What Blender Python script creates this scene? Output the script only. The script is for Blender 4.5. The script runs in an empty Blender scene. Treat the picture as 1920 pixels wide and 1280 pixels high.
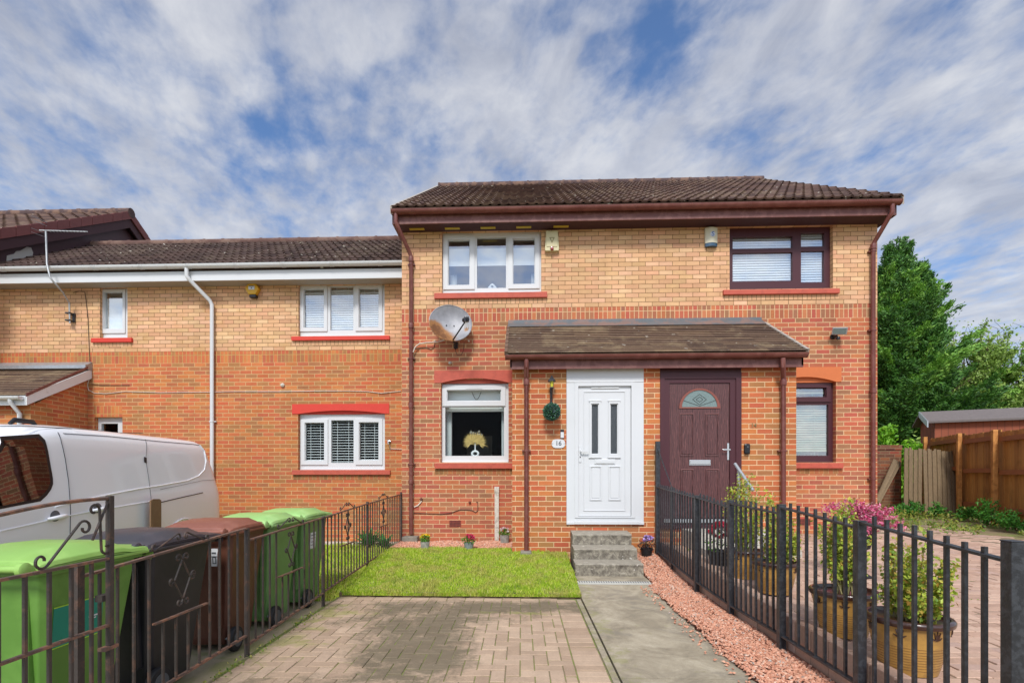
import bpy, math, random
import numpy as np
from mathutils import Vector, Matrix, Euler
random.seed(7); RNG = np.random.default_rng(11)
R = math.radians; PI = math.pi
S = bpy.context.scene; COL = S.collection

# ---------------------------------------------------------------- camera, sky, sun, exposure
TH = R(2.1); F = 950.0; CX = 943.0; HY = 893.0; CAMZ = 1.34
cd = bpy.data.cameras.new('camera'); cam = bpy.data.objects.new('camera', cd); COL.objects.link(cam)
cam.location = (0, 0, CAMZ); cam.rotation_euler = (R(90), 0, TH)
cd.sensor_width = 36; cd.lens = F/1920*36; cd.shift_x = (960-CX)/1920; cd.shift_y = (HY-640)/1920
cd.clip_start = 0.05; cd.clip_end = 2000
S.camera = cam
S.view_settings.view_transform = 'Standard'; S.view_settings.look = 'None'
S.view_settings.exposure = 0.50; S.view_settings.gamma = 1
S.cycles.use_denoising = True

SUN_EL, SUN_AZ = 47.0, 186.0     # azimuth of the light's origin measured from +Y clockwise
W = bpy.data.worlds.new('World'); S.world = W; W.use_nodes = True

class NT:
    """tiny helper for node maths"""
    def __init__(s, tree): s.t = tree; s.n = tree.nodes; s.l = tree.links
    def node(s, typ, **kw):
        n = s.n.new(typ)
        for k, v in kw.items(): setattr(n, k, v)
        return n
    def set(s, sock, v):
        if hasattr(v, 'is_output'): s.l.new(v, sock)
        else: sock.default_value = v
    def m(s, op, a, b=None, c=None, clamp=False):
        n = s.n.new('ShaderNodeMath'); n.operation = op; n.use_clamp = clamp
        for i, v in enumerate((a, b, c)):
            if v is not None: s.set(n.inputs[i], v)
        return n.outputs[0]
    def comb(s, x, y, z):
        n = s.n.new('ShaderNodeCombineXYZ')
        for i, v in enumerate((x, y, z)): s.set(n.inputs[i], v)
        return n.outputs[0]
    def sep(s, v):
        n = s.n.new('ShaderNodeSeparateXYZ'); s.l.new(v, n.inputs[0]); return n.outputs
    def noise(s, vec, scale, detail=3, rough=.5, dist=0.0):
        n = s.n.new('ShaderNodeTexNoise'); 
        if vec is not None: s.l.new(vec, n.inputs['Vector'])
        n.inputs['Scale'].default_value = scale; n.inputs['Detail'].default_value = detail
        n.inputs['Roughness'].default_value = rough; n.inputs['Distortion'].default_value = dist
        return n.outputs['Fac']
    def ramp(s, fac, stops, interp='LINEAR'):
        n = s.n.new('ShaderNodeValToRGB'); n.color_ramp.interpolation = interp
        e = n.color_ramp.elements
        while len(e) < len(stops): e.new(0.5)
        for i, (p, c) in enumerate(stops):
            e[i].position = p; e[i].color = (*c, 1) if len(c) == 3 else c
        s.l.new(fac, n.inputs[0]); return n.outputs[0]
    def sstep(s, x, a, b):
        n = s.n.new('ShaderNodeMapRange'); n.interpolation_type = 'SMOOTHSTEP'
        s.set(n.inputs[0], x); n.inputs[1].default_value = a; n.inputs[2].default_value = b
        return n.outputs[0]
    def mix(s, f, a, b, mode='MIX'):
        n = s.n.new('ShaderNodeMix'); n.data_type = 'RGBA'; n.blend_type = mode
        s.set(n.inputs[0], f)
        for i, v in ((6, a), (7, b)):
            if isinstance(v, tuple) and len(v) == 3: v = (*v, 1)
            s.set(n.inputs[i], v)
        return n.outputs[2]
    def bump(s, h, strength, dist=.01):
        n = s.n.new('ShaderNodeBump'); n.inputs['Strength'].default_value = strength
        n.inputs['Distance'].default_value = dist; s.l.new(h, n.inputs['Height']); return n.outputs[0]

def sky():
    n = NT(W.node_tree); n.n.clear()
    out = n.node('ShaderNodeOutputWorld')
    st = n.node('ShaderNodeTexSky'); st.sky_type = 'NISHITA'; st.sun_disc = False
    st.sun_elevation = R(SUN_EL); st.sun_rotation = R(SUN_AZ); st.altitude = 50
    st.air_density = 1.0; st.dust_density = 0.4; st.ozone_density = 2.5
    tc = n.node('ShaderNodeTexCoord')
    x, y, z = n.sep(tc.outputs['Generated'])
    zz = n.m('MAXIMUM', z, 0.0); den = n.m('ADD', zz, 0.16)
    u = n.m('DIVIDE', x, den); v = n.m('DIVIDE', y, den)
    # the rows of cloud stretch a little along one diagonal
    a = R(24); ca, sa = math.cos(a), math.sin(a)
    ur = n.m('ADD', n.m('MULTIPLY', u, ca), n.m('MULTIPLY', v, sa))
    vr = n.m('SUBTRACT', n.m('MULTIPLY', v, ca), n.m('MULTIPLY', u, sa))
    p = n.comb(n.m('MULTIPLY', ur, 1.15), n.m('MULTIPLY', vr, .80), 6.1)
    big = n.noise(p, 3.0, 3, .5, .2)
    fine = n.noise(p, 9.5, 7, .55, .15)
    tiny = n.noise(p, 24.0, 5, .55, .2)
    dens = n.m('ADD', n.m('MULTIPLY', big, .56), n.m('ADD', n.m('MULTIPLY', fine, .50), n.m('MULTIPLY', tiny, .28)))
    # where the real sky has its gaps and its thick banks (direction on the cloud plane, size, depth)
    for gx, gy, rad, amp in SKY_SPOTS:
        du = n.m('SUBTRACT', u, gx); dv = n.m('SUBTRACT', v, gy)
        d2 = n.m('ADD', n.m('MULTIPLY', du, du), n.m('MULTIPLY', dv, dv))
        g = n.m('EXPONENT', n.m('MULTIPLY', d2, -1.0/(rad*rad)))
        dens = n.m('ADD', dens, n.m('MULTIPLY', g, amp))
    cover = n.sstep(dens, .40, .80)
    horiz = n.m('SUBTRACT', 1.0, n.sstep(z, .05, .42))
    cover = n.m('ADD', cover, n.m('MULTIPLY', horiz, .10), clamp=True)
    cover = n.m('MULTIPLY', cover, .88)
    back = n.m('ADD', 1.0, n.m('MULTIPLY', n.sstep(y, .25, -.75), 1.1))   # added brightness in unseen cloud behind the camera, to light the fronts softly
    shade = n.noise(p, 6., 6, .6, .4)
    ccol = n.ramp(shade, [(.30, (.40, .425, .50)), (.5, (.52, .54, .60)), (.70, (.66, .67, .70))])
    b1 = n.node('ShaderNodeBackground'); n.l.new(n.mix(1.0, st.outputs[0], (.86, 1.0, 1.16), 'MULTIPLY'), b1.inputs[0]); b1.inputs[1].default_value = .105
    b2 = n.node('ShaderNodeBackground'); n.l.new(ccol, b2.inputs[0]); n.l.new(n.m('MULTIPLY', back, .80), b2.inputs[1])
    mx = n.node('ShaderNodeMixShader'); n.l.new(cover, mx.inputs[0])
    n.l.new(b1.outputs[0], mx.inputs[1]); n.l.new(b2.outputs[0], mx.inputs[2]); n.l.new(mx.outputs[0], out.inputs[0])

def ray(px, py):
    a = Vector((-math.sin(TH), math.cos(TH), 0)); r = Vector((math.cos(TH), math.sin(TH), 0))
    return a + r*((px-CX)/F) + Vector((0, 0, (HY-py)/F))
def cloudpt(px, py):
    d = ray(px, py).normalized(); k = max(d.z, 0)+.16
    return d.x/k, d.y/k
SKY_SPOTS = []
for px, py, rad, amp in [(1235, 60, .06, -.17), (1215, 150, .08, -.16), (1255, 20, .05, -.12), (1130, 250, .06, -.07), (560, 240, .05, -.14), (500, 250, .06, -.13), (650, 160, .05, -.08),
                         (255, 30, .06, -.09), (330, 180, .10, -.08), (760, 240, .07, -.07), (1400, 250, .12, -.11), (1760, 60, .10, -.06), (1780, 500, .15, -.08), (1480, 300, .12, -.08),
                         (950, 180, .12, .08), (1500, 90, .14, .09), (120, 230, .20, .08), (700, 60, .14, .05), (1560, 240, .08, .10), (1850, 330, .2, .08), (450, 330, .2, -.05)]:
    gx, gy = cloudpt(px, py); SKY_SPOTS.append((gx, gy, rad, amp))
sky()
sl = bpy.data.lights.new('sun', 'SUN'); sun = bpy.data.objects.new('sun', sl); COL.objects.link(sun)
sl.energy = 2.3; sl.angle = R(13); sl.color = (1, .97, .93)
az = R(SUN_AZ); el = R(SUN_EL)
sdir = Vector((math.sin(az)*math.cos(el), math.cos(az)*math.cos(el), math.sin(el)))
sun.rotation_euler = sdir.to_track_quat('Z', 'Y').to_euler()
sun.location = sdir*50

# ---------------------------------------------------------------- measuring helpers (photo pixel + known plane -> metres)
def P(px, py, Y):
    d = ray(px, py); t = Y/d.y; return d.x*t, CAMZ+d.z*t
def PXp(px, py, X):
    d = ray(px, py); t = X/d.x; return d.y*t, CAMZ+d.z*t

# ---------------------------------------------------------------- materials
def lin(c):
    if isinstance(c, str): c = tuple(int(c[i:i+2], 16)/255 for i in (0, 2, 4))
    return tuple((v/12.92 if v <= .04045 else ((v+.055)/1.055)**2.4) for v in c)
MATS = {}
def newmat(name):
    m = bpy.data.materials.new(name); m.use_nodes = True; t = NT(m.node_tree); t.n.clear()
    o = t.node('ShaderNodeOutputMaterial'); b = t.node('ShaderNodeBsdfPrincipled'); t.l.new(b.outputs[0], o.inputs[0])
    MATS[name] = m; return m, t, b
def pm(name, col, rough=.6, metal=0., var=.12, vs=6., bump=0., bs=40., island=0., col2=None, c2amt=.5, c2scale=3., spec=.5, coat=0., c2edge=(.45, .6)):
    """paint, plastic, metal, leaf: base colour with irregular variation of its own"""
    m, t, b = newmat(name); c = lin(col)
    tc = t.node('ShaderNodeTexCoord').outputs['Object']
    k = t.noise(tc, vs, 4, .6)
    f = t.m('ADD', t.m('MULTIPLY', k, 2*var), 1-var)
    if island:
        g = t.node('ShaderNodeNewGeometry').outputs['Random Per Island']
        f = t.m('MULTIPLY', f, t.m('ADD', t.m('MULTIPLY', g, 2*island), 1-island))
    base = t.mix(1.0, (*c, 1), t.comb(f, f, f), 'MULTIPLY')
    if col2:
        k2 = t.noise(tc, c2scale, 6, .62, .4)
        base = t.mix(t.m('MULTIPLY', t.sstep(k2, *c2edge), c2amt), base, lin(col2))
    t.l.new(base, b.inputs['Base Color']); b.inputs['Roughness'].default_value = rough; b.inputs['Metallic'].default_value = metal
    b.inputs['Specular IOR Level'].default_value = spec; b.inputs['Coat Weight'].default_value = coat
    if bump: t.l.new(t.bump(t.noise(tc, bs, 4, .6), bump, .01), b.inputs['Normal'])
    return m
def leafmat(name, cols, rough=.55, trans=.25):
    """leaves: each leaf its own colour out of a range, a little light passing through"""
    m, t, b = newmat(name)
    g = t.node('ShaderNodeNewGeometry').outputs['Random Per Island']
    n = len(cols); c = t.ramp(g, [(i/(max(n-1, 1)), lin(x)) for i, x in enumerate(cols)])
    t.l.new(c, b.inputs['Base Color']); b.inputs['Roughness'].default_value = rough
    tr = t.node('ShaderNodeBsdfTranslucent'); t.l.new(c, tr.inputs[0])
    mx = t.node('ShaderNodeMixShader'); mx.inputs[0].default_value = trans
    t.l.new(b.outputs[0], mx.inputs[1]); t.l.new(tr.outputs[0], mx.inputs[2])
    t.l.new(mx.outputs[0], [n for n in t.n if n.type == 'OUTPUT_MATERIAL'][0].inputs[0])
    return m
def brickmat(name, pal, mortar, bw=.225, bh=.075, z0=0., mort=.0115, off=.5, bump=.5, rough=.85, u0=0., dirt=.0, dirtcol='6b5a44', flat=False):
    m, t, b = newmat(name)
    geo = t.node('ShaderNodeNewGeometry'); px, py, pz = t.sep(geo.outputs['Position']); nx, ny, nz = t.sep(geo.outputs['Normal'])
    ax = t.m('GREATER_THAN', t.m('ABSOLUTE', nx), .5)
    u = t.m('ADD', t.m('MULTIPLY', py, ax), t.m('MULTIPLY', px, t.m('SUBTRACT', 1., ax)))
    u = t.m('ADD', u, 50.+u0); v = t.m('ADD', pz, 30.-z0)
    row = t.m('FLOOR', t.m('DIVIDE', v, bh))
    uu = t.m('ADD', u, t.m('MULTIPLY', t.m('MODULO', row, 2.), off*bw))
    col = t.m('FLOOR', t.m('DIVIDE', uu, bw))
    fu = t.m('MULTIPLY', t.m('FRACT', t.m('DIVIDE', uu, bw)), bw); fv = t.m('MULTIPLY', t.m('FRACT', t.m('DIVIDE', v, bh)), bh)
    d = t.m('MINIMUM', t.m('MINIMUM', fu, t.m('SUBTRACT', bw, fu)), t.m('MINIMUM', fv, t.m('SUBTRACT', bh, fv)))
    wob = t.noise(geo.outputs['Position'], 60, 2, .5)
    d = t.m('ADD', d, t.m('MULTIPLY', t.m('SUBTRACT', wob, .5), .005))
    mask = t.sstep(d, mort/2-.002, mort/2+.002)
    wn = t.node('ShaderNodeTexWhiteNoise', noise_dimensions='2D'); t.l.new(t.comb(col, row, 0.), wn.inputs['Vector'])
    c = t.ramp(wn.outputs['Value'], [(i/len(pal), lin(x)) for i, x in enumerate(pal)], 'CONSTANT')
    hsv = t.node('ShaderNodeHueSaturation'); t.l.new(c, hsv.inputs['Color'])
    wr, wg, wb = t.sep(wn.outputs['Color'])
    t.l.new(t.m('ADD', t.m('MULTIPLY', wg, .16), .92), hsv.inputs['Value'])
    t.l.new(t.m('ADD', t.m('MULTIPLY', wb, .02), .49), hsv.inputs['Hue'])
    c = hsv.outputs[0]
    # inside one brick: streaky firing marks
    pv = t.comb(t.m('MULTIPLY', u, 9.), t.m('MULTIPLY', v, 34.), row)
    k = t.noise(pv, 1.0, 4, .65); f = t.m('ADD', t.m('MULTIPLY', k, .36), .82)
    c = t.mix(1.0, c, t.comb(f, f, f), 'MULTIPLY')
    mn = t.noise(geo.outputs['Position'], 7., 3, .6); mf = t.m('ADD', t.m('MULTIPLY', mn, .5), .75)
    mc = t.mix(1.0, (*lin(mortar), 1), t.comb(mf, mf, mf), 'MULTIPLY')
    c = t.mix(mask, mc, c)
    lg = t.noise(geo.outputs['Position'], .9, 4, .55); lf = t.m('ADD', t.m('MULTIPLY', lg, .36), .82)
    c = t.mix(1.0, c, t.comb(lf, lf, lf), 'MULTIPLY')
    sk = t.noise(t.comb(t.m('MULTIPLY', u, 2.6), t.m('MULTIPLY', pz, .35), 0.), 1, 5, .65); sf = t.m('ADD', t.m('MULTIPLY', sk, .40), .80); c = t.mix(1.0, c, t.comb(sf, sf, sf), 'MULTIPLY')
    if dirt:
        dn = t.noise(geo.outputs['Position'], 2.2, 5, .65, .5)
        c = t.mix(t.m('MULTIPLY', t.sstep(dn, .5, .72), dirt), c, lin(dirtcol))
    t.l.new(c, b.inputs['Base Color']); b.inputs['Roughness'].default_value = rough; b.inputs['Specular IOR Level'].default_value = .25
    h = t.m('ADD', mask, t.m('MULTIPLY', t.noise(geo.outputs['Position'], 120, 3, .6), .25))
    t.l.new(t.bump(h, bump, .006), b.inputs['Normal'])
    return m

REDS = ['b66a4a', 'b0604a', 'a4684c', 'ba6c4c', '9c6c50', 'b2624a', 'b66848', 'a8644a', 'bc7252', 'aa7052']
REDS2 = ['ba6a40', 'bc6e44', 'b06644', 'a87048', 'be7246', 'b66642', 'bb6c42', 'a47048', 'bd6e44', 'ae6a46']
BUFFS = ['d2a47c', 'cea078', 'd6aa82', 'ca9e76', 'd2a67e', 'd4a880', 'cca078', 'd8ae88']
Y1, YP, Y2 = 8.62, 7.45, 9.60           # front planes: main house, its porch, neighbour house
ZB1 = P(1100, 575.7, Y1)[1]; ZB2 = P(400, 658.2, Y2)[1]   # top of the red soldier course
brickmat('red_brick', REDS, 'd0ae84', z0=ZB1-.225)
brickmat('red_brick_porch', REDS2, 'd6b48a', z0=.23, u0=.04)
brickmat('red_brick_neighbour', REDS2, 'c4a070', z0=ZB2-.225, u0=.1, dirt=.25, dirtcol='94693a')
brickmat('soldier_red', REDS, 'd0ae84', bw=.075, bh=.225, z0=ZB1-.225, off=0)
brickmat('soldier_red_neighbour', REDS2, 'b5925a', bw=.075, bh=.225, z0=ZB2-.225, off=0)
brickmat('buff_brick', BUFFS, '7a5a38', z0=ZB1, mort=.008)
brickmat('buff_brick_neighbour', BUFFS, '6f5030', z0=ZB2, mort=.008, dirt=.3, dirtcol='c08a48')
brickmat('wall_brick', ['7c4a34', '8a5138', '6d4636', '7a5540', '8f4f3a'], '8a7358', z0=0, dirt=.4)
pm('upvc', 'd0d2d3', .32, var=.02, vs=3); pm('upvc_old', 'd4d6d6', .4, var=.05, vs=8, col2='a9a497', c2amt=.5, c2scale=7, c2edge=(.56, .7))
pm('upvc_brown', '461c24', .5, var=.1); pm('brown_plastic', '6e3c35', .4, var=.12, vs=9, col2='8a5a50', c2amt=.4, c2scale=5)
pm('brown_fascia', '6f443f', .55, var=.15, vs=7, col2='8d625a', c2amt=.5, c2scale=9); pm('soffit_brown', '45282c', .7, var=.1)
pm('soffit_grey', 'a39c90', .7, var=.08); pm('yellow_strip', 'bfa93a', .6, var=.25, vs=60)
pm('red_paint', 'bb5744', .7, var=.1, vs=8, bump=.15, col2='9a4638', c2amt=.35, c2scale=10); pm('bright_red_paint', 'cc3a2a', .65, var=.08, vs=8, bump=.1)
pm('orange_paint', 'c96f3d', .7, var=.08, vs=8, bump=.1)
pm('lead', '666a6d', .5, metal=.2, var=.2, vs=5, bump=.1, col2='8d6f63', c2amt=.7, c2scale=4)
pm('silver_flash', 'a4a8ab', .35, metal=.5, var=.3, vs=14, bump=.5, bs=15)
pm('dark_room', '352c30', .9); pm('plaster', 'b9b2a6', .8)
pm('blind_white', 'eceeee', .6, var=.02); pm('blind_cream', 'b8b89c', .6, var=.05)
pm('black_metal', '26282c', .45, var=.25, vs=20, bump=.2, bs=90, col2='4a4d52', c2amt=.45, c2scale=30, spec=.6)
pm('rust_metal', '403935', .6, var=.3, vs=20, bump=.3, bs=80, col2='6e4e3e', c2amt=.7, c2scale=16, c2edge=(.50, .70))
pm('rust_rail', '5e4b42', .65, var=.3, vs=25, bump=.3, bs=80, col2='94674f', c2amt=.8, c2scale=18, c2edge=(.44, .62))
pm('galv', 'b4b8bb', .35, metal=.6, var=.1); pm('chrome', 'c8c8c8', .2, metal=.9, var=.03); pm('black_plastic', '16171b', .35, var=.1)
pm('concrete', '8d877a', .9, var=.25, vs=9, bump=.5, bs=60, col2='6a655c', c2amt=.8, c2scale=5, c2edge=(.40, .62))
pm('white_paint_old', 'cfcabd', .7, var=.2, vs=20, col2='968d7c', c2amt=.6, c2scale=15)
pm('cable_white', 'd8cfc0', .6); pm('cable_brown', '5e4436', .6); pm('wire_black', '2c2420', .6)

def glassmat(name, tint=(.9, .95, .95), refl=.10, rmax=.75):
    m, t, b = newmat(name)
    o = [n for n in t.n if n.type == 'OUTPUT_MATERIAL'][0]
    tr = t.node('ShaderNodeBsdfTransparent'); tr.inputs[0].default_value = (*tint, 1)
    gl = t.node('ShaderNodeBsdfGlossy'); gl.inputs['Roughness'].default_value = .02; gl.inputs[0].default_value = (.95, .97, 1, 1)
    fr = t.node('ShaderNodeFresnel'); fr.inputs[0].default_value = 1.52
    f = t.m('ADD', t.m('MULTIPLY', fr.outputs[0], 1.3), refl, clamp=True)
    f = t.m('MULTIPLY', f, t.m('SUBTRACT', 1.0, t.node('ShaderNodeNewGeometry').outputs['Backfacing']))
    mx = t.node('ShaderNodeMixShader'); t.l.new(f, mx.inputs[0]); t.l.new(tr.outputs[0], mx.inputs[1]); t.l.new(gl.outputs[0], mx.inputs[2])
    t.l.new(mx.outputs[0], o.inputs[0]); return m
glassmat('glass', (.98, 1, 1), refl=.24); glassmat('glass_low', (.97, 1, 1), refl=-.05); glassmat('glass_dark', (.25, .28, .28), .12)
pm('obscure_glass', '3d4347', .25, var=.5, vs=90, bump=.6, bs=120); pm('leaded_glass', '748684', .2, var=.35, vs=60, bump=.4, bs=90)

# ---------------------------------------------------------------- mesh helpers
class MB:
    def __init__(s): s.v = []; s.f = []; s.mi = []; s.mn = []
    def mat(s, m):
        if m not in s.mn: s.mn.append(m)
        return s.mn.index(m)
    def add(s, vs, fs, m='upvc'):
        b = len(s.v); s.v += [tuple(x) for x in vs]; k = s.mat(m)
        for f in fs: s.f.append(tuple(i+b for i in f)); s.mi.append(k)
        return s
    def box(s, x0, x1, y0, y1, z0, z1, m='upvc'):
        x0, x1 = sorted((x0, x1)); y0, y1 = sorted((y0, y1)); z0, z1 = sorted((z0, z1))
        return s.add([(x0, y0, z0), (x1, y0, z0), (x1, y1, z0), (x0, y1, z0), (x0, y0, z1), (x1, y0, z1), (x1, y1, z1), (x0, y1, z1)],
              [(0, 3, 2, 1), (4, 5, 6, 7), (0, 1, 5, 4), (1, 2, 6, 5), (2, 3, 7, 6), (3, 0, 4, 7)], m)
    def prism(s, poly, a, b, axis='y', m='upvc'):
        """poly in the two other axes; axis x: (y,z), y: (x,z), z: (x,y)"""
        def put(p, k): return {'x': (k, p[0], p[1]), 'y': (p[0], k, p[1]), 'z': (p[0], p[1], k)}[axis]
        n = len(poly); vs = [put(p, a) for p in poly]+[put(p, b) for p in poly]
        fs = [tuple(range(n)), tuple(range(2*n-1, n-1, -1))]+[(i, n+i, n+(i+1) % n, (i+1) % n) for i in range(n)]
        return s.add(vs, fs, m)
    def tube(s, path, r, n=8, m='upvc', cap=True, flat=1.0):
        path = [Vector(p) for p in path]; N = len(path); rs = r if isinstance(r, (list, tuple)) else [r]*N
        up = None; vs = []
        for i, p in enumerate(path):
            t = (path[min(i+1, N-1)]-path[max(i-1, 0)]).normalized()
            if up is None: up = Vector((0, 0, 1)) if abs(t.z) < .9 else Vector((0, 1, 0))
            a = t.cross(up)
            if a.length < 1e-5: a = t.orthogonal()
            a.normalize(); b = a.cross(t).normalized(); up = b
            for k in range(n):
                an = 2*PI*(k+.5)/n; vs.append(p+a*(math.cos(an)*rs[i])+b*(math.sin(an)*rs[i]*flat))
        fs = [(i*n+k, i*n+(k+1) % n, (i+1)*n+(k+1) % n, (i+1)*n+k) for i in range(N-1) for k in range(n)]
        if cap: fs += [tuple(range(n-1, -1, -1)), tuple(range((N-1)*n, N*n))]
        return s.add(vs, fs, m)
    def lathe(s, prof, c=(0, 0, 0), n=24, m='upvc', axis='z'):
        vs = []; 
        for r, h in prof:
            for k in range(n):
                an = 2*PI*k/n; x, y = r*math.cos(an), r*math.sin(an)
                vs.append({'z': (c[0]+x, c[1]+y, c[2]+h), 'y': (c[0]+x, c[1]+h, c[2]+y), 'x': (c[0]+h, c[1]+x, c[2]+y)}[axis])
        N = len(prof)
        fs = [(i*n+k, i*n+(k+1) % n, (i+1)*n+(k+1) % n, (i+1)*n+k) for i in range(N-1) for k in range(n)]
        fs += [tuple(range(n-1, -1, -1)), tuple(range((N-1)*n, N*n))]
        return s.add(vs, fs, m)
    def holewall(s, X0, X1, Z0, Z1, ya, yb, holes, m='upvc', bands=None, faces='fb', xsplit=None):
        """slab in the XZ plane from y=ya (front) to y=yb with rectangular holes; bands=[(ztop, mat), ...] rising"""
        xs = sorted({X0, X1, *[h[0] for h in holes], *[h[1] for h in holes]})
        zs = sorted({Z0, Z1, *[h[2] for h in holes], *[h[3] for h in holes], *([b[0] for b in bands if b[0] < Z1] if bands else [])})
        xs = [x for x in xs if X0 <= x <= X1]; zs = [z for z in zs if Z0 <= z <= Z1]
        def inh(x, z): return any(h[0] < x < h[1] and h[2] < z < h[3] for h in holes)
        def mt(z):
            if not bands: return m
            for zt, mm in bands:
                if z < zt: return mm
            return bands[-1][1]
        for i in range(len(xs)-1):
            for j in range(len(zs)-1):
                xa, xb, za, zb = xs[i], xs[i+1], zs[j], zs[j+1]; cx, cz = (xa+xb)/2, (za+zb)/2
                if inh(cx, cz): continue
                mm = mt(cz)
                s.add([(xa, ya, za), (xb, ya, za), (xb, ya, zb), (xa, ya, zb)], [(0, 1, 2, 3)], mm)
                s.add([(xa, yb, za), (xb, yb, za), (xb, yb, zb), (xa, yb, zb)], [(3, 2, 1, 0)], mm)
                for (dx, dz, vs) in ((-1, 0, [(xa, ya, za), (xa, ya, zb), (xa, yb, zb), (xa, yb, za)]), (1, 0, [(xb, ya, za), (xb, yb, za), (xb, yb, zb), (xb, ya, zb)]),
                                     (0, -1, [(xa, ya, za), (xa, yb, za), (xb, yb, za), (xb, ya, za)]), (0, 1, [(xa, ya, zb), (xb, ya, zb), (xb, yb, zb), (xa, yb, zb)])):
                    nx = cx if dx == 0 else (xa-.001 if dx < 0 else xb+.001); nz = cz if dz == 0 else (za-.001 if dz < 0 else zb+.001)
                    if nx < X0 or nx > X1 or nz < Z0 or nz > Z1 or inh(nx, nz): s.add(vs, [(0, 1, 2, 3)], mm)
        return s
    def arr(s, V, Fc, m):
        """numpy arrays of vertices (n,3) and faces (k,4|3)"""
        b = len(s.v); s.v += V.tolist(); k = s.mat(m); s.f += (Fc+b).tolist(); s.mi += [k]*len(Fc); return s
    def build(s, name, parent=None, smooth=None, bevel=0, loc=None, merge=False):
        o = np.array([0., 0., 0.])
        root = parent
        while root is not None:
            if not root.get('localmesh'): o = o+np.array(root.location)
            root = root.parent
        base = np.array(loc, dtype=float) if loc is not None else np.zeros(3)
        V = np.array(s.v, dtype=float)-o-base
        me = bpy.data.meshes.new(name); me.from_pydata(V.tolist(), [], s.f); me.update()
        for mn in s.mn: me.materials.append(MATS[mn])
        me.polygons.foreach_set('material_index', s.mi)
        if merge:
            import bmesh
            bm = bmesh.new(); bm.from_mesh(me); bmesh.ops.remove_doubles(bm, verts=bm.verts, dist=1e-5); bmesh.ops.recalc_face_normals(bm, faces=bm.faces); bm.to_mesh(me); bm.free()
        if smooth:
            me.polygons.foreach_set('use_smooth', [True]*len(me.polygons)); me.set_sharp_from_angle(angle=R(smooth))
        ob = bpy.data.objects.new(name, me); COL.objects.link(ob); ob.location = base.tolist()
        if parent is not None: ob.parent = parent
        if bevel:
            md = ob.modifiers.new('bevel', 'BEVEL'); md.width = bevel; md.segments = 2; md.limit_method = 'ANGLE'; md.angle_limit = R(40)
            md.use_clamp_overlap = True
        return ob
def tag(o, label=None, cat=None, group=None, kind=None):
    if label: o['label'] = label
    if cat: o['category'] = cat
    if group: o['group'] = group
    if kind: o['kind'] = kind
    return o
def thing(name, label, cat, loc=(0, 0, 0), group=None):
    o = bpy.data.objects.new(name, None); COL.objects.link(o); o.location = loc; o.empty_display_size = .2
    return tag(o, label, cat, group)
def dup(root, loc, rotz=None, label=None, group=None, scale=None):
    r = root.copy(); COL.objects.link(r); r.location = loc
    if rotz is not None: r.rotation_euler = (0, 0, rotz)
    if scale: r.scale = (scale,)*3
    if label: r['label'] = label
    if group: r['group'] = group
    for ch in list(root.children):
        c = ch.copy(); COL.objects.link(c); c.parent = r
        for g in ch.children:
            d = g.copy(); COL.objects.link(d); d.parent = c
    return r
def text(txt, size, loc, mat, name, parent=None, ext=.004, rot=(R(90), 0, 0), bold=False):
    cu = bpy.data.curves.new(name, 'FONT'); cu.body = txt; cu.size = size; cu.extrude = ext; cu.align_x = 'CENTER'; cu.align_y = 'CENTER'
    if bold: cu.offset = size*.02
    tmp = bpy.data.objects.new('tmp', cu); COL.objects.link(tmp)
    dg = bpy.context.evaluated_depsgraph_get(); dg.update()
    me = bpy.data.meshes.new_from_object(tmp.evaluated_get(dg)); bpy.data.objects.remove(tmp)
    me.materials.clear(); me.materials.append(MATS[mat]); me.name = name
    ob = bpy.data.objects.new(name, me); COL.objects.link(ob)
    o = Vector((0, 0, 0)); r = parent
    while r is not None: o += r.location; r = r.parent
    ob.location = Vector(loc)-o; ob.rotation_euler = rot
    if parent: ob.parent = parent
    return ob
def leaves_arr(C, size, rng=RNG, aspect=.5, up=0.0, D=None):
    """one folded leaf of four corners round each centre"""
    n = len(C); d = rng.normal(size=(n, 3)) if D is None else D+rng.normal(size=(n, 3))*.35
    d[:, 2] += up; d /= np.linalg.norm(d, axis=1)[:, None]
    q = rng.normal(size=(n, 3)); q -= (q*d).sum(1)[:, None]*d; q /= np.linalg.norm(q, axis=1)[:, None]
    nn = np.cross(d, q); s = (size*(.6+.8*rng.random(n)))[:, None] if np.isscalar(size) else size[:, None]
    V = np.stack([C-d*s*.5, C+q*s*aspect*.5+nn*s*.06, C+d*s*.5, C-q*s*aspect*.5+nn*s*.06], 1).reshape(-1, 3)
    Fc = np.arange(4*n).reshape(n, 4); return V, Fc

# ================================================================ HOUSES
def pr(px0, px1, py0, py1, Y):
    """pixel rectangle on plane Y -> x0,x1,z0,z1"""
    x0, za = P(px0, py0, Y); x1, zb = P(px1, py1, Y)
    xm = (px0+px1)/2
    return x0, x1, P(xm, py1, Y)[1], P(xm, py0, Y)[1]

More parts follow.
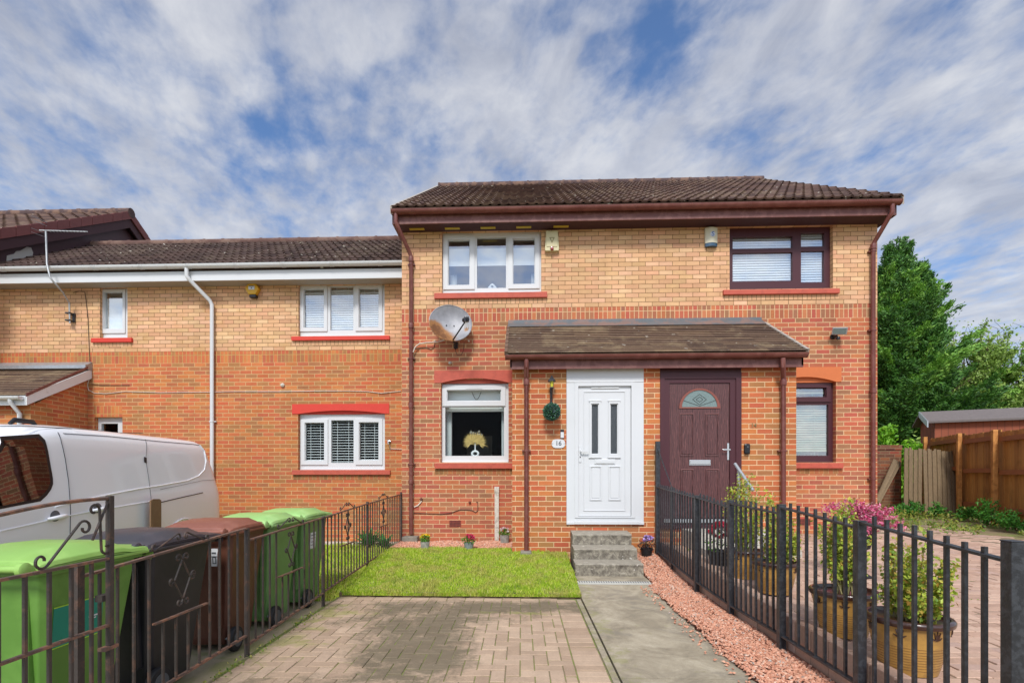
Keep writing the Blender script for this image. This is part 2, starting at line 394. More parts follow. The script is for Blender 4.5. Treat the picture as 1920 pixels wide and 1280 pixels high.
def window(parent, Yw, frame, lights, m='upvc', sill=None, sill_m='red_paint', depth=.085, blind=None, glass='glass', label=None, curtain=None, vents=()):
    """frame: (x0,x1,z0,z1) metres; lights: [(x0,x1,z0,z1, sash or None, style)]"""
    x0, x1, z0, z1 = frame; yf = Yw+depth
    w = MB(); w.holewall(x0, x1, z0, z1, yf, yf+.065, [l[:4] for l in lights], m)
    w.box(x0+.01, x1-.01, yf-.02, yf-.001, z0, z0+.028, m)
    wo = w.build('window', parent, bevel=.004)
    if label: wo['label'] = label
    for l in lights:
        if l[4]:
            sx0, sx1, sz0, sz1 = l[4]; s = MB(); s.holewall(sx0, sx1, sz0, sz1, yf-.022, yf-.001, [l[:4]], m)
            # glazing bead, a little recessed slope round the glass
            e = .012; gx0, gx1, gz0, gz1 = l[:4]
            s.box(gx0, gx1, yf+.004, yf+.02, gz1-e, gz1, m); s.box(gx0, gx1, yf+.004, yf+.02, gz0, gz0+e, m)
            s.box(gx0, gx0+e, yf+.004, yf+.02, gz0+e, gz1-e, m); s.box(gx1-e, gx1, yf+.004, yf+.02, gz0+e, gz1-e, m)
            if l[5] == 'vent':
                c = (gx0+gx1)/2; s.box(c-.14, c+.14, yf-.03, yf-.022, gz1+.02, gz1+.032, 'upvc_old')
            s.build('sash', wo, bevel=.005)
    g = MB()
    for l in lights: g.box(l[0]-.005, l[1]+.005, yf+.030, yf+.036, l[2]-.005, l[3]+.005, glass)
    g.build('pane', wo)
    if blind:
        b = MB(); kind = blind[0]
        for l in lights:
            yb = yf+.072
            if kind == 'slats':
                _, mat, pitch, ang, top, bot = blind
                z = l[2]+bot-.03; zt = l[3]-top+.03; dy = .022*math.cos(ang); dz = .022*math.sin(ang)
                while z < zt:
                    b.add([(l[0]-.02, yb-dy, z-dz), (l[1]+.02, yb-dy, z-dz), (l[1]+.02, yb+dy, z+dz), (l[0]-.02, yb+dy, z+dz),
                           (l[0]-.02, yb-dy, z-dz+.0025), (l[1]+.02, yb-dy, z-dz+.0025), (l[1]+.02, yb+dy, z+dz+.0025), (l[0]-.02, yb+dy, z+dz+.0025)],
                          [(0, 3, 2, 1), (4, 5, 6, 7), (0, 1, 5, 4), (2, 3, 7, 6), (1, 2, 6, 5), (3, 0, 4, 7)], mat); z += pitch
                for k in (.25, .75):
                    xx = l[0]+(l[1]-l[0])*k; b.tube([(xx, yb-.026, l[2]-.02), (xx, yb-.026, l[3])], .0025, 4, mat)
                if bot > 0: b.box(l[0]-.02, l[1]+.02, yb-.02, yb+.02, l[2]+bot-.05, l[2]+bot-.02, mat)
            if kind == 'roller':
                _, mat, za, zb = blind
                b.box(l[0]-.03, l[1]+.03, yb, yb+.004, max(za, l[2]-.03), min(zb, l[3]+.03), mat)
        b.build('blind', wo)
    if curtain:
        for (cx0, cx1, cz0, cz1, mat) in curtain:
            c = MB(); n = 24; vs = []; yb = yf+.22
            for i in range(n+1):
                x = cx0+(cx1-cx0)*i/n; y = yb+.02*math.sin(i*1.9)
                vs += [(x, y, cz0), (x, y, cz1)]
            c.add(vs, [(2*i, 2*i+2, 2*i+3, 2*i+1) for i in range(n)], mat)
            c.build('curtain', wo, smooth=60)
    if sill:
        sx0, sx1, sz0, sz1 = sill; s = MB()
        s.prism([(Yw-.05, sz0), (Yw-.05, sz1-.012), (Yw+depth+.03, sz1), (Yw+depth+.03, sz0)], sx0, sx1, 'x', sill_m)
        s.build('sill', wo, bevel=.004)
    return wo

def lintel(parent, Yw, rect, arch, m, rise, proud=.012, depth=.09):
    """painted concrete lintel with a shallow segmental arch cut out of its underside; arch=(x0,x1)"""
    x0, x1, z0, z1 = rect; a0, a1 = arch; n = 18; y0 = Yw-proud
    pts = [(x0, z0), (x0, z1), (x1, z1), (x1, z0), (a1, z0)]
    arc = [(a1+(a0-a1)*i/n, z0+rise*(1-(2*i/n-1)**2)) for i in range(1, n)]
    pts += arc+[(a0, z0)]
    b = MB()
    top = z1; prev = (x0, z0)
    # split in quads so the face stays clean
    xs = [x0, a0]+[p[0] for p in reversed(arc)]+[a1, x1]; zs = [z0, z0]+[p[1] for p in reversed(arc)]+[z0, z0]
    for i in range(len(xs)-1):
        if xs[i+1]-xs[i] < 1e-4: continue
        b.add([(xs[i], y0, zs[i]), (xs[i+1], y0, zs[i+1]), (xs[i+1], y0, top), (xs[i], y0, top),
               (xs[i], Yw+depth, zs[i]), (xs[i+1], Yw+depth, zs[i+1]), (xs[i+1], Yw+depth, top), (xs[i], Yw+depth, top)],
              [(0, 1, 2, 3), (0, 4, 5, 1), (3, 2, 6, 7)], m)
    b.add([(x0, y0, z0), (x0, y0, z1), (x0, Yw+depth, z1), (x0, Yw+depth, z0)], [(0, 1, 2, 3)], m)
    b.add([(x1, y0, z0), (x1, y0, z1), (x1, Yw+depth, z1), (x1, Yw+depth, z0)], [(3, 2, 1, 0)], m)
    b.box(a0, a1, Yw+.045, Yw+depth+.06, z0+.001, z0+rise+.012, m)         # the set-back infill under the arch
    return b.build('lintel', parent, merge=True)

def gutter(parent, x0, x1, Y, z, m, r=.058, union=1.8, u0=.6, name='gutter', endcap=True):
    g = MB(); n = 10; prof = [(Y+r*math.cos(PI+PI*i/n), z+r*1.05*math.sin(PI+PI*i/n)) for i in range(n+1)]
    prof += [(Y+(r-.006)*math.cos(2*PI-PI*i/n), z+(r-.006)*math.sin(2*PI-PI*i/n)) for i in range(n+1)]
    g.prism(prof, x0, x1, 'x', m)
    x = x0+u0
    while x < x1-.1:
        pp = [(Y+(r+.006)*math.cos(PI+PI*i/n), z+(r*1.05+.006)*math.sin(PI+PI*i/n)) for i in range(n+1)]+[(Y+(r+.001)*math.cos(2*PI-PI*i/n), z+(r*1.05+.001)*math.sin(2*PI-PI*i/n)) for i in range(n+1)]
        g.prism(pp, x-.035, x-.02, 'x', m); g.prism(pp, x+.02, x+.035, 'x', m); g.prism(pp, x-.006, x+.006, 'x', m); x += union
    for x in ((x0, x1) if endcap else ()):
        g.prism([(Y+(r+.004)*math.cos(PI+PI*i/n), z+(r*1.05+.004)*math.sin(PI+PI*i/n)) for i in range(n+1)], x-.006, x+.006, 'x', m)
    return g.build(name, parent, smooth=35)
def downpipe(parent, pts, m, r=.034, clips=(), name='downpipe', collars=()):
    d = MB(); d.tube(pts, r, 14, m)
    for z in collars: x, y = pts[-1][0], pts[-1][1]; d.lathe([(r+.009, z-.04), (r+.010, z-.035), (r+.010, z+.035), (r+.009, z+.04)], (x, y, 0), 14, m)
    for z in clips:
        x, y = pts[-1][0], pts[-1][1]; d.lathe([(r+.004, z-.012), (r+.006, z-.01), (r+.006, z+.01), (r+.004, z+.012)], (x, y, 0), 14, m)
        d.box(x-r-.028, x+r+.028, y+r*.3, y+r+.03, z-.012, z+.012, m)
    return d.build(name, parent, smooth=40)

# roof tiles -----------------------------------------------------
def tilemat(name, cols, lichen, lamt, speck=0.):
    m, t, b = newmat(name)
    uv = t.node('ShaderNodeUVMap'); x, y, z = t.sep(uv.outputs[0])
    wn = t.node('ShaderNodeTexWhiteNoise', noise_dimensions='2D'); t.l.new(t.comb(t.m('FLOOR', x), t.m('FLOOR', y), 0.), wn.inputs['Vector'])
    c = t.ramp(wn.outputs['Value'], [(i/(len(cols)-1), lin(q)) for i, q in enumerate(cols)])
    pos = t.node('ShaderNodeNewGeometry').outputs['Position']
    k = t.noise(pos, 14, 6, .7); f = t.m('ADD', t.m('MULTIPLY', k, .9), .55); c = t.mix(1.0, c, t.comb(f, f, f), 'MULTIPLY')
    l = t.noise(pos, 3.2, 6, .7, .4); l2 = t.noise(pos, .5, 3, .5)
    lf = t.m('MULTIPLY', t.sstep(t.m('ADD', t.m('MULTIPLY', l, .7), t.m('MULTIPLY', l2, .35)), .50, .66), lamt)
    c = t.mix(lf, c, lin(lichen))
    if speck:
        s = t.noise(pos, 9, 2, .5); c = t.mix(t.m('MULTIPLY', t.sstep(s, .70, .73), speck), c, lin('c9c3b4'))
    t.l.new(c, b.inputs['Base Color']); b.inputs['Roughness'].default_value = .85; b.inputs['Specular IOR Level'].default_value = .3
    t.l.new(t.bump(t.noise(pos, 90, 4, .7), .5, .006), b.inputs['Normal'])
tilemat('roof_tile', ['45322c', '54403a', '62493e', '503c36', '6a5246'], '7e6a58', .7, .8)
tilemat('roof_tile_dark', ['3b2c28', '4a3832', '54413a', '453631'], '6f6152', .6, .9)
tilemat('plain_tile', ['56443a', '685446', '78624f', '604c40', '867058'], '948268', .75, .6)
pm('ridge_tile', '4e3a38', .8, var=.3, vs=6, bump=.3, col2='8a6a55', c2amt=.6, c2scale=5); pm('ridge_red', '5e4138', .8, var=.3, vs=6, col2='8e7464', c2amt=.5); pm('fanlight_trim', '84493c', .45)
pm('mortar_grey', 'a39a90', .9, var=.2, vs=15, bump=.4)

pm('plain_edge', '6a5242', .85, var=.25, vs=9)
def tile_roof(parent, x0, x1, ye, ze, yr, zr, m, roll=.150, gauge=.335, amp=.027, lap=.028, name='roof', flat=False, tw=.30, thick=.10):
    """front slope from eaves (ye,ze) up to ridge (yr,zr); rolls across, courses stepping up the slope"""
    L = math.hypot(yr-ye, zr-ze); n = max(1, round(L/gauge)); g = L/n; dy, dz = (yr-ye)/L, (zr-ze)/L; ny, nz = -dz, dy
    if flat: xs = np.linspace(x0, x1, 2*max(1, int((x1-x0)/1.0))+1)
    else:
        k = int(round((x1-x0)/roll)); pts = []
        for i in range(k):
            for ph in (0, .18, .34, .5, .62, .7, .78, .9): pts.append(x0+(i+ph)*(x1-x0)/k)
        xs = np.array(pts+[x1])
    V = []; Fc = []; UV = []; nx = len(xs); b = MB()
    def hgt(x):
        if flat: return 0.
        ph = ((x-x0)/((x1-x0)/round((x1-x0)/roll))) % 1.0
        return amp*(math.exp(-((ph-.70)/.16)**2))
    hs = [hgt(x) for x in xs]; rng = random.Random(3)
    for c in range(n):
        jit = rng.uniform(-.002, .002)
        for row, (s, lift) in enumerate(((c*g, 0), (c*g-.003, lap+jit), (c*g+g*.5, lap*.55+jit), (c*g+g+.012, 0.001))):
            for x, h in zip(xs, hs):
                hh = h*(1 if row else .7) + lift; V.append((x, ye+dy*s+ny*hh, ze+dz*s+nz*hh))
        base = c*4*nx
        for row in range(3):
            for i in range(nx-1):
                a = base+row*nx+i; Fc.append((a, a+1, a+nx+1, a+nx))
    b.add(V, Fc, m)
    # solid underside, so the roof has a thickness
    b.add([(x0, ye-ny*0, ze-.01), (x1, ye, ze-.01), (x1, yr, zr-.01), (x0, yr, zr-.01), (x0, ye-ny*thick, ze-nz*thick), (x1, ye-ny*thick, ze-nz*thick), (x1, yr, zr-thick*1.2), (x0, yr, zr-thick*1.2)],
          [(4, 7, 6, 5), (0, 4, 5, 1), (0, 3, 7, 4), (1, 5, 6, 2)], m)
    o = b.build(name, parent)
    me = o.data; uvl = me.uv_layers.new(name='UVMap'); off = np.zeros(3); p = o.parent
    while p is not None: off += np.array(p.location); p = p.parent
    vc = np.array([v.co[:] for v in me.vertices])+off
    sl = ((vc[:, 1]-ye)*dy+(vc[:, 2]-ze)*dz)
    nf = len(Fc)
    lv = np.empty(len(me.loops), dtype=int); me.loops.foreach_get('vertex_index', lv)
    fs = np.repeat(np.arange(len(me.polygons)), [p.loop_total for p in me.polygons])
    # one course index per face from its order, so every tile keeps a single colour
    per = 3*(nx-1); course = np.where(fs < nf, fs//per, 0)
    cx = np.zeros(len(me.polygons)); cx[:nf] = [(xs[i % (nx-1)]+xs[i % (nx-1)+1])/2 for i in range(nf)]
    wd = tw
    u = (cx[fs]-x0)/wd+100+np.where(course % 2 == 1, .5, 0.) if flat else (cx[fs]-x0)/wd+100.02
    uv = np.stack([u, course+.5], 1)
    uvl.data.foreach_set('uv', uv.ravel()); return o
def ridge(parent, p0, p1, m, r=.11, step=.45, name='ridge'):
    b = MB(); d = Vector(p1)-Vector(p0); L = d.length; n = int(L/step); d.normalize()
    for i in range(n):
        a = Vector(p0)+d*(L*i/n); c = Vector(p0)+d*(L*(i+1)/n+.02); rr = r*(1.0+.02*(i % 2))
        b.tube([a, a+d*.04, a+d*.05, c], [rr*1.09, rr*1.09, rr, rr], 12, m, cap=True)
    return b.build(name, parent, smooth=50)

# ---------------------------------------------------------------- main house (number 16 and 14)
HX0, HX1 = P(753.5, 700, Y1)[0], P(1645, 700, Y1)[0]
ZS1 = 5.53                                  # soffit level
house = thing('brick_house', 'semi-detached brick house with white and brown front doors, buff brick upper storey and brown eaves', 'house', (1.9, Y1, .2))
W_ul = pr(828.5, 1015, 436, 550, Y1); W_ul = (*W_ul[:2], P(920, 548.5, Y1)[1], P(920, 433, Y1)[1])
W_ll = pr(827, 953.5, 718, 866.5, Y1)
W_ur = pr(1368, 1562, 428, 541.5, Y1); W_ur = (*W_ur[:3], ZS1-.0)
W_lr = (4.22, P(1567.5, 780, Y1)[0], P(1530, 866.5, Y1)[1], P(1530, 714, Y1)[1])
ZE = .05
wl = MB()
bands = [(ZB1-.225, 'red_brick'), (ZB1, 'soldier_red'), (9., 'buff_brick')]
hz = lambda w: (w[0], w[1], w[2], w[3])
wl.holewall(HX0, HX1, ZE, ZS1+.15, Y1, Y1+.26, [(W_ul[0], W_ul[1], W_ul[2], ZS1+.0), (*W_ll[:3], W_ll[3]+.075), (W_ur[0], W_ur[1], W_ur[2], ZS1), (*W_lr[:3], W_lr[3]+.085),
            (.95, 1.85, .3, 2.8), (2.45, 3.4, .3, 2.8)], 'red_brick', bands)
YB1 = Y1+9.6; RY1 = 12.9; RZ1 = 8.74
wl.build('front_wall', house)
sw = MB()
for xx, xi in ((HX0, HX0+.26), (HX1-.26, HX1)):
    for za, zb, mm in ((ZE, ZB1-.225, 'red_brick'), (ZB1-.225, ZB1, 'soldier_red'), (ZB1, ZS1+.15, 'buff_brick')):
        sw.box(xx, xi, Y1+.261, YB1, za, zb, mm)
    sw.prism([(Y1+.02, ZS1+.151), (YB1-.02, ZS1+.151), (RY1, RZ1-.12)], xx+.001, xi-.001, 'x', 'buff_brick')
sw.box(HX0+.261, HX1-.261, YB1-.26, YB1, ZE, ZS1+.15, 'red_brick')
sw.build('side_wall', house)
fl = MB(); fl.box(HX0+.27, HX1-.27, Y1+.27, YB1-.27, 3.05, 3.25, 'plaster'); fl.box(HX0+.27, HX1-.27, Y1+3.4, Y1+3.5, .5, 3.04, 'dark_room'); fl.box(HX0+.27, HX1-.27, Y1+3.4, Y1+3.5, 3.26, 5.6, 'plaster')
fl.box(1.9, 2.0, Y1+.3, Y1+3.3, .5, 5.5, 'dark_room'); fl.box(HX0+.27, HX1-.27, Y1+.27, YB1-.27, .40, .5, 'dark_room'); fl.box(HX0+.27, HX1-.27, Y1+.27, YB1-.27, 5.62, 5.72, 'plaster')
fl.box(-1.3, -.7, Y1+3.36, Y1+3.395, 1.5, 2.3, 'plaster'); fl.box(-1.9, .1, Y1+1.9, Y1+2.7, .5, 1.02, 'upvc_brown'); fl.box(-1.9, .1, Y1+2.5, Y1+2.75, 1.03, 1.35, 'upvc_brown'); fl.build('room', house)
# header course of bricks on end below the sills
sc = MB()
for (a, b_, py0, py1, m) in ((814, 1026, 559, 570, 'buff_sold'), (1357, 1575, 551.5, 561, 'buff_sold'), (815, 960, 879, 889, 'red_sold'), (1492.5, 1582, 879, 888, 'red_sold')):
    pass
# roof
EY, EZ = 8.20, 5.735
VX0, VX1 = HX0-.07, HX1+.11
tile_roof(house, VX0, VX1, EY, EZ, RY1, RZ1, 'roof_tile')
bk = MB(); bk.add([(VX0, RY1, RZ1), (VX1, RY1, RZ1), (VX1, YB1+.4, EZ), (VX0, YB1+.4, EZ), (VX0, RY1, RZ1-.1), (VX1, RY1, RZ1-.1), (VX1, YB1+.4, EZ-.1), (VX0, YB1+.4, EZ-.1)],
                  [(0, 1, 2, 3), (4, 7, 6, 5), (0, 3, 7, 4), (1, 5, 6, 2), (3, 2, 6, 7)], 'roof_tile'); bk.build('rear_roof', house)
ridge(house, (VX0+.0, RY1, RZ1+.0), (VX1, RY1, RZ1+.0), 'ridge_tile', r=.10)
for xa, xb in ((VX0-.03, VX0+.02), (VX1-.02, VX1+.03)):
    vg = MB(); vg.prism([(EY+.02, EZ-.10), (EY+.02, EZ+.035), (RY1, RZ1+.05), (RY1, RZ1-.12)], xa, xb, 'x', 'mortar_grey'); vg.build('verge', house)
zf0 = 5.51
fa = MB(); fa.box(HX0-.02, HX1+.09, Y1-.31, Y1-.285, zf0, 5.73, 'brown_fascia'); fa.build('fascia', house, bevel=.003)
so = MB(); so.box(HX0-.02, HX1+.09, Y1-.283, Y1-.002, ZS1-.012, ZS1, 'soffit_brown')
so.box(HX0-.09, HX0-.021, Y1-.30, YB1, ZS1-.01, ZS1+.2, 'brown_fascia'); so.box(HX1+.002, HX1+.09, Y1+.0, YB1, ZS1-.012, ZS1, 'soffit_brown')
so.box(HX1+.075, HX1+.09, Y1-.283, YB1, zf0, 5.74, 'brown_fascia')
so.build('soffit', house)
for px, py in ((781.5, 425.5), (848, 424.5), (915, 423), (982, 422), (1052, 420)):
    x = P(px, py, Y1-.13)[0]; v = MB(); v.box(x-.125, x+.125, Y1-.15, Y1-.09, ZS1-.02, ZS1-.0125, 'yellow_strip'); v.build('soffit_vent', house)
gutter(house, P(735, 390, 8.25)[0], P(1687, 382, 8.25)[0], Y1-.375, 5.70, 'brown_plastic', r=.062, union=.905, u0=.35)
gx = P(742, 400, Y1-.375)[0]; dxl = P(771, 700, Y1-.05)[0]; dxr = P(1636.5, 700, Y1-.05)[0]
downpipe(house, [(gx, Y1-.375, 5.66), (gx, Y1-.375, 5.52), (gx+.03, Y1-.35, 5.44), (dxl-.03, Y1-.10, 5.16), (dxl, Y1-.06, 5.08), (dxl, Y1-.06, .36)], 'brown_plastic', clips=(4.95, 3.35, 1.55), collars=(5.03, 3.9, 2.55, 1.25))
gxr = P(1673, 400, Y1-.375)[0]
downpipe(house, [(gxr, Y1-.375, 5.66), (gxr, Y1-.375, 5.52), (gxr-.03, Y1-.35, 5.46), (dxr+.03, Y1-.10, 5.24), (dxr, Y1-.06, 5.16), (dxr, Y1-.06, .36)], 'brown_plastic', clips=(5.05, 3.75, 1.3), collars=(5.12, 2.75))

def lrect(s, ox, oy, k, Y, *r):   # region zoom coords -> metres
    return pr(ox+r[0]/k, ox+r[1]/k, oy+r[2]/k, oy+r[3]/k, Y)
Yf = Y1+.085
q = lambda *r: lrect(0, 720, 320, 4, Yf, *r)
window(house, Y1, (W_ul[0], W_ul[1], W_ul[2], ZS1), [(*q(480, 645, 520, 860), q(446, 680, 488, 892), 'vent'), (*q(697, 915, 502, 880), None, ''), (*q(965, 1133, 512, 852), q(932, 1166, 482, 886), 'vent')],
       sill=pr(814, 1026, 546.5, 558, Y1-.05), blind=('roller', 'blind_white', P(920, 495, Yf)[1], P(920, 462, Yf)[1]), depth=.085,
       curtain=[(q(485, 535, 700, 860)[0], q(485, 535, 700, 860)[1], 3.9, 4.9, 'blind_white'), (q(1106, 1145, 700, 860)[0], q(1106, 1145, 700, 860)[1], 3.9, 4.9, 'blind_white')])
q = lambda *r: lrect(0, 720, 640, 5.3333, Yf, *r)
a = q(612, 1200, 655, 1142)
window(house, Y1, W_ll, [(*q(630, 1172, 485, 598), q(585, 1215, 440, 645), 'vent'), (*a, None, '')], sill=pr(815, 960.5, 866.5, 878, Y1-.05), glass='glass_low', blind=None,
       curtain=[(a[0]-.02, a[0]+.085, a[2]-.05, a[3]+.05, 'blind_white'), (a[1]-.05, a[1]+.02, a[2]-.05, a[3]+.05, 'blind_white')])
rb = MB(); t_ = q(630, 1172, 485, 598); rb.box(t_[0]-.05, t_[1]+.05, Yf+.16, Yf+.164, a[3]-.06, t_[3]+.05, 'blind_white'); rb.build('roller_blind', house)
ch = MB(); cxm = (t_[0]+t_[1])/2; ch.tube([(cxm-.05+.16*i/12, Yf+.14, t_[3]-.01-.13*math.sin(PI*i/12)) for i in range(13)], .004, 5, 'wire_black'); ch.build('blind_chain', house)
q = lambda *r: lrect(0, 1160, 320, 3.4286, Yf, *r)
window(house, Y1, W_ur, [(*q(733, 1118, 424, 500), None, ''), (*q(733, 1118, 527, 710), None, ''), (*q(1172, 1322, 400, 488), None, ''), (*q(1172, 1320, 516, 718), None, '')], m='upvc_brown',
       sill=pr(1357, 1575, 540.5, 550.5, Y1-.05), blind=('slats', 'blind_white', .042, R(62), 0, 0))
q = lambda *r: lrect(0, 1420, 560, 3.84, Yf, *r)
lr_t = q(322, 493, 640, 710); lr_b = q(200, 512, 762, 1128)
window(house, Y1, W_lr, [(4.33, lr_t[1], lr_t[2], lr_t[3], (4.28, q(0, 525, 0, 1)[1], q(0, 1, 600, 745)[2], q(0, 1, 610, 745)[3]), ''), (4.33, lr_b[1], lr_b[2], lr_b[3], None, '')], m='upvc_brown', sill=(4.1, P(1582, 870, Y1-.05)[0], *pr(1492, 1582, 866.5, 877.5, Y1-.05)[2:]),
       blind=('slats', 'blind_cream', .040, R(48), 0, .12))
rl = pr(814.5, 959, 694, 717.5, Y1); lintel(house, Y1, (rl[0], 0.02, rl[2], rl[3]), (W_ll[0], W_ll[1]), 'red_paint', .075)
rr_ = pr(1490, 1577, 688, 716, Y1); lintel(house, Y1, (4.08, rr_[1], rr_[2], rr_[3]), (4.22, W_lr[1]), 'orange_paint', .085)
# dentil strips of bricks on end under the sills
def dentils(parent, Y, rect, mats, mort):
    x0, x1, z0, z1 = rect; b = MB(); n = round((x1-x0)/.075); rg = random.Random(5)
    b.box(x0, x1, Y-.0015, Y+.02, z0, z1, mort)
    for i in range(n):
        xa = x0+(x1-x0)*i/n+.004; b.box(xa, xa+(x1-x0)/n-.008, Y-.004, Y+.02, z0+.004, z1-.004, mats[rg.randrange(len(mats))])
    b.build('brick_course', parent)
for i, c in enumerate(BUFFS[:4]): pm('buff_d%d' % i, c, .85, var=.15, vs=30)
for i, c in enumerate(['9c6a40', 'a5603c', '8a6038', 'ab6a3e']): pm('red_d%d' % i, c, .85, var=.2, vs=30)
pm('mort_dark', '6a4e32', .9); pm('mort_light', 'b59468', .9)
for (a0, a1, b0, b1, mt, mo) in ((816, 1025, 558.5, 570, ['buff_d%d' % i for i in range(4)], 'mort_dark'), (1358, 1574, 551, 562.5, ['buff_d%d' % i for i in range(4)], 'mort_dark')):
    dentils(house, Y1, pr(a0, a1, b0, b1, Y1), mt, mo)
dentils(house, Y1, (P(815, 880, Y1)[0], 0.03, *pr(815, 960, 879, 889, Y1)[2:]), ['red_d%d' % i for i in range(4)], 'mort_light')
dentils(house, Y1, (4.1, P(1580, 880, Y1)[0], *pr(815, 1580, 878.5, 888, Y1)[2:]), ['red_d%d' % i for i in range(4)], 'mort_light')
# air bricks
pm('air_brick', '8e3f30', .8)
for (px, py, Y) in ((853.5, 981, Y1), (1508, 978, Y1)):
    x, z = P(px, py, Y); b = MB(); b.box(x-.10, x+.10, Y-.006, Y+.03, z-.055, z+.055, 'air_brick')
    for i in range(8):
        for j in range(4): b.box(x-.092+i*.0235, x-.076+i*.0235, Y-.0075, Y-.0061, z-.047+j*.025, z-.031+j*.025, 'wire_black')
    b.build('air_brick', house)

# porch ----------------------------------------------------------
PX0, PX1 = P(960.5, 800, YP)[0], P(1493, 800, YP)[0]
dW = pr(1062, 1207, 691, 982, YP); dB = pr(1237.5, 1390, 688, 985, YP); dB = (dB[0], dB[1], P(1310, 986, YP)[1], dB[3])
ZPT = P(1100, 690, YP)[1]
pw = MB(); pw.holewall(PX0, PX1, ZE, ZPT+.16, YP, YP+.105, [(dW[0], dW[1], dW[2], ZPT), (dB[0], dB[1], dB[2], ZPT)], 'red_brick_porch')
RT_Y, RT_Z = Y1-.005, P(1190, 607, Y1)[1]; RE_Y, RE_Z = YP-.17, P(1200, 664, YP-.17)[1]+.03
for xa, xb in ((PX0, PX0+.105), (PX1-.105, PX1)):
    pw.box(xa, xb, YP+.106, Y1-.002, ZE, ZPT+.16, 'red_brick_porch')
    pw.prism([(YP+.12, ZPT+.161), (Y1-.003, ZPT+.161), (Y1-.003, RT_Z-.16)], xa+.001, xb-.001, 'x', 'red_brick_porch')
pw.build('porch_wall', house)
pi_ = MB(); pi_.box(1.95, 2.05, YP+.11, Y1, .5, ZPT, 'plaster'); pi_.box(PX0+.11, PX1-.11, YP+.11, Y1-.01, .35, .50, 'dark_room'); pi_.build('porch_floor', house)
tile_roof(house, PX0-.09, PX1+.07, RE_Y, RE_Z, RT_Y, RT_Z, 'plain_tile', gauge=.098, lap=.016, flat=True, tw=.165, name='porch_roof', thick=.06)
fl_ = MB(); x0_, zA = P(955, 0, Y1)[0], RT_Z
dy_, dz_ = RT_Y-RE_Y, RT_Z-RE_Z; ln_ = math.hypot(dy_, dz_)
def onroof(s, up): return (RE_Y+dy_*s+(-dz_/ln_)*up, RE_Z+dz_*s+(dy_/ln_)*up)
y9, z9 = onroof(.885, .024)
fl_.prism([(Y1-.012, RT_Z+.0), (Y1-.012, RT_Z+.085), (Y1-.001, RT_Z+.085), (Y1-.001, RT_Z-.05)], PX0-.09, PX1+.05, 'x', 'lead')
fl_.prism([(y9, z9), onroof(1.0, .03), onroof(1.0, .04), (y9, z9+.006)], PX0-.09, PX1+.05, 'x', 'lead')
fl_.build('flashing', house)
for xx in (PX0-.10, PX1+.055):
    vp = MB()
    for i in range(7):
        a_, c_ = onroof(i/7.3, -.03), onroof((i+.97)/7.3, -.03); e_, f_ = onroof((i+.97)/7.3, .024), onroof(i/7.3, .030)
        vp.prism([a_, c_, e_, f_], xx-.01, xx+.035, 'x', 'mortar_grey' if xx > 0 else 'plain_edge')
    vp.build('porch_verge', house)
pf = MB(); pf.box(PX0-.02, PX1+.03, YP-.13, YP-.105, P(1200, 690, YP-.13)[1], P(1200, 672, YP-.13)[1], 'brown_fascia'); pf.box(PX0-.02, PX1+.03, YP-.104, YP-.001, ZPT-.01, ZPT+.012, 'brown_fascia')
for xx in (PX0-.03, PX1+.005): pf.prism([(YP-.13, ZPT-.01), (YP-.13, ZPT+.17), (Y1-.01, RT_Z-.05), (Y1-.01, RT_Z-.26), (YP+.1, ZPT+.05)], xx, xx+.025, 'x', 'soffit_brown')
pf.build('porch_fascia', house)
gutter(house, P(948, 668, YP-.19)[0], P(1512, 668, YP-.19)[0], YP-.19, P(1200, 664.5, YP-.19)[1], 'brown_plastic', r=.058, union=.83, u0=.30, name='porch_gutter')
for i, (px, pyb) in enumerate(((987, 1033), (1468, 1015))):
    xg = P(px, 670, YP-.19)[0]; zt = P(px, 674, YP-.19)[1]; xx = P(px, 860, YP-.05)[0]
    downpipe(house, [(xg, YP-.19, zt+.02), (xg, YP-.19, zt-.10), (xx, YP-.06, zt-.24), (xx, YP-.06, P(px, pyb, YP-.05)[1])], 'brown_plastic', clips=(P(px, 845, YP)[1],), collars=(zt-.30,), name='porch_downpipe')

# doors ----------------------------------------------------------
def raised(b, x0, x1, z0, z1, y, m, w=.022, d=.014, fld=True):
    """picture-frame moulding round a panel"""
    for (a0, a1, c0, c1) in ((x0, x1, z1-w, z1), (x0, x1, z0, z0+w), (x0, x0+w, z0+w, z1-w), (x1-w, x1, z0+w, z1-w)): b.box(a0, a1, y-d, y, c0, c1, m)
    if fld: b.box(x0+w*1.8, x1-w*1.8, y-d*.5, y, z0+w*1.8, z1-w*1.8, m)
Yd = YP+.05
q = lambda *r: lrect(0, 960, 680, 4, Yd-.03, *r)
fr = MB(); leaf = q(495, 892, 176, 1150); inn = q(535, 850, 214, 1110)
fr.holewall(dW[0]+.002, dW[1]-.002, dW[2]+.03, ZPT-.002, Yd-.055, Yd+.05, [leaf], 'upvc')
st = q(470, 918, 150, 1160)
fr.holewall(st[0], st[1], st[2], st[3], Yd-.067, Yd-.0555, [leaf], 'upvc'); zc = q(410, 980, 143, 147)
fr.box(dW[0]+.002, dW[1]-.002, Yd-.062, Yd-.056, zc[2], zc[3]+.008, 'upvc_old')
fr.box(dW[0], dW[1], YP-.03, YP+.09, dW[2]-.005, dW[2]+.029, 'upvc'); sx = q(466, 945, 1, 2); fr.box(sx[0], sx[1], YP-.05, YP-.031, dW[2]+.0, dW[2]+.045, 'upvc')
fr.build('door_frame', house, bevel=.004)['label'] = 'broad white door surround'
dr = MB(); gl1 = q(598, 645, 312, 680); gl2 = q(740, 788, 312, 680)
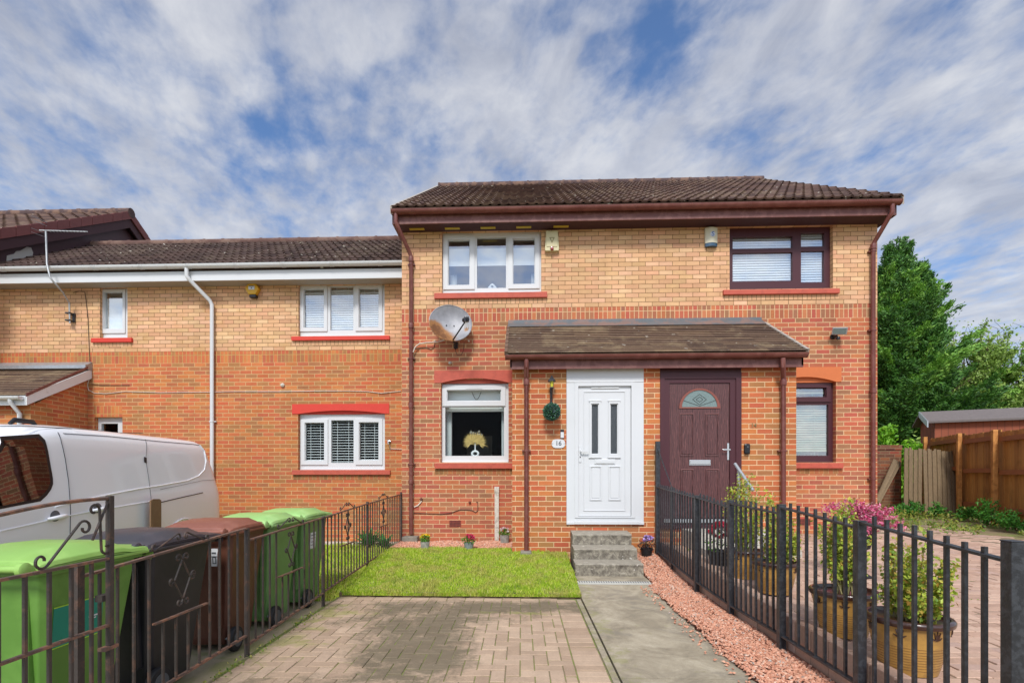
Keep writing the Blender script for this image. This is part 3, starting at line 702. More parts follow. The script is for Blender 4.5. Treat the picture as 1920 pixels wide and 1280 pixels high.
dr.holewall(leaf[0]+.004, leaf[1]-.004, leaf[2]+.004, leaf[3]-.004, Yd-.035, Yd+.03, [gl1, gl2], 'upvc')
for f_ in (q(580, 665, 290, 705), q(722, 808, 290, 705)): 
    g_ = gl1 if f_[0] < gl1[0] < f_[1] else gl2
    dr.holewall(f_[0], f_[1], f_[2], f_[3], Yd-.050, Yd-.0355, [(g_[0]-.012, g_[1]+.012, g_[2]-.012, g_[3]+.012)], 'upvc')
    dr.box(f_[0]-.012, f_[1]+.012, Yd-.056, Yd-.0355, f_[2]-.016, f_[2]-.001, 'upvc'); dr.box(f_[0]-.008, f_[1]+.008, Yd-.056, Yd-.0355, f_[3]+.001, f_[3]+.014, 'upvc')
raised(dr, inn[0], inn[1], inn[2], inn[3], Yd-.035, 'upvc', w=.012, d=.009, fld=False)
for f_ in (q(582, 672, 772, 1030), q(722, 815, 772, 1030)): raised(dr, *f_, Yd-.035, 'upvc', w=.018, d=.013)
vt = q(592, 800, 182, 194); dr.box(vt[0], vt[1], Yd-.05, Yd-.0355, vt[2], vt[3], 'upvc_old')
d16 = dr.build('door', house, bevel=.004); d16['label'] = 'white panelled front door with two tall slim panes'
g = MB(); [g.box(x[0]-.004, x[1]+.004, Yd-.012, Yd-.004, x[2]-.004, x[3]+.004, 'obscure_glass') for x in (gl1, gl2)]; g.build('door_pane', d16)
l = MB(); lb = q(618, 772, 722, 758); l.box(lb[0], lb[1], Yd-.047, Yd-.0355, lb[2], lb[3], 'upvc_old'); l.box(lb[0]+.012, lb[1]-.012, Yd-.052, Yd-.0471, lb[2]+.012, lb[3]-.008, 'upvc'); l.build('letterbox', d16, bevel=.003)
h = MB(); hb = q(500, 520, 620, 745); h.box(hb[0], hb[1], Yd-.045, Yd-.0355, hb[2], hb[3], 'upvc'); ha = q(508, 572, 657, 668); h.box(ha[0], ha[0]+.02, Yd-.085, Yd-.0451, ha[2], ha[3], 'upvc'); h.box(ha[0], ha[1], Yd-.095, Yd-.0851, ha[2], ha[3], 'upvc')
kh = q(507, 515, 700, 712); h.box(kh[0], kh[1], Yd-.0465, Yd-.0451, kh[2], kh[3], 'wire_black'); h.build('door_handle', d16, bevel=.003)
# brown door of number 14
m_, t_n, b_n = newmat('door_brown')
tc_ = t_n.node('ShaderNodeTexCoord').outputs['Object']; xx_, yy_, zz_ = t_n.sep(tc_)
wv = t_n.node('ShaderNodeTexWave'); wv.wave_type = 'BANDS'; wv.bands_direction = 'X'; t_n.l.new(t_n.comb(xx_, 0., t_n.m('MULTIPLY', zz_, .16)), wv.inputs['Vector'])
wv.inputs['Scale'].default_value = 16; wv.inputs['Distortion'].default_value = 9; wv.inputs['Detail'].default_value = 3; wv.inputs['Detail Scale'].default_value = 1.6
t_n.l.new(t_n.ramp(wv.outputs['Fac'], [(.2, lin('472a2a')), (.75, lin('5e3837')), (1., lin('6e4644'))]), b_n.inputs['Base Color']); b_n.inputs['Roughness'].default_value = .42
t_n.l.new(t_n.bump(wv.outputs['Fac'], .35, .004), b_n.inputs['Normal'])
pm('door_brown_mould', '744a47', .4, var=.1, vs=20)
fb = MB(); lf = q(1180, 1632, 152, 1168); st2 = q(1140, 1675, 120, 1180)
fb.holewall(dB[0]+.002, dB[1]-.002, dB[2]+.02, ZPT-.002, Yd-.045, Yd+.05, [lf], 'upvc_brown'); fb.holewall(q(1108, 1, 1, 2)[0], q(1, 1715, 1, 2)[1], dB[2]+.03, q(1, 2, 85, 90)[3], Yd-.060, Yd-.0455, [st2], 'upvc_brown')
fb.build('door_frame', house, bevel=.005)['label'] = 'dark brown door surround'
cap_ = MB(); th_ = q(1215, 1640, 1170, 1196); cap_.box(dB[0]+.05, dB[1]-.05, Yd-.075, Yd-.02, th_[2], th_[3], 'galv'); cap_.box(dB[0], dB[1], YP-.03, YP+.09, dB[2]-.03, dB[2]+.0195, 'upvc_brown'); cap_.build('threshold', house, bevel=.004)
db = MB(); db.box(lf[0]+.003, lf[1]-.003, Yd-.03, Yd+.02, lf[2]+.01, lf[3]-.003, 'door_brown')
for f_ in (q(1258, 1362, 378, 700), q(1448, 1550, 378, 700), q(1265, 1362, 795, 1150), q(1452, 1552, 795, 1150)):
    x0, x1, z0, z1 = f_; w_ = .016
    for (a0, a1, c0, c1) in ((x0, x1, z1-w_, z1), (x0, x1, z0, z0+w_), (x0, x0+w_, z0+w_, z1-w_), (x1-w_, x1, z0+w_, z1-w_)): db.box(a0, a1, Yd-.040, Yd-.0301, c0, c1, 'door_brown_mould' if c0 > z1-w_*1.1 else 'door_brown')
    db.box(x0+.03, x1-.03, Yd-.037, Yd-.0301, z0+.03, z1-.03, 'door_brown')
d14 = db.build('door', house, bevel=.004); d14['label'] = 'dark brown woodgrain front door with half-round leaded light'
ar = q(1252, 1560, 192, 342); axc = (ar[0]+ar[1])/2; ra = (ar[1]-ar[0])/2; rz = (ar[3]-ar[2]); g = MB(); n = 24
ring = [(axc+ra*math.cos(PI*i/n), ar[2]+rz*math.sin(PI*i/n)) for i in range(n+1)]; k_ = .86; ring2 = [(axc+ra*k_*math.cos(PI*i/n), ar[2]+.02+(rz-.045)*math.sin(PI*i/n)) for i in range(n+1)]
for i in range(n): g.prism([ring[i], ring[i+1], ring2[i+1], ring2[i]], Yd-.042, Yd-.0301, 'y', 'fanlight_trim')
g.prism([(ring[0][0], ring[0][1]), (ring2[0][0], ring2[0][1]), (ring2[-1][0], ring2[-1][1]), (ring[-1][0], ring[-1][1])], Yd-.042, Yd-.0301, 'y', 'fanlight_trim'); g.build('fanlight_frame', d14)
g = MB(); g.prism(ring2, Yd-.033, Yd-.0302, 'y', 'leaded_glass')
def seg(b, p0, p1, y, r, m): b.tube([(p0[0], y, p0[1]), (p1[0], y, p1[1])], r, 5, m)
cz = ar[2]+rz*.45; w2 = ra*.34; h2 = rz*.26
for (a_, c_) in (((-w2, 0), (0, h2)), ((0, h2), (w2, 0)), ((w2, 0), (0, -h2)), ((0, -h2), (-w2, 0)), ((-ra*.78, -h2*.2), (0, -h2*1.25)), ((0, -h2*1.25), (ra*.78, -h2*.2)), ((-w2*.5, 0), (0, h2*.5)), ((0, h2*.5), (w2*.5, 0)), ((w2*.5, 0), (0, -h2*.5)), ((0, -h2*.5), (-w2*.5, 0))):
    seg(g, (axc+a_[0], cz+a_[1]), (axc+c_[0], cz+c_[1]), Yd-.035, .003, 'wire_black')
g.build('fanlight', d14)
l = MB(); lb = q(1328, 1488, 727, 768); l.box(lb[0], lb[1], Yd-.042, Yd-.0301, lb[2], lb[3], 'galv'); l.box(lb[0]+.01, lb[1]-.01, Yd-.049, Yd-.0421, lb[2]+.016, lb[3]-.006, 'chrome'); l.build('letterbox', d14, bevel=.003)
h = MB(); hb = q(1612, 1627, 602, 728); h.box(hb[0], hb[1], Yd-.04, Yd-.0301, hb[2], hb[3], 'chrome'); ha = q(1570, 1627, 646, 657); h.box(ha[1]-.02, ha[1], Yd-.08, Yd-.0401, ha[2], ha[3], 'chrome'); h.box(ha[0], ha[1], Yd-.09, Yd-.0801, ha[2], ha[3], 'chrome'); h.build('door_handle', d14, bevel=.003)

# ---------------------------------------------------------------- neighbour terrace house on the left
NX0, NX1 = -10.3, HX0-.005
ZS2 = 5.03
nb = thing('terraced_house', 'lower terraced brick house with white gutters and dark roof, joined on the left', 'house', (-6.5, Y2, .0))
n_us = pr(187, 239, 536, 633, Y2); n_us = (*n_us[:3], ZS2); n_ul = pr(559.5, 721, 531, 629.5, Y2); n_ul = (*n_ul[:3], ZS2)
n_ll = pr(559, 721.5, 775.5, 880.5, Y2); n_ls = pr(177.5, 229.5, 782, 885, Y2)
w = MB(); w.holewall(NX0, NX1, -.2, ZS2+.1, Y2, Y2+.26, [n_us, n_ul, (*n_ll[:3], n_ll[3]+.062), n_ls], 'red_brick_neighbour', [(ZB2-.225, 'red_brick_neighbour'), (ZB2, 'soldier_red_neighbour'), (9., 'buff_brick_neighbour')]); w.build('front_wall', nb)
YB2 = Y2+4.5; sw = MB(); sw.box(NX0, NX0+.26, Y2+.261, YB2, -.2, ZS2+.1, 'red_brick_neighbour'); sw.box(NX1-.26, NX1, Y2+.261, YB2, -.2, ZS2+.1, 'red_brick_neighbour'); sw.box(NX0+.261, NX1-.261, YB2-.2, YB2, -.2, ZS2+.1, 'red_brick_neighbour'); sw.build('side_wall', nb)
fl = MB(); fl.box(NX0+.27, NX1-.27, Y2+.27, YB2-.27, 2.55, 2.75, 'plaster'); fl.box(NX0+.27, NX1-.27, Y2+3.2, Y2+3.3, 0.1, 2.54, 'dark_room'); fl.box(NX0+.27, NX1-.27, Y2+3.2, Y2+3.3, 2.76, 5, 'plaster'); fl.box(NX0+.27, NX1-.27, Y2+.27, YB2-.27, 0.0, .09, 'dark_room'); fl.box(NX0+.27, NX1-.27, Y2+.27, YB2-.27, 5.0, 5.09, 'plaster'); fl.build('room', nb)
RY2, RZ2 = 11.8, 6.88
tile_roof(nb, NX0, NX1-.01, 9.255, 5.30, RY2, RZ2, 'roof_tile_dark')
bk = MB(); bk.add([(NX0, RY2, RZ2), (NX1, RY2, RZ2), (NX1, YB2+.3, 5.2), (NX0, YB2+.3, 5.2)], [(0, 1, 2, 3)], 'roof_tile_dark'); bk.build('rear_roof', nb)
ridge(nb, (NX0, RY2, RZ2), (NX1, RY2, RZ2), 'ridge_red', r=.10)
fa = MB(); fa.box(NX0, NX1, Y2-.31, Y2-.285, ZS2-.02, ZS2+.16, 'upvc'); fa.build('fascia', nb, bevel=.003)
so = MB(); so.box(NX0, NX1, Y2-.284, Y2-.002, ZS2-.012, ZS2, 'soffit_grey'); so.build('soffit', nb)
gutter(nb, NX0, NX1-.005, Y2-.375, P(400, 496, Y2-.375)[1]+.0, 'upvc_old', r=.062, union=.90, u0=.5)
gx = P(350, 510, Y2-.375)[0]; dx = P(398, 700, Y2-.05)[0]; gz_ = P(400, 500, Y2-.375)[1]
downpipe(nb, [(gx, Y2-.375, gz_), (gx, Y2-.375, gz_-.16), (gx+.03, Y2-.35, gz_-.22), (dx-.03, Y2-.08, gz_-.52), (dx, Y2-.06, gz_-.60), (dx, Y2-.06, .0)], 'upvc', clips=(2.4, ), r=.036)
Yf = Y2+.085
q = lambda *r: lrect(0, 400, 400, 4, Yf, *r)
window(nb, Y2, n_ul, [(*q(680, 832, 568, 858), q(650, 856, 543, 886), ''), (*q(877, 1050, 550, 876), None, ''), (*q(1092, 1242, 562, 855), q(1068, 1268, 538, 882), '')], sill=pr(546, 730, 628.5, 637, Y2-.05), sill_m='bright_red_paint',
       blind=('slats', 'blind_white', .045, R(60), .07, 0))
q = lambda *r: lrect(0, 360, 700, 4, Yf, *r)
window(nb, Y2, n_ll, [(*q(848, 994, 368, 655), q(820, 1021, 344, 684), ''), (*q(1043, 1212, 350, 668), None, ''), (*q(1254, 1402, 365, 652), q(1228, 1430, 340, 684), '')], sill=pr(547, 731, 880, 889.5, Y2-.05),
       blind=('slats', 'blind_white', .052, R(12), 0, 0), glass='glass_low')
q = lambda *r: lrect(0, 0, 360, 4, Yf, *r)
window(nb, Y2, n_us, [(*q(782, 925, 750, 1028), q(765, 943, 733, 1060), '')], sill=pr(170, 246, 632, 641, Y2-.05), sill_m='bright_red_paint', blind=('roller', 'blind_white', 3.9, 4.86))
q = lambda *r: lrect(0, 0, 660, 4, Yf, *r)
window(nb, Y2, n_ls, [(*q(760, 885, 535, 850), None, '')], sill=pr(170, 238, 885, 893, Y2-.05), glass='glass_low')
ll = pr(548, 730, 757, 775.5, Y2); lintel(nb, Y2, ll, (n_ll[0], n_ll[1]), 'bright_red_paint', .062)
sl_ = pr(176, 229, 761, 781.5, Y2); b = MB(); b.box(sl_[0], sl_[1], Y2-.002, Y2+.05, sl_[2], sl_[3], 'soldier_red_neighbour'); b.build('brick_lintel', nb)
dentils(nb, Y2, pr(547, 730, 637.5, 647, Y2), ['buff_d%d' % i for i in range(4)], 'mort_dark'); dentils(nb, Y2, pr(170, 246, 641.5, 650, Y2), ['buff_d%d' % i for i in range(4)], 'mort_dark'); dentils(nb, Y2, pr(550, 729, 890, 899, Y2), ['red_d%d' % i for i in range(4)], 'mort_light')
# its porch, far left
px1 = P(165, 760, Y2)[0]; YQ = 8.44; px0 = px1-3.6
zt = P(85, 692, Y2)[1]; ze = P(28, 745, YQ-.15)[1]+.04
w = MB(); w.holewall(px0, px1, -.2, ze-.1, YQ, YQ+.105, [(px0+.9, px0+1.8, .1, 2.2)], 'red_brick_neighbour'); w.box(px1-.105, px1, YQ+.106, Y2-.002, -.2, ze-.1, 'red_brick_neighbour')
w.prism([(YQ+.1, ze-.099), (Y2-.003, ze-.099), (Y2-.003, zt-.15)], px1-.104, px1-.001, 'x', 'red_brick_neighbour'); w.build('porch_wall', nb)
b = MB(); b.box(px0+.9, px0+1.8, YQ+.02, YQ+.08, .1, 2.2, 'upvc'); b.build('door', nb)
tile_roof(nb, px0, px1+.06, YQ-.15, ze, Y2-.005, zt, 'plain_tile', gauge=.098, lap=.016, flat=True, tw=.165, name='porch_roof', thick=.05)
b = MB(); b.prism([(Y2-.16, zt-.02), (Y2-.16, zt+.045), (Y2-.10, zt+.07), (Y2-.012, zt+.13), (Y2-.001, zt+.13), (Y2-.001, zt-.05)], px0, px1+.09, 'x', 'silver_flash'); b.build('flashing', nb)
b = MB(); b.prism([(YQ-.15, ze-.17), (YQ-.15, ze-.005), (Y2-.01, zt-.01), (Y2-.01, zt-.19)], px1+.061, px1+.085, 'x', 'upvc_old'); b.box(px0, px1+.06, YQ-.155, YQ-.13, ze-.17, ze-.01, 'upvc'); b.build('bargeboard', nb)
b = MB(); b.prism([(YQ-.17, ze-.03), (YQ-.17, ze+.025), (Y2-.1, zt+.03), (Y2-.1, zt-.02)], px1+.086, px1+.094, 'x', 'brown_fascia'); b.build('porch_verge', nb)
gutter(nb, px0, px1+.04, YQ-.21, ze-.03, 'upvc_old', r=.055, union=1.6, name='porch_gutter'); xq = P(19, 760, YQ-.21)[0]
downpipe(nb, [(xq, YQ-.21, ze-.04), (xq, YQ-.21, ze-.12), (xq, YQ-.05, ze-.30), (xq, YQ-.05, 0)], 'upvc', name='porch_downpipe')

# ---------------------------------------------------------------- third house, further left: only its clad gable and roof show
GX = -10.32; g3 = thing('gable_house', 'taller tiled house behind the terrace with dark brown clad gable end', 'house', (-16, 12, 0))
PY, PZ = 12.75, 8.15
sl3 = .625
tile_roof(g3, -22, GX+.20, PY-4.5, PZ-sl3*4.5, PY, PZ, 'roof_tile', roll=.30, amp=.03, tw=.30)
b = MB(); b.add([(-22, PY, PZ), (GX+.20, PY, PZ), (GX+.20, PY+4.5, PZ-sl3*4.5), (-22, PY+4.5, PZ-sl3*4.5), (-22, PY, PZ-.12), (GX+.20, PY, PZ-.12), (GX+.20, PY+4.5, PZ-sl3*4.5-.12), (-22, PY+4.5, PZ-sl3*4.5-.12)], [(0, 1, 2, 3), (4, 7, 6, 5), (1, 5, 6, 2)], 'roof_tile'); b.build('rear_roof', g3)
pm('cladding', '4a3034', .6, var=.15, vs=3); pm('verge_tile', '7a4440', .7, var=.25, vs=5)
b = MB()
b.prism([(PY-4.1, PZ-sl3*4.1-.14), (PY-4.1, .0), (PY+4.1, .0), (PY+4.1, PZ-sl3*4.1-.14), (PY, PZ-.14)], -21.9, GX-.001, 'x', 'buff_brick_neighbour'); b.build('wall', g3)
b = MB(); zc0 = 5.35; b.prism([(9.62, PZ-sl3*(PY-9.62)-.15), (9.62, 4.6), (PY+4.0, 4.6), (PY+4.0, PZ-sl3*4.0-.15), (PY, PZ-.15)], GX, GX+.05, 'x', 'cladding'); b.build('cladding', g3)
b = MB()
for i in range(22):
    for sgn in (-1, 1):
        s0 = i*.30; s1 = s0+.29; ya, yb = PY+sgn*s0, PY+sgn*s1; za, zb = PZ-sl3*s0, PZ-sl3*s1
        if abs(ya-PY) > 4.3: continue
        b.prism([(ya, za+.05), (yb, zb+.06), (yb, zb-.15), (ya, za-.15)], GX+.201, GX+.235+.004*(i % 2), 'x', 'verge_tile')
b.build('verge', g3)
b = MB()
for sgn in (-1, 1): b.prism([(PY, PZ-.16), (PY+sgn*4.3, PZ-sl3*4.3-.16), (PY+sgn*4.3, PZ-sl3*4.3-.38), (PY, PZ-.38)], GX+.15, GX+.195, 'x', 'soffit_brown')
b.build('bargeboard', g3)
ridge(g3, (-22, PY, PZ+.0), (GX+.22, PY, PZ+.0), 'ridge_tile', r=.12)
pm('white_patch', 'c3bfb8', .8, var=.1)
pts = [PXp(x, y, GX+.055) for x, y in ((12, 491), (13, 479), (26, 476), (30, 471), (38, 470), (50, 463), (58, 464), (62, 474), (60, 483), (44, 486), (38, 490), (26, 490), (20, 492))]
b = MB(); b.prism(pts, GX+.0505, GX+.058, 'x', 'white_patch'); b.build('bare_patch', g3)

# ================================================================ GROUND
def gR(Y): return .205+.032*(min(max(Y, 1.0), 16.)-2.5)
def gMid(Y): return -.004 if Y < 5.6 else (.045+(Y-5.62)*(.235-.045)/(7.45-5.62) if Y < 7.45 else .235)
def gL(Y): return -.085 if Y < 5.9 else -.085+(min(Y, 9.3)-5.9)*.045
def smoothf(Y, pts):
    for (a, za), (b, zb) in zip(pts, pts[1:]):
        if Y <= b: return za+(zb-za)*max(0, (Y-a))/(b-a)
    return pts[-1][1]
GRAV = [(0, .0), (3.3, .035), (5.8, .05), (6.5, .085), (7.4, .225), (9, .24)]
m_, t, b_ = newmat('soil')
pos = t.node('ShaderNodeNewGeometry').outputs['Position']
c = t.ramp(t.noise(pos, 1.7, 6, .65), [(.3, lin('6c6048')), (.5, lin('8c7a5c')), (.62, lin('7c8a44')), (.75, lin('5c7a30'))])
t.l.new(c, b_.inputs['Base Color']); b_.inputs['Roughness'].default_value = 1; t.l.new(t.bump(t.noise(pos, 40, 4, .6), .5, .02), b_.inputs['Normal'])
xs = [-400, -60, -25, -12, -8, -5, -2.09, -2.03, 0, 2.02, 2.06, 4, 6, 9, 12, 16, 25, 60, 400]; ys = [-400, -60, -10, 0, 2, 4, 5.9, 7, 8, 9.3, 10, 12, 14, 16, 25, 60, 400]
vs = []
for y in ys:
    for x in xs:
        z = gL(y)-.02 if x <= -2.09 else (-.09 if x < 2.04 else gR(y)-.07-.5*(0 if 1 < y else 0))
        vs.append((x, y, z))
nx = len(xs); b = MB(); b.add(vs, [(j*nx+i, j*nx+i+1, (j+1)*nx+i+1, (j+1)*nx+i) for j in range(len(ys)-1) for i in range(nx-1)], 'soil')
tag(b.build('ground'), kind='structure')

def pavermat(name, cols, joint_dirt, stain, moss, spots, moss_spots, samt=.75):
    m, t, b = newmat(name)
    geo = t.node('ShaderNodeNewGeometry'); pos = geo.outputs['Position']; x, y, z = t.sep(pos)
    c = t.ramp(geo.outputs['Random Per Island'], [(i/(len(cols)-1), lin(q)) for i, q in enumerate(cols)])
    k = t.noise(pos, 70, 4, .7); f = t.m('ADD', t.m('MULTIPLY', k, .5), .75); c = t.mix(1.0, c, t.comb(f, f, f), 'MULTIPLY')
    def field(spots, base, sc):   # stains where the real drive has them, broken up by noise
        n = t.noise(pos, sc, 8, .66, .8); v = t.m('MULTIPLY', n, base)
        for gx, gy, rx, ry, a in spots:
            dx = t.m('MULTIPLY', t.m('SUBTRACT', x, gx), 1/rx); dy = t.m('MULTIPLY', t.m('SUBTRACT', y, gy), 1/ry)
            d2 = t.m('ADD', t.m('MULTIPLY', dx, dx), t.m('MULTIPLY', dy, dy)); v = t.m('ADD', v, t.m('MULTIPLY', t.m('EXPONENT', t.m('MULTIPLY', d2, -1.)), a))
        return v
    s = t.sstep(t.m('ADD', field(spots, 1.25, 2.6), t.m('MULTIPLY', t.noise(pos, 24., 6, .8), .62)), 0.98, 1.36); c = t.mix(t.m('MULTIPLY', s, samt), c, lin(stain))
    g = t.sstep(field(moss_spots, 1.3, 4.), .90, 1.15); c = t.mix(t.m('MULTIPLY', g, .6), c, lin(moss))
    dd = t.noise(pos, 7., 6, .7, .3); df = t.m('ADD', t.m('MULTIPLY', dd, .55), .70); c = t.mix(1.0, c, t.comb(df, df, df), 'MULTIPLY')
    sp = t.noise(pos, 55, 2, .5); c = t.mix(t.m('MULTIPLY', t.sstep(sp, .74, .78), .6), c, lin('cfc8bb'))
    t.l.new(c, b.inputs['Base Color']); b.inputs['Roughness'].default_value = .92; b.inputs['Specular IOR Level'].default_value = .25
    t.l.new(t.bump(t.noise(pos, 160, 4, .7), .4, .004), b.inputs['Normal']); return m
STN = [(-.6, 5.2, 1.5, .30, .34), (.35, 5.25, .6, .22, .26), (-1.0, 4.7, .9, .45, .26), (-.85, 4.1, .5, .6, .28), (-1.05, 3.4, .6, .7, .26), (-.6, 3.6, .35, .7, .16), (.1, 4.1, .40, .55, -.30), (.2, 3.2, .6, .6, -.3), (-1.6, 4.3, .2, .25, -.18), (-1.5, 3.7, .22, .22, -.22)]
MSS = [(-1.95, 4.5, .28, 2.4, .36), (.1, 4.97, .6, .09, .34), (-1.6, 4.95, .35, .12, .28), (-1.5, 4.02, .4, .10, .28), (-.75, 4.3, .5, .5, .10), (-.35, 3.6, .2, .5, .08), (.33, 4.6, .03, 1.0, .12), (-.7, 5.0, .8, .2, .08)]
pavermat('paver', ['ac947c', 'b29a84', 'bca48c', 'a68e78', 'b69e86'], '', '6c6350', '8c8e4a', STN, MSS, .86)
pavermat('paver_right', ['b59480', 'bd9e8a', 'c4a692', 'ab8c7a', 'b89884', 'b4988a'], '', '8b7b6c', '7d8a40', [(4, 9.3, 3, .8, .2)], [(5.0, 9.9, 3.5, .6, .28), (5.5, 9.0, 3.0, .4, .08)], .6)
pm('joint', '7d7258', .95, var=.3, vs=12, bump=.5, col2='76823c', c2amt=.9, c2scale=5, c2edge=(.40, .55)); pm('joint_right', '86745f', .95, var=.3, vs=12, col2='6c6a3c', c2amt=.5, c2scale=3)

def pavers(name, rects, m, zf, jm, base, jit=.0028, gap=.0065, seed=2):
    rg = random.Random(seed); b = MB(); h = .03; e = .0035
    for (x0, x1, y0, y1) in rects:
        x0 += gap/2; x1 -= gap/2; y0 += gap/2; y1 -= gap/2; dz = rg.uniform(-jit, jit); tx = rg.uniform(-jit, jit)*.5; ty = rg.uniform(-jit, jit)*.5
        def z(x, y): return zf(x, y)+dz+(tx if x > (x0+x1)/2 else -tx)+(ty if y > (y0+y1)/2 else -ty)
        vs = [(x0, y0, z(x0, y0)-h), (x1, y0, z(x1, y0)-h), (x1, y1, z(x1, y1)-h), (x0, y1, z(x0, y1)-h), (x0, y0, z(x0, y0)-e), (x1, y0, z(x1, y0)-e), (x1, y1, z(x1, y1)-e), (x0, y1, z(x0, y1)-e),
              (x0+e, y0+e, z(x0, y0)), (x1-e, y0+e, z(x1, y0)), (x1-e, y1-e, z(x1, y1)), (x0+e, y1-e, z(x0, y1))]
        b.add(vs, [(8, 9, 10, 11), (4, 5, 9, 8), (5, 6, 10, 9), (6, 7, 11, 10), (7, 4, 8, 11), (0, 1, 5, 4), (1, 2, 6, 5), (2, 3, 7, 6), (3, 0, 4, 7)], m)
    (bx0, bx1, by0, by1) = base; n = 14
    vs = [(bx0+(bx1-bx0)*i/n, by0+(by1-by0)*j/n, 0) for j in range(n+1) for i in range(n+1)]; vs = [(x, y, zf(x, y)-.006) for x, y, _ in vs]
    b.add(vs, [(j*(n+1)+i, j*(n+1)+i+1, (j+1)*(n+1)+i+1, (j+1)*(n+1)+i) for j in range(n) for i in range(n)], jm)
    return tag(b.build(name), kind='structure')
rects = []; U = .1005; X0, X1, YA, YBn = -2.02, .374, .6, 5.48
for i in range(-2, 26):
    for j in range(-2, 52):
        k = (i-j) % 4
        if k == 0: r = (X0+i*U, X0+(i+2)*U, YA+j*U, YA+(j+1)*U)
        elif k == 3: r = (X0+i*U, X0+(i+1)*U, YA+j*U, YA+(j+2)*U)
        else: continue
        r = (max(r[0], X0), min(r[1], X1), max(r[2], YA), min(r[3], YBn))
        if r[1]-r[0] > .02 and r[3]-r[2] > .02: rects.append(r)
j = 0
while YA+(j+1)*U < 5.6: rects.append((X1+.003, X1+.213, YA+j*U, YA+(j+1)*U)); j += 1
i = 0
while X0+(i+1)*.201 < X1+.02: rects.append((X0+i*.201, X0+(i+1)*.201, 5.485, 5.585)); i += 1
pavers('driveway', rects, 'paver', lambda x, y: .0+.004*math.sin(x*3.1)*math.sin(y*2.3), 'joint', (-2.06, .595, .5, 5.60))
# concrete path
m_, t, b_ = newmat('path_concrete')
pos = t.node('ShaderNodeNewGeometry').outputs['Position']; x, y, z = t.sep(pos)
c = t.ramp(t.noise(pos, 3.0, 8, .72, .6), [(.30, lin('7d7463')), (.46, lin('998e79')), (.60, lin('aea38d')), (.76, lin('c6bca6'))])
k = t.noise(t.comb(t.m('MULTIPLY', x, 4.), t.m('MULTIPLY', y, 120.), 0.), 1, 3, .6); f = t.m('ADD', t.m('MULTIPLY', k, .16), .92); c = t.mix(1.0, c, t.comb(f, f, f), 'MULTIPLY')
k = t.noise(pos, 140, 3, .7); f = t.m('ADD', t.m('MULTIPLY', k, .5), .75); c = t.mix(1.0, c, t.comb(f, f, f), 'MULTIPLY')
mo = t.sstep(t.m('ADD', t.noise(pos, 6, 5, .7), t.m('MULTIPLY', t.sstep(x, .95, .64), .14)), .60, .72); c = t.mix(t.m('MULTIPLY', mo, .5), c, lin('87864f'))
dk = t.sstep(t.m('ADD', t.noise(pos, 1.6, 6, .7, .8), t.m('MULTIPLY', t.sstep(x, 1.3, 1.5), .05)), .50, .62); c = t.mix(t.m('MULTIPLY', dk, .45), c, lin('767066'))
t.l.new(c, b_.inputs['Base Color']); b_.inputs['Roughness'].default_value = .9; t.l.new(t.bump(t.noise(pos, 90, 5, .7), .5, .005), b_.inputs['Normal'])
b = MB(); 
for k in range(8): b.box(.597, .645, .6+k*.62, .6+(k+1)*.62-.004, -.08, .003, 'path_concrete')
tag(b.build('driveway_kerb', bevel=.003), kind='structure')
zp = lambda Y: smoothf(Y, [(0, -.02), (3.3, .0), (5.6, .012), (6.54, .068)])
b = MB(); yy = [.6+i*.56 for i in range(11)]; rg = random.Random(4)
yy = [y for y in yy if y < 6.1]+[6.14]
for ya, yb in zip(yy, yy[1:]):
    n = 12; vs = []
    for k in range(n+1):
        w_ = 1.525+.012*math.sin(ya*7+k*1.3)+rg.uniform(-.006, .006); y_ = ya+.003+(yb-ya-.006)*k/n
        vs += [(.660, y_, zp(y_)), (w_, y_, zp(y_)), (.660, y_, -.1), (w_+.02, y_, -.1)]
    b.add(vs, [(4*k, 4*k+1, 4*k+5, 4*k+4) for k in range(n)]+[(4*k+1, 4*k+3, 4*k+7, 4*k+5) for k in range(n)]+[(4*k, 4*k+4, 4*k+6, 4*k+2) for k in range(n)]+[(0, 2, 3, 1), (4*n, 4*n+1, 4*n+3, 4*n+2)], 'path_concrete')
b.box(.69, 1.57, 6.26, 6.56, -.1, .064, 'path_concrete')
tag(b.build('path', merge=True), kind='structure')
pm('label_grey', '55585c', .5); pm('drain_grey', 'c2c2ba', .6, var=.15, vs=20)
b = MB(); b.box(.68, 1.56, 6.15, 6.255, -.05, .060, 'drain_grey')
for i in range(29): b.box(.70+i*.0295, .712+i*.0295, 6.165, 6.24, .0601, .062, 'label_grey')
tag(b.build('channel_drain'), 'grey slotted drainage channel across the foot of the concrete steps', 'drain')
pm('slab_dirty', '8a8068', .9, var=.3, vs=5, bump=.4, col2='6f7240', c2amt=.7, c2scale=3)
b = MB(); b.box(-8.2, -2.10, .3, 5.72, -.2, -.084, 'slab_dirty'); tag(b.build('driveway'), kind='structure')
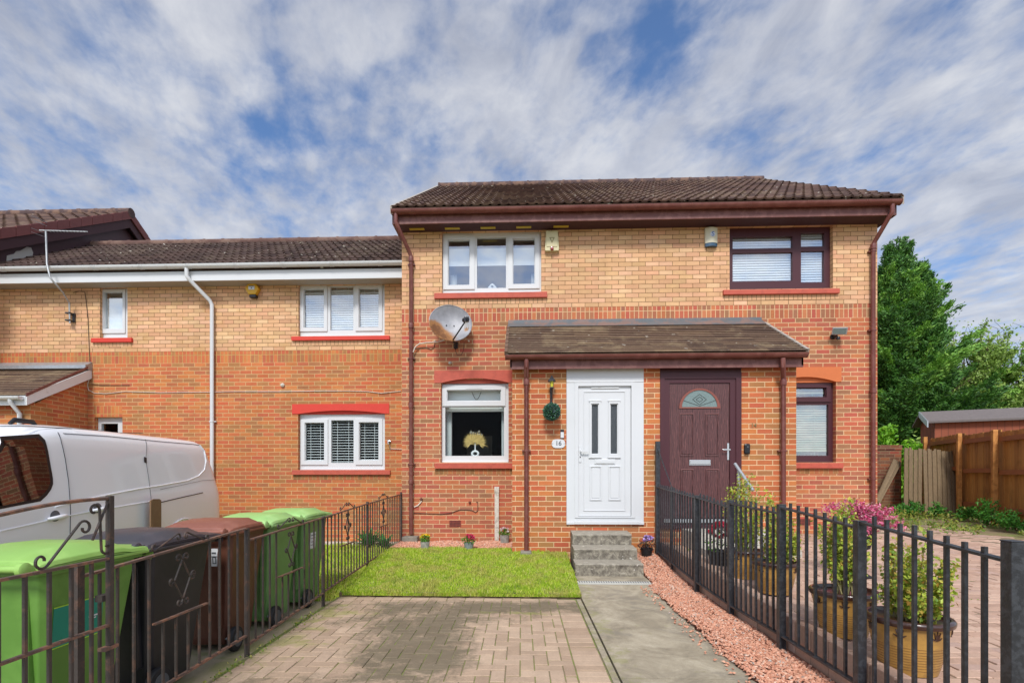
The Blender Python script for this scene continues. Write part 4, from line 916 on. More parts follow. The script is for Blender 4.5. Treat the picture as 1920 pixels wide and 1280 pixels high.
# steps
m_, t, b_ = newmat('step_concrete')
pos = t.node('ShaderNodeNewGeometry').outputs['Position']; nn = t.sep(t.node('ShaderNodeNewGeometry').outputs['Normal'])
c = t.ramp(t.noise(pos, 13, 8, .75, .5), [(.34, lin('565047')), (.47, lin('777064')), (.58, lin('989181')), (.70, lin('c2bcae'))])
k = t.noise(pos, 60, 4, .7); f = t.m('ADD', t.m('MULTIPLY', k, .6), .7); c = t.mix(1.0, c, t.comb(f, f, f), 'MULTIPLY')
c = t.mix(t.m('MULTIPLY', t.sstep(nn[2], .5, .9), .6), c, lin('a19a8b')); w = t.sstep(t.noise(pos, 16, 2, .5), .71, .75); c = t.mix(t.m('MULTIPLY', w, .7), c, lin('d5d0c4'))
t.l.new(c, b_.inputs['Base Color']); b_.inputs['Roughness'].default_value = .92; t.l.new(t.bump(t.noise(pos, 70, 5, .7), .7, .006), b_.inputs['Normal'])
def sd(s): return 950/s
st_ = thing('concrete_steps', 'three worn grey concrete steps rising to the white front door', 'steps', (1.13, 7.0, .07))
edges = [(7.13, 1001.3, 993.7, YP), (6.83, 1028.9, 1020.7, 7.13), (6.53, 1056.9, 1048, 6.83)]
lastz = .06
for i, (yf_, pf_, pb_, yb_) in enumerate(edges):
    zf_ = P(1135, pf_, yf_)[1]; zb_ = P(1135, pb_, yb_)[1]; xl = .715-.012*i; xr = 1.535+.012*i; b = MB(); zb0 = .0; n = 22; rg = random.Random(i)
    vs = []
    for k in range(n+1):
        x_ = xl+(xr-xl)*k/n; j1, j2 = rg.uniform(-.004, .003), rg.uniform(-.003, .003)
        vs += [(x_, yb_-.002, zb0), (x_, yb_-.002, zb_), (x_, yf_+.014, zf_+j2*.5), (x_, yf_+j1, zf_-.012), (x_, yf_+.006, zf_-.05), (x_, yf_+.004, zb0)]
    b.add(vs, [(6*k+a, 6*k+a+1, 6*k+a+7, 6*k+a+6) for k in range(n) for a in range(5)]+[(0, 5, 4, 3, 2, 1), tuple(6*n+a for a in range(6))], 'step_concrete')
    b.build('step', st_, merge=True)

# lawns ----------------------------------------------------------
m_, t, b_ = newmat('lawn_soil'); pos = t.node('ShaderNodeNewGeometry').outputs['Position']
c = t.ramp(t.noise(pos, 9, 5, .6), [(.35, lin('56681f')), (.6, lin('76882e')), (.8, lin('978f54'))]); t.l.new(c, b_.inputs['Base Color']); b_.inputs['Roughness'].default_value = 1
pm('bare_soil', '695a40', .95, var=.3, vs=20, bump=.6)
def lawn_base(name, poly_fn, x0, x1, y0, y1, zf, nx=20, ny=20, m='lawn_soil', front=None):
    vs = [(x0+(x1-x0)*i/nx, y0+(y1-y0)*j/ny) for j in range(ny+1) for i in range(nx+1)]
    vs = [(x, y, zf(x, y)) for x, y in vs]; b = MB()
    b.add(vs, [(j*(nx+1)+i, j*(nx+1)+i+1, (j+1)*(nx+1)+i+1, (j+1)*(nx+1)+i) for j in range(ny) for i in range(nx)], m)
    if front is not None: b.add([q for k in range(41) for q in ((x0+(x1-x0)*k/40, y0-.010-.008*math.sin(k*1.7)-.006*math.sin(k*4.1), -.02), (x0+(x1-x0)*k/40, y0-.004, zf(0, y0)-.006), (x0+(x1-x0)*k/40, y0+.012, zf(0, y0)))], [(3*k+a, 3*k+3+a, 3*k+4+a, 3*k+1+a) for k in range(40) for a in (0, 1)], front)
    return tag(b.build(name), kind='structure')
zl = lambda x, y: gMid(max(y, 5.62))+.010*math.sin(x*4.1+y)*math.sin(y*5.3)
lawn_base('lawn', None, -2.04, .66, 5.61, 7.44, zl, front='bare_soil')
lawn_base('lawn', None, -2.04, PX0-.002, 7.44, 7.80, zl, 8, 4)
zl2 = lambda x, y: gL(y)+.012*math.sin(x*3+y*2)
lawn_base('lawn', None, -8.1, -2.075, 5.7, 9.25, zl2)
m_, t, b_ = newmat('grass_blade')
geo = t.node('ShaderNodeNewGeometry'); pos = geo.outputs['Position']
c = t.ramp(geo.outputs['Random Per Island'], [(0, lin('90b42a')), (.3, lin('acca32')), (.6, lin('c2da42')), (.8, lin('d2e058')), (.93, lin('dcd47c')), (1, lin('e4daa0'))])
pt = t.noise(pos, 3.4, 5, .65); c = t.mix(t.m('MULTIPLY', t.sstep(pt, .46, .60), .6), c, lin('cabb74')); pt2 = t.noise(pos, 5.5, 4, .6); c = t.mix(t.m('MULTIPLY', t.sstep(pt2, .54, .68), .5), c, lin('6a9420'))
t.l.new(c, b_.inputs['Base Color']); b_.inputs['Roughness'].default_value = .6
tr = t.node('ShaderNodeBsdfTranslucent'); t.l.new(c, tr.inputs[0]); mx = t.node('ShaderNodeMixShader'); mx.inputs[0].default_value = .4; t.l.new(b_.outputs[0], mx.inputs[1]); t.l.new(tr.outputs[0], mx.inputs[2]); t.l.new(mx.outputs[0], [n for n in t.n if n.type == 'OUTPUT_MATERIAL'][0].inputs[0])
def grass(name, n, sampler, zf, h=.028, wdt=.0035, m='grass_blade'):
    X, Y = sampler(n); n = len(X); Z = np.array([zf(x, y) for x, y in zip(X, Y)])
    cl = np.sin(X*5.1+1.3)*np.sin(Y*6.7)+np.sin(X*13+Y*9)*.5
    H = h*(.4+1.1*RNG.random(n)**1.5)*(1+.35*cl)*(1+.25*np.sin(X*31+Y*17)*np.sin(Y*37-X*11)); a = RNG.random(n)*2*PI; lean = RNG.random(n)*1.0*H; la = RNG.random(n)*2*PI
    dx, dy = np.cos(a)*wdt, np.sin(a)*wdt; lx, ly = np.cos(la)*lean, np.sin(la)*lean
    V = np.stack([np.stack([X-dx, Y-dy, Z-.004], 1), np.stack([X+dx, Y+dy, Z-.004], 1), np.stack([X+dx*.8+lx*.4, Y+dy*.8+ly*.4, Z+H*.6], 1), np.stack([X-dx*.8+lx*.4, Y-dy*.8+ly*.4, Z+H*.6], 1), np.stack([X+lx, Y+ly, Z+H], 1)], 1).reshape(-1, 3)
    i = np.arange(n)*5; b = MB(); b.arr(V, np.stack([i, i+1, i+2, i+3], 1), m); b.arr(np.zeros((0, 3)), np.zeros((0, 3), int), m)
    b.f += np.stack([i+3, i+2, i+4], 1).tolist(); b.mi += [0]*n
    return tag(b.build(name), kind='stuff')
def samp_front(n):
    X = RNG.uniform(-2.03, .655, n); Y = RNG.uniform(5.592, 7.80, n); k = ((Y < 7.42+.02*np.sin(X*9)) | (X < PX0-.02)) & (Y < 7.76+.03*np.sin(X*11))
    k &= ~((X > .62-.02) & (Y > 6.5)) | (X < .69); return X[k], Y[k]
grass('grass', 66000, samp_front, zl)
def samp_edge(n): X = RNG.uniform(-2.0, .655, n); Y = 5.60-RNG.random(n)**2*.016+.004*np.sin(X*9); return X, Y
grass('grass', 6500, samp_edge, lambda x, y: .022, h=.030)
def samp_left(n): X = -2.08-(RNG.random(n)**1.4)*4.2; Y = RNG.uniform(5.75, 9.22, n); return X, Y
grass('grass', 36000, samp_left, zl2, h=.06, wdt=.005)
b = MB(); b.box(-8.1, -2.08, 9.26, 9.59, -.1, .10, 'white_paint_old'); tag(b.build('path'), kind='structure')

# gravel ---------------------------------------------------------
m_, t, b_ = newmat('gravel_stone'); geo = t.node('ShaderNodeNewGeometry')
c = t.ramp(geo.outputs['Random Per Island'], [(0, lin('a87058')), (.25, lin('c48a6e')), (.5, lin('d4a084')), (.75, lin('c68a70')), (.9, lin('e0b89e')), (.97, lin('b4aca2')), (1, lin('8a6a5a'))])
f = t.m('ADD', t.m('MULTIPLY', t.noise(geo.outputs['Position'], 150, 3, .6), .5), .75); c = t.mix(1.0, c, t.comb(f, f, f), 'MULTIPLY')
t.l.new(c, b_.inputs['Base Color']); b_.inputs['Roughness'].default_value = .85
pm('gravel_bed', '7d5342', .95, var=.4, vs=60, bump=.8, bs=120)
def gravel(name, n, sampler, zf, size=.0115):
    X, Y = sampler(n); n = len(X); Z = np.array([zf(x, y) for x, y in zip(X, Y)])
    base = np.array([(1, 0, 0), (-1, 0, 0), (0, 1, 0), (0, -1, 0), (0, 0, 1), (0, 0, -1)], float)
    s = size*(.6+.8*RNG.random((n, 1, 1))); V = base[None]*(.65+.6*RNG.random((n, 6, 1)))*s*np.array([1.15, .95, .7])+RNG.normal(size=(n, 6, 3))*s*.12
    a = RNG.random(n)*2*PI; ca, sa = np.cos(a), np.sin(a); vx = V[..., 0]*ca[:, None]-V[..., 1]*sa[:, None]; vy = V[..., 0]*sa[:, None]+V[..., 1]*ca[:, None]
    tl = RNG.normal(size=n)*.5; vz = V[..., 2]+vx*np.sin(tl)[:, None]; Zr = Z+RNG.random(n)*.012
    V = np.stack([vx+X[:, None], vy+Y[:, None], vz+Zr[:, None]], 2).reshape(-1, 3)
    fc = np.array([(0, 2, 4), (2, 1, 4), (1, 3, 4), (3, 0, 4), (2, 0, 5), (1, 2, 5), (3, 1, 5), (0, 3, 5)])
    b = MB(); b.arr(V, (fc[None]+6*np.arange(n)[:, None, None]).reshape(-1, 3), 'gravel_stone'); return tag(b.build(name), kind='stuff')
zg = lambda x, y: (smoothf(y, GRAV)+.008*math.sin(x*20+y*3)-max(0, 1.56-x)*.5) if x > 1.50 else zp(y)+.004
b = MB(); n = 40; vs = []
for k in range(n+1):
    y = 1.2+(7.44-1.2)*k/n; vs += [(1.49, y, -.07), (1.545, y, zg(1.5, y)-.012), (2.0, y, zg(2.0, y))]
b.add(vs, [(3*k+a, 3*k+1+a, 3*k+4+a, 3*k+3+a) for k in range(n) for a in (0, 1)], 'gravel_bed'); tag(b.build('gravel_bed'), kind='structure')
def sg(n):
    Y = 2.2+(7.42-2.2)*RNG.random(n)**1.0; X = RNG.uniform(1.515, 1.965, n)+.012*np.sin(Y*6); X = np.where(RNG.random(n) < .012, RNG.uniform(1.38, 1.53, n), X); k = ~((Y > 6.1) & (X < 1.57)); return X[k], Y[k]
gravel('gravel', 17000, sg, zg)
zg2 = lambda x, y: .235+.01*math.sin(x*9)
b = MB(); b.add([(-2.04, 7.72, .222), (PX0-.003, 7.72, .222), (PX0-.003, Y1-.001, .232), (-2.04, Y1-.001, .232)], [(0, 1, 2, 3)], 'gravel_bed'); tag(b.build('gravel_bed'), kind='structure')
def sg2(n): return RNG.uniform(-2.03, PX0-.02, n), RNG.uniform(7.74, Y1-.02, n)
gravel('gravel', 7000, sg2, zg2, .013)

# right-hand drive of number 14 ---------------------------------
zr_ = lambda x, y: gR(y)+.012*math.sin(x*1.7+.6)*math.sin(y*1.9)
rects = []; j = 0; y = 1.8
while y < 9.9:
    x = 2.115-(.1 if j % 2 else 0)
    while x < 7.6:
        keep = not (x > 6.6 and random.random() < (x-6.4)*.5) and not (y > 8.9 and random.random() < (y-8.8)*.9)
        if y > Y1-.12 and x < HX1+.05: keep = False
        if y > YP-.12 and x < PX1+.03: keep = False
        if keep and x > 2.0: rects.append((max(x, 2.115), x+.2, y, y+.1))
        x += .2005
    y += .1005; j += 1
pavers('paving', rects, 'paver_right', zr_, 'joint_right', (2.1, 7.6, 1.75, 9.95), jit=.004, gap=.006, seed=9)
kr = []; y = 1.8
b = MB(); rg = random.Random(12)
while y < 7.3:
    dz = rg.uniform(-.006, .006); dx = rg.uniform(-.006, .006); b.box(2.005+dx, 2.105+dx, y+.004, y+.198, -.1, gR(y)+.045+dz, 'paver_right'); y += .2
tag(b.build('edging_kerb', bevel=.006), kind='structure')
b = MB(); b.box(1.93, 2.0, 1.2, 7.42, -.1, .03, 'concrete'); tag(b.build('fence_footing'), kind='structure')
# landing in front of the brown door
ld = thing('concrete_landing', 'pale rendered landing and step below the brown front door', 'steps', (2.9, 7.1, .3))
zt_ = dB[2]-.03
b = MB(); b.box(2.32, 3.50, 6.75, YP-.002, .3, zt_, 'plaster'); b.build('landing', ld, bevel=.008)
b = MB(); b.box(2.32, 3.50, 6.45, 6.748, .28, zt_-.17, 'plaster'); b.box(2.32, 3.5, 6.17, 6.448, .26, zt_-.34, 'plaster'); b.build('step', ld, bevel=.008)

# ================================================================ FENCES
def xz(px, py, X): return PXp(px, py, X)
FX = 1.955
rf = thing('black_railing_fence', 'black painted iron railing with square posts beside the red gravel strip', 'fence', (FX, 4.7, .1))
posts = [(1233, 828, .24), (1306, 929, .05), (1370, 938, .05), (1465, 946, .05), (1612, 977, .05), (1898, 1015, .05)]
rails = [((1236, 913), (1306, 932)), ((1306, 932), (1370, 951)), ((1370, 943), (1465, 963)), ((1465, 951), (1612, 989)), ((1612, 979), (1898, 1052))]
yb_px = {1233: 1034, 1306: 1090, 1370: 1134, 1465: 1190, 1612: 1283, 1898: 1460}
PY_ = [PXp(p[0], 900, FX)[0] for p in posts]
for i, (px, pt_, hw) in enumerate(posts):
    y = PY_[i]; zt = PXp(px, pt_, FX)[1]; b = MB(); w = .025 if i else .03; b.box(FX-w, FX+w, y-w, y+w, -.08, zt, 'black_metal'); b.box(FX-w-.002, FX+w+.002, y-w-.002, y+w+.002, zt, zt+.006, 'black_metal'); b.build('post', rf, bevel=.003)
for i, (a, c_) in enumerate(rails):
    ya, za = PXp(a[0], a[1], FX); yb, zb = PXp(c_[0], c_[1], FX); ya, yb = PY_[i]-.026, PY_[i+1]+.026
    la = PXp(posts[i][0], yb_px[posts[i][0]], FX)[1]; lb2 = PXp(posts[i+1][0], yb_px[posts[i+1][0]], FX)[1]
    b = MB(); b.prism([(ya, za-.006), (yb, zb-.006), (yb, zb+.006), (ya, za+.006)], FX-.019, FX+.019, 'x', 'black_metal'); b.build('top_rail', rf)
    b = MB(); b.prism([(ya, la-.006), (yb, lb2-.006), (yb, lb2+.006), (ya, la+.006)], FX-.019, FX+.019, 'x', 'black_metal'); b.build('bottom_rail', rf)
    L = ya-yb; n = round(L/.1)-1
    for k in range(n):
        f = (k+1)/(n+1); y = ya-L*f; zt = za+(zb-za)*f+.05-(.012 if k > n/2 else 0)+random.uniform(-.006, .006); zz = la+(lb2-la)*f+.004; b = MB(); b.box(FX-.008, FX+.008, y-.009, y+.009, zz, zt, 'black_metal'); b.build('picket', rf)
y0, z0 = PXp(1234, 842, FX); y1, z1 = PXp(1259, 914, FX); b = MB(); b.prism([(PY_[0]-.03, z0-.03), (PY_[0]-.03, z0+.0), (y1, z1+.02), (y1-.03, z1)], FX-.006, FX+.006, 'x', 'black_metal'); b.build('brace', rf)
b = MB(); b.box(FX-.008, FX+.022, y1-.015, y1+.015, .0, z1+.01, 'black_metal'); b.build('post', rf)
# one further panel towards the street, outside the frame on the right
LX = -2.06
def spiral(c, r, a0, turns, sgn, n=16): return [(c[0]+r*(1-.65*i/n)*math.cos(a0+sgn*turns*2*PI*i/n), c[1]+r*(1-.65*i/n)*math.sin(a0+sgn*turns*2*PI*i/n)) for i in range(n+1)]
def sscroll(p0, p1, r, s0, s1, turns=.85):
    """bar with a curl at either end (points in a vertical plane)"""
    d = Vector((p1[0]-p0[0], p1[1]-p0[1])).normalized(); nrm = Vector((-d.y, d.x))
    def end(p, dd, sg, rr):
        c = Vector(p)+nrm*sg*rr if dd > 0 else Vector(p)+nrm*sg*rr
        a0 = math.atan2(p[1]-c.y, p[0]-c.x); rot = 1 if (d*dd).cross((Vector((c.x-p[0], c.y-p[1])))) > 0 else -1
        return spiral(c, rr, a0, turns, rot)
    e0 = end(p0, -1, s0, r); e1 = end(p1, 1, s1, r); return list(reversed(e0))+e1
def bar(b, pts, X, m, r=.0055): b.tube([(X, p[0], p[1]) for p in pts], r, 6, m)
def ornament(b, Yc, zt, X, m, k=1.0, low=True):
    bar(b, sscroll((Yc-.23*k, zt+.012), (Yc-.045*k, zt+.085), .022*k, 1, -1), X, m); bar(b, sscroll((Yc+.23*k, zt+.012), (Yc+.045*k, zt+.085), .022*k, -1, 1), X, m)
    if low:
        bar(b, sscroll((Yc+.015, zt-.05), (Yc-.075, zt-.20), .024, 1, -1), X, m); bar(b, sscroll((Yc-.015, zt-.05), (Yc+.075, zt-.20), .024, -1, 1), X, m)
        bar(b, sscroll((Yc-.075, zt-.19), (Yc+.02, zt-.34), .022, -1, 1), X, m); bar(b, sscroll((Yc+.085, zt-.17), (Yc-.01, zt-.34), .022, 1, -1), X, m)
lf_ = thing('wrought_iron_fence', 'rusty wrought iron fence with scroll ornaments between the bins and the driveway', 'fence', (LX, 5.5, 0))
pp = [(752, 922), (689, 940), (606, 967), (463, 990), (145, 1060)]
top = [((752, 926), (689, 944)), ((689, 944), (606, 970)), ((606, 970), (467, 1012)), ((463, 990), (150, 1081))]
zbot = [(-1.10, -1.15), (-1.15, -1.2), (-1.21, -1.265), (-1.19, -1.215)]
orn = [719, 652, 546, 342]
LY = [PXp(p[0], 900, LX)[0] for p in pp]; LY[0] = min(LY[0], Y1-.02)
for i, (px, pt_) in enumerate(pp):
    zt = PXp(px, pt_, LX)[1]; w = .019 if i == 4 else .014; b = MB(); b.box(LX-w, LX+w, LY[i]-w, LY[i]+w, -.12 if i else .05, zt, 'rust_metal'); b.build('post', lf_)
for i, (a, c_) in enumerate(top):
    za, zb = PXp(a[0], a[1], LX)[1], PXp(c_[0], c_[1], LX)[1]; ya, yb = LY[i]-.015, LY[i+1]+.015; la, lb2 = zbot[i][0]+CAMZ, zbot[i][1]+CAMZ
    b = MB(); b.prism([(ya, za-.006), (yb, zb-.006), (yb, zb+.006), (ya, za+.006)], LX-.012, LX+.012, 'x', 'rust_rail'); b.build('top_rail', lf_)
    b = MB(); b.prism([(ya, la-.006), (yb, lb2-.006), (yb, lb2+.006), (ya, la+.006)], LX-.012, LX+.012, 'x', 'rust_rail'); b.build('bottom_rail', lf_)
    yc = PXp(orn[i], 950, LX)[0]; L = ya-yb; n = round(L/.108)-1; mid = (za+zb)/2-.40
    b = MB(); ornament(b, yc, za+(zb-za)*(ya-yc)/L, LX, 'rust_metal'); b.build('scroll_ornament', lf_)
    b = MB(); b.prism([(yc-.24, mid-.005), (yc+.24, mid-.005), (yc+.24, mid+.005), (yc-.24, mid+.005)], LX-.010, LX+.010, 'x', 'rust_rail'); b.build('mid_rail', lf_)
    for k in range(n):
        f = (k+1)/(n+1); y = ya-L*f; zt = za+(zb-za)*f-.007; short = abs(y-yc) < .17
        if short and abs(y-yc) > .05: zt = mid-.006
        zz = la+(lb2-la)*f+.007; b = MB(); b.box(LX-.006, LX+.006, y-.006, y+.006, zz, zt, 'rust_metal'); b.build('picket', lf_)
# open drive gate folded back along the fence
GXX = -1.99
gt = thing('wrought_iron_gate', 'open rusty drive gate folded back in front of the nearest green bin', 'gate', (GXX, 1.2, 0))
y0 = PXp(206, 1000, GXX)[0]; yh = .9
b = MB(); b.box(GXX-.012, GXX+.012, y0-.0125, y0+.0125, .08, PXp(206, 929, GXX)[1], 'rust_metal'); b.build('stile', gt)
b = MB(); b.box(GXX-.012, GXX+.012, yh-.0125, yh+.0125, .08, 1.30, 'rust_metal'); b.build('stile', gt)
zA = PXp(206, 1046, GXX)[1]; zM = CAMZ-.715; zL = .16
za = PXp(200, 934, GXX)[1]; zb = PXp(0, 966, GXX)[1]
b = MB(); n = 10; ye2 = PXp(0, 966, GXX)[0]; pts = [(GXX, y0-.015+(ye2-y0)*i/n, za+(zb-za)*(i/n)**1.0+.012*math.sin(PI*i/n)) for i in range(n+1)]+[(GXX, yh, zb-.05)]; b.tube(pts, .0085, 6, 'rust_rail'); b.build('top_rail', gt)
for z in (zA, zM, zL): b = MB(); b.box(GXX-.010, GXX+.010, yh+.014, y0-.014, z-.006, z+.006, 'rust_rail'); b.build('rail', gt)
b = MB(); bar(b, sscroll((PXp(88, 1064, GXX)[0], zA+.02), (PXp(150, 990, GXX)[0]+.0, zA+.185), .035, 1, -1, .9), GXX, 'rust_metal', .006)
bar(b, sscroll((y0-.06, zA+.24), (y0-.05, zA+.05), .03, -1, 1, .8), GXX, 'rust_metal', .006); bar(b, [(y0-.1, zA+.10), (y0-.012, zA+.27)], GXX, 'rust_metal', .006); b.build('scroll_ornament', gt)
k = 1
while y0-.105*k > yh+.05:
    y = y0-.105*k; b = MB(); b.box(GXX-.0065, GXX+.0065, y-.0065, y+.0065, zL+.007, zA-.007, 'rust_metal'); b.build('bar', gt); k += 1
b = MB(); b.box(GXX-.02, GXX+.02, y0-.05, y0+.03, CAMZ-.83, CAMZ-.815, 'rust_rail'); b.build('latch', gt)
b = MB(); b.box(GXX-.05, GXX-.013, y0-.03, y0+.03, CAMZ-.60, CAMZ-.57, 'rust_metal'); b.build('hinge_pin', gt)

# ================================================================ WHEELIE BINS
for nme, c, c2 in (('bin_green', '5c8838', '6c9844'), ('bin_green_lid_sunlit', '8cb658', '9cc468'), ('bin_black', '222226', '2f2d31'), ('bin_black_lid_sunlit', '3a383d', '4a4348'), ('bin_brown', '55302400'[:6], '66402f'), ('bin_brown_lid_sunlit', '86503f', '96604e'), ('bin_green_far', '648a4c', '6f9858'), ('bin_green_far_lid_sunlit', '94c070', 'a6cf84')):  # lid colours are paler than the bodies: sunlight on the tops, put into colour
    pm(nme, c, .42, var=.12, vs=5, col2=c2, c2amt=.6, c2scale=2.5, bump=.06, bs=200)
pm('rubber', '1f1f22', .7, var=.2); pm('label_white', 'd9dde0', .5, var=.03); pm('label_grey', '55585c', .5); pm('label_teal', '168a72', .5); pm('lime', 'a8d83a', .5)
def make_bin(label, body, lid, group='wheelie bins lined up behind the iron fence'):
    t = thing('wheelie_bin', label, 'bin', group=group)
    b = MB(); secs = [(.05, .215, .115, .50), (.10, .222, .10, .515), (.30, .232, .085, .545), (.62, .250, .065, .600), (.90, .268, .048, .648), (.935, .27, .046, .655), (.936, .292, .020, .690), (.985, .292, .018, .690), (.985, .275, .035, .67)]
    vs = []; c = .035
    for z, hx, ya, yb in secs:
        vs += [(-hx+c, ya, z), (hx-c, ya, z), (hx, ya+c, z), (hx, yb-c, z), (hx-c, yb, z), (-hx+c, yb, z), (-hx, yb-c, z), (-hx, ya+c, z)]
    n = 8; b.add(vs, [(i*n+k, i*n+(k+1) % n, (i+1)*n+(k+1) % n, (i+1)*n+k) for i in range(len(secs)-1) for k in range(n)]+[tuple(range(7, -1, -1))], body)
    for hx in (-.17, .17): b.box(hx-.012, hx+.012, .045, .11, .20, .86, body)
    b.build('body', t, bevel=.006)
    # lid: plateau in the middle, sloping shoulders, a deep lip along the front
    b = MB(); zs = .985; prof = [(-.01, 0.0), (.0, .030), (.07, .052), (.30, .066), (.50, .060), (.56, .030), (.66, .024), (.735, .004), (.735, -.045)]
    vs = []
    for y, h in prof:
        for hx, dh in ((-.300, -.022), (-.290, 0.), (-.215, .0), (-.19, .012 if .0 < y < .55 else 0), (.19, .012 if .0 < y < .55 else 0), (.215, 0.), (.290, 0.), (.300, -.022)): vs.append((hx, y, zs+max(h, .0)*(.45 if abs(hx) > .25 else 1)+dh+(h if h < 0 else 0)))
    n = 8; b.add(vs, [(i*n+k, i*n+k+1, (i+1)*n+k+1, (i+1)*n+k) for i in range(len(prof)-1) for k in range(n-1)], lid)
    N = len(prof); vs2 = [(v[0]*.985, min(max(v[1], 0.), .725), v[2]-.012) for v in vs]; b.add(vs2, [(i*n+k+1, i*n+k, (i+1)*n+k, (i+1)*n+k+1) for i in range(N-1) for k in range(n-1)], lid)
    for sg in (-1, 1): b.box(sg*.289, sg*.302, .0, .70, zs-.03, zs-.012, lid)
    b.box(-.29, .29, -.012, .002, zs-.015, zs+.01, lid)
    b.build('lid', t, smooth=40, bevel=.004)
    b = MB(); b.tube([(-.26, -.055, .985), (.26, -.055, .985)], .017, 10, lid)
    for sg in (-1, 1): b.lathe([(.030, 0), (.034, .004), (.034, .028), (.026, .034)], (sg*.262-.017, -.055, .985), 12, lid, axis='x'); b.box(sg*.262-.012, sg*.262+.012, -.055, .03, .955, 1.0, lid)
    b.build('handle', t, smooth=40)
    for sg in (-1, 1):
        b = MB(); b.lathe([(.02, -.024), (.075, -.024), (.096, -.020), (.10, -.012), (.10, .012), (.096, .020), (.075, .024), (.02, .024)], (sg*.268, .115, .10), 26, 'rubber', axis='x'); w = b.build('wheel', t, smooth=35)
        b = MB(); b.lathe([(.012, -.027), (.062, -.027), (.064, .0), (.062, .027), (.012, .027)], (sg*.268, .115, .10), 18, 'label_grey', axis='x'); b.build('hub', w, smooth=35)
    b = MB(); b.tube([(-.25, .115, .10), (.25, .115, .10)], .011, 8, 'galv'); b.build('axle', t, smooth=40)
    return t
bx = -2.60
b1 = make_bin('light green wheelie bin nearest the camera, with a teal sticker', 'bin_green', 'bin_green_lid_sunlit')
b = MB(); b.box(-.02, .0, .0, .001, .0, .001, 'bin_green')
bins = [(b1, 2.35, -.0), (make_bin('black wheelie bin between the nearest green bin and the brown one', 'bin_black', 'bin_black_lid_sunlit'), 3.06, -.03),
        (make_bin('brown wheelie bin with a white bin symbol sticker', 'bin_brown', 'bin_brown_lid_sunlit'), 3.93, .05), (make_bin('green wheelie bin directly behind the brown one', 'bin_green_far', 'bin_green_far_lid_sunlit'), 4.60, .0),
        (make_bin('farthest green wheelie bin, nearest the lawn, with a white paper label on its side', 'bin_green_far', 'bin_green_far_lid_sunlit'), 5.33, -.02)]
def side_label(t, y0, y1, z0, z1, mats, nm='sticker'):
    b = MB()
    def hx(z): return .2155+(.27-.2155)*(z-.05)/(.885)+.0035
    def quad(ya, yb, za, zb, m, e): b.add([(hx(za)+e, ya, za), (hx(za)+e, yb, za), (hx(zb)+e, yb, zb), (hx(zb)+e, ya, zb)], [(0, 1, 2, 3)], m)
    for (ya, yb, za, zb, m, e) in mats: quad(y0+(y1-y0)*ya, y0+(y1-y0)*yb, z0+(z1-z0)*za, z0+(z1-z0)*zb, m, e)
    b.build(nm, t)
side_label(b1, .10, .40, .56, .76, [(0, 1, 0, 1, 'label_teal', 0), (0, 1, 1, 1.03, 'lime', .001), (0, 1, -.03, 0, 'lime', .001), (.70, .90, .50, .54, 'label_white', .001), (.74, .86, .44, .47, 'label_white', .001)])
t3 = bins[2][0]
b = MB()
def bq(x0, x1, z0, z1, m, e): 
    yy = lambda z: .115-(z-.05)*.075/.88
    b.add([(x0, yy(z0)-e, z0), (x1, yy(z0)-e, z0), (x1, yy(z1)-e, z1), (x0, yy(z1)-e, z1)], [(0, 1, 2, 3)], m)
bq(.10, .165, .70, .845, 'label_white', .004); bq(.115, .15, .80, .815, 'label_grey', .005); bq(.118, .150, .72, .775, 'label_grey', .005); bq(.126, .142, .728, .768, 'label_white', .006); bq(.112, .156, .775, .783, 'label_grey', .005); b.build('sticker', t3)
side_label(bins[4][0], .20, .34, .62, .80, [(0, 1, 0, 1, 'label_white', 0), (.1, .9, .80, .86, 'label_grey', .001), (.1, .9, .62, .66, 'label_grey', .001), (.1, .6, .40, .44, 'label_grey', .001), (.1, .9, .2, .24, 'label_grey', .001)])
for t, y, rz in bins: t.location = (bx, y, -.082); t.rotation_euler = (0, 0, rz)

# ================================================================ VAN
pm('van_white', 'e4e6ea', .28, var=.015, vs=2, coat=.6); pm('van_black', '17181b', .4); pm('seam', '3a3b3f', .6); pm('tyre', '1b1b1d', .8); glassmat('van_glass', (.20, .23, .24), .10)
van = thing('parked_van', 'white panel van parked nose-out beside the terraced house, behind the bins', 'van', (-6.2, 6.1, -.08))
VXS = -5.2; VW = 1.98; GZ = -.08
SEC = [(.22, .10), (.30, .04), (.50, .012), (.75, .0), (1.0, .0), (1.12, .006), (1.22, .022), (1.5, .068), (1.74, .105), (1.86, .13), (1.95, .17), (2.0, .25), (2.03, .42), (2.045, .70), (2.05, .99)]
def inset(z):
    z -= GZ
    for (z0, i0), (z1, i1) in zip(SEC, SEC[1:]):
        if z <= z1: return i0+(i1-i0)*max(0, z-z0)/(z1-z0)
    return SEC[-1][1]
RP = [(0, 8.60), (.35, 8.64), (.75, 8.64), (1.15, 8.62), (1.5, 8.55), (1.8, 8.44), (1.98, 8.36), (2.05, 8.20)]; FP = [(0, 3.85), (.3, 3.72), (.8, 3.68), (1.0, 3.82), (1.12, 4.05), (1.2, 4.45), (1.85, 5.15), (1.98, 5.45), (2.05, 5.7)]
def lerpf(z, T): return smoothf(z, T)
ts = [0, .01, .03, .06, .12, .2, .3, .4, .5, .6, .7, .8, .88, .94, .965, .982, .993, 1.0]
edge = {0: .16, .01: .09, .03: .04, .06: .015, .982: .012, .993: .035, 1.0: .085, .965: .003}
secs = [(z, i) for z, i in SEC]; ring = [(z, i, 1) for z, i in secs]+[(z, i, -1) for z, i in reversed(secs[:-1])]
vs = []
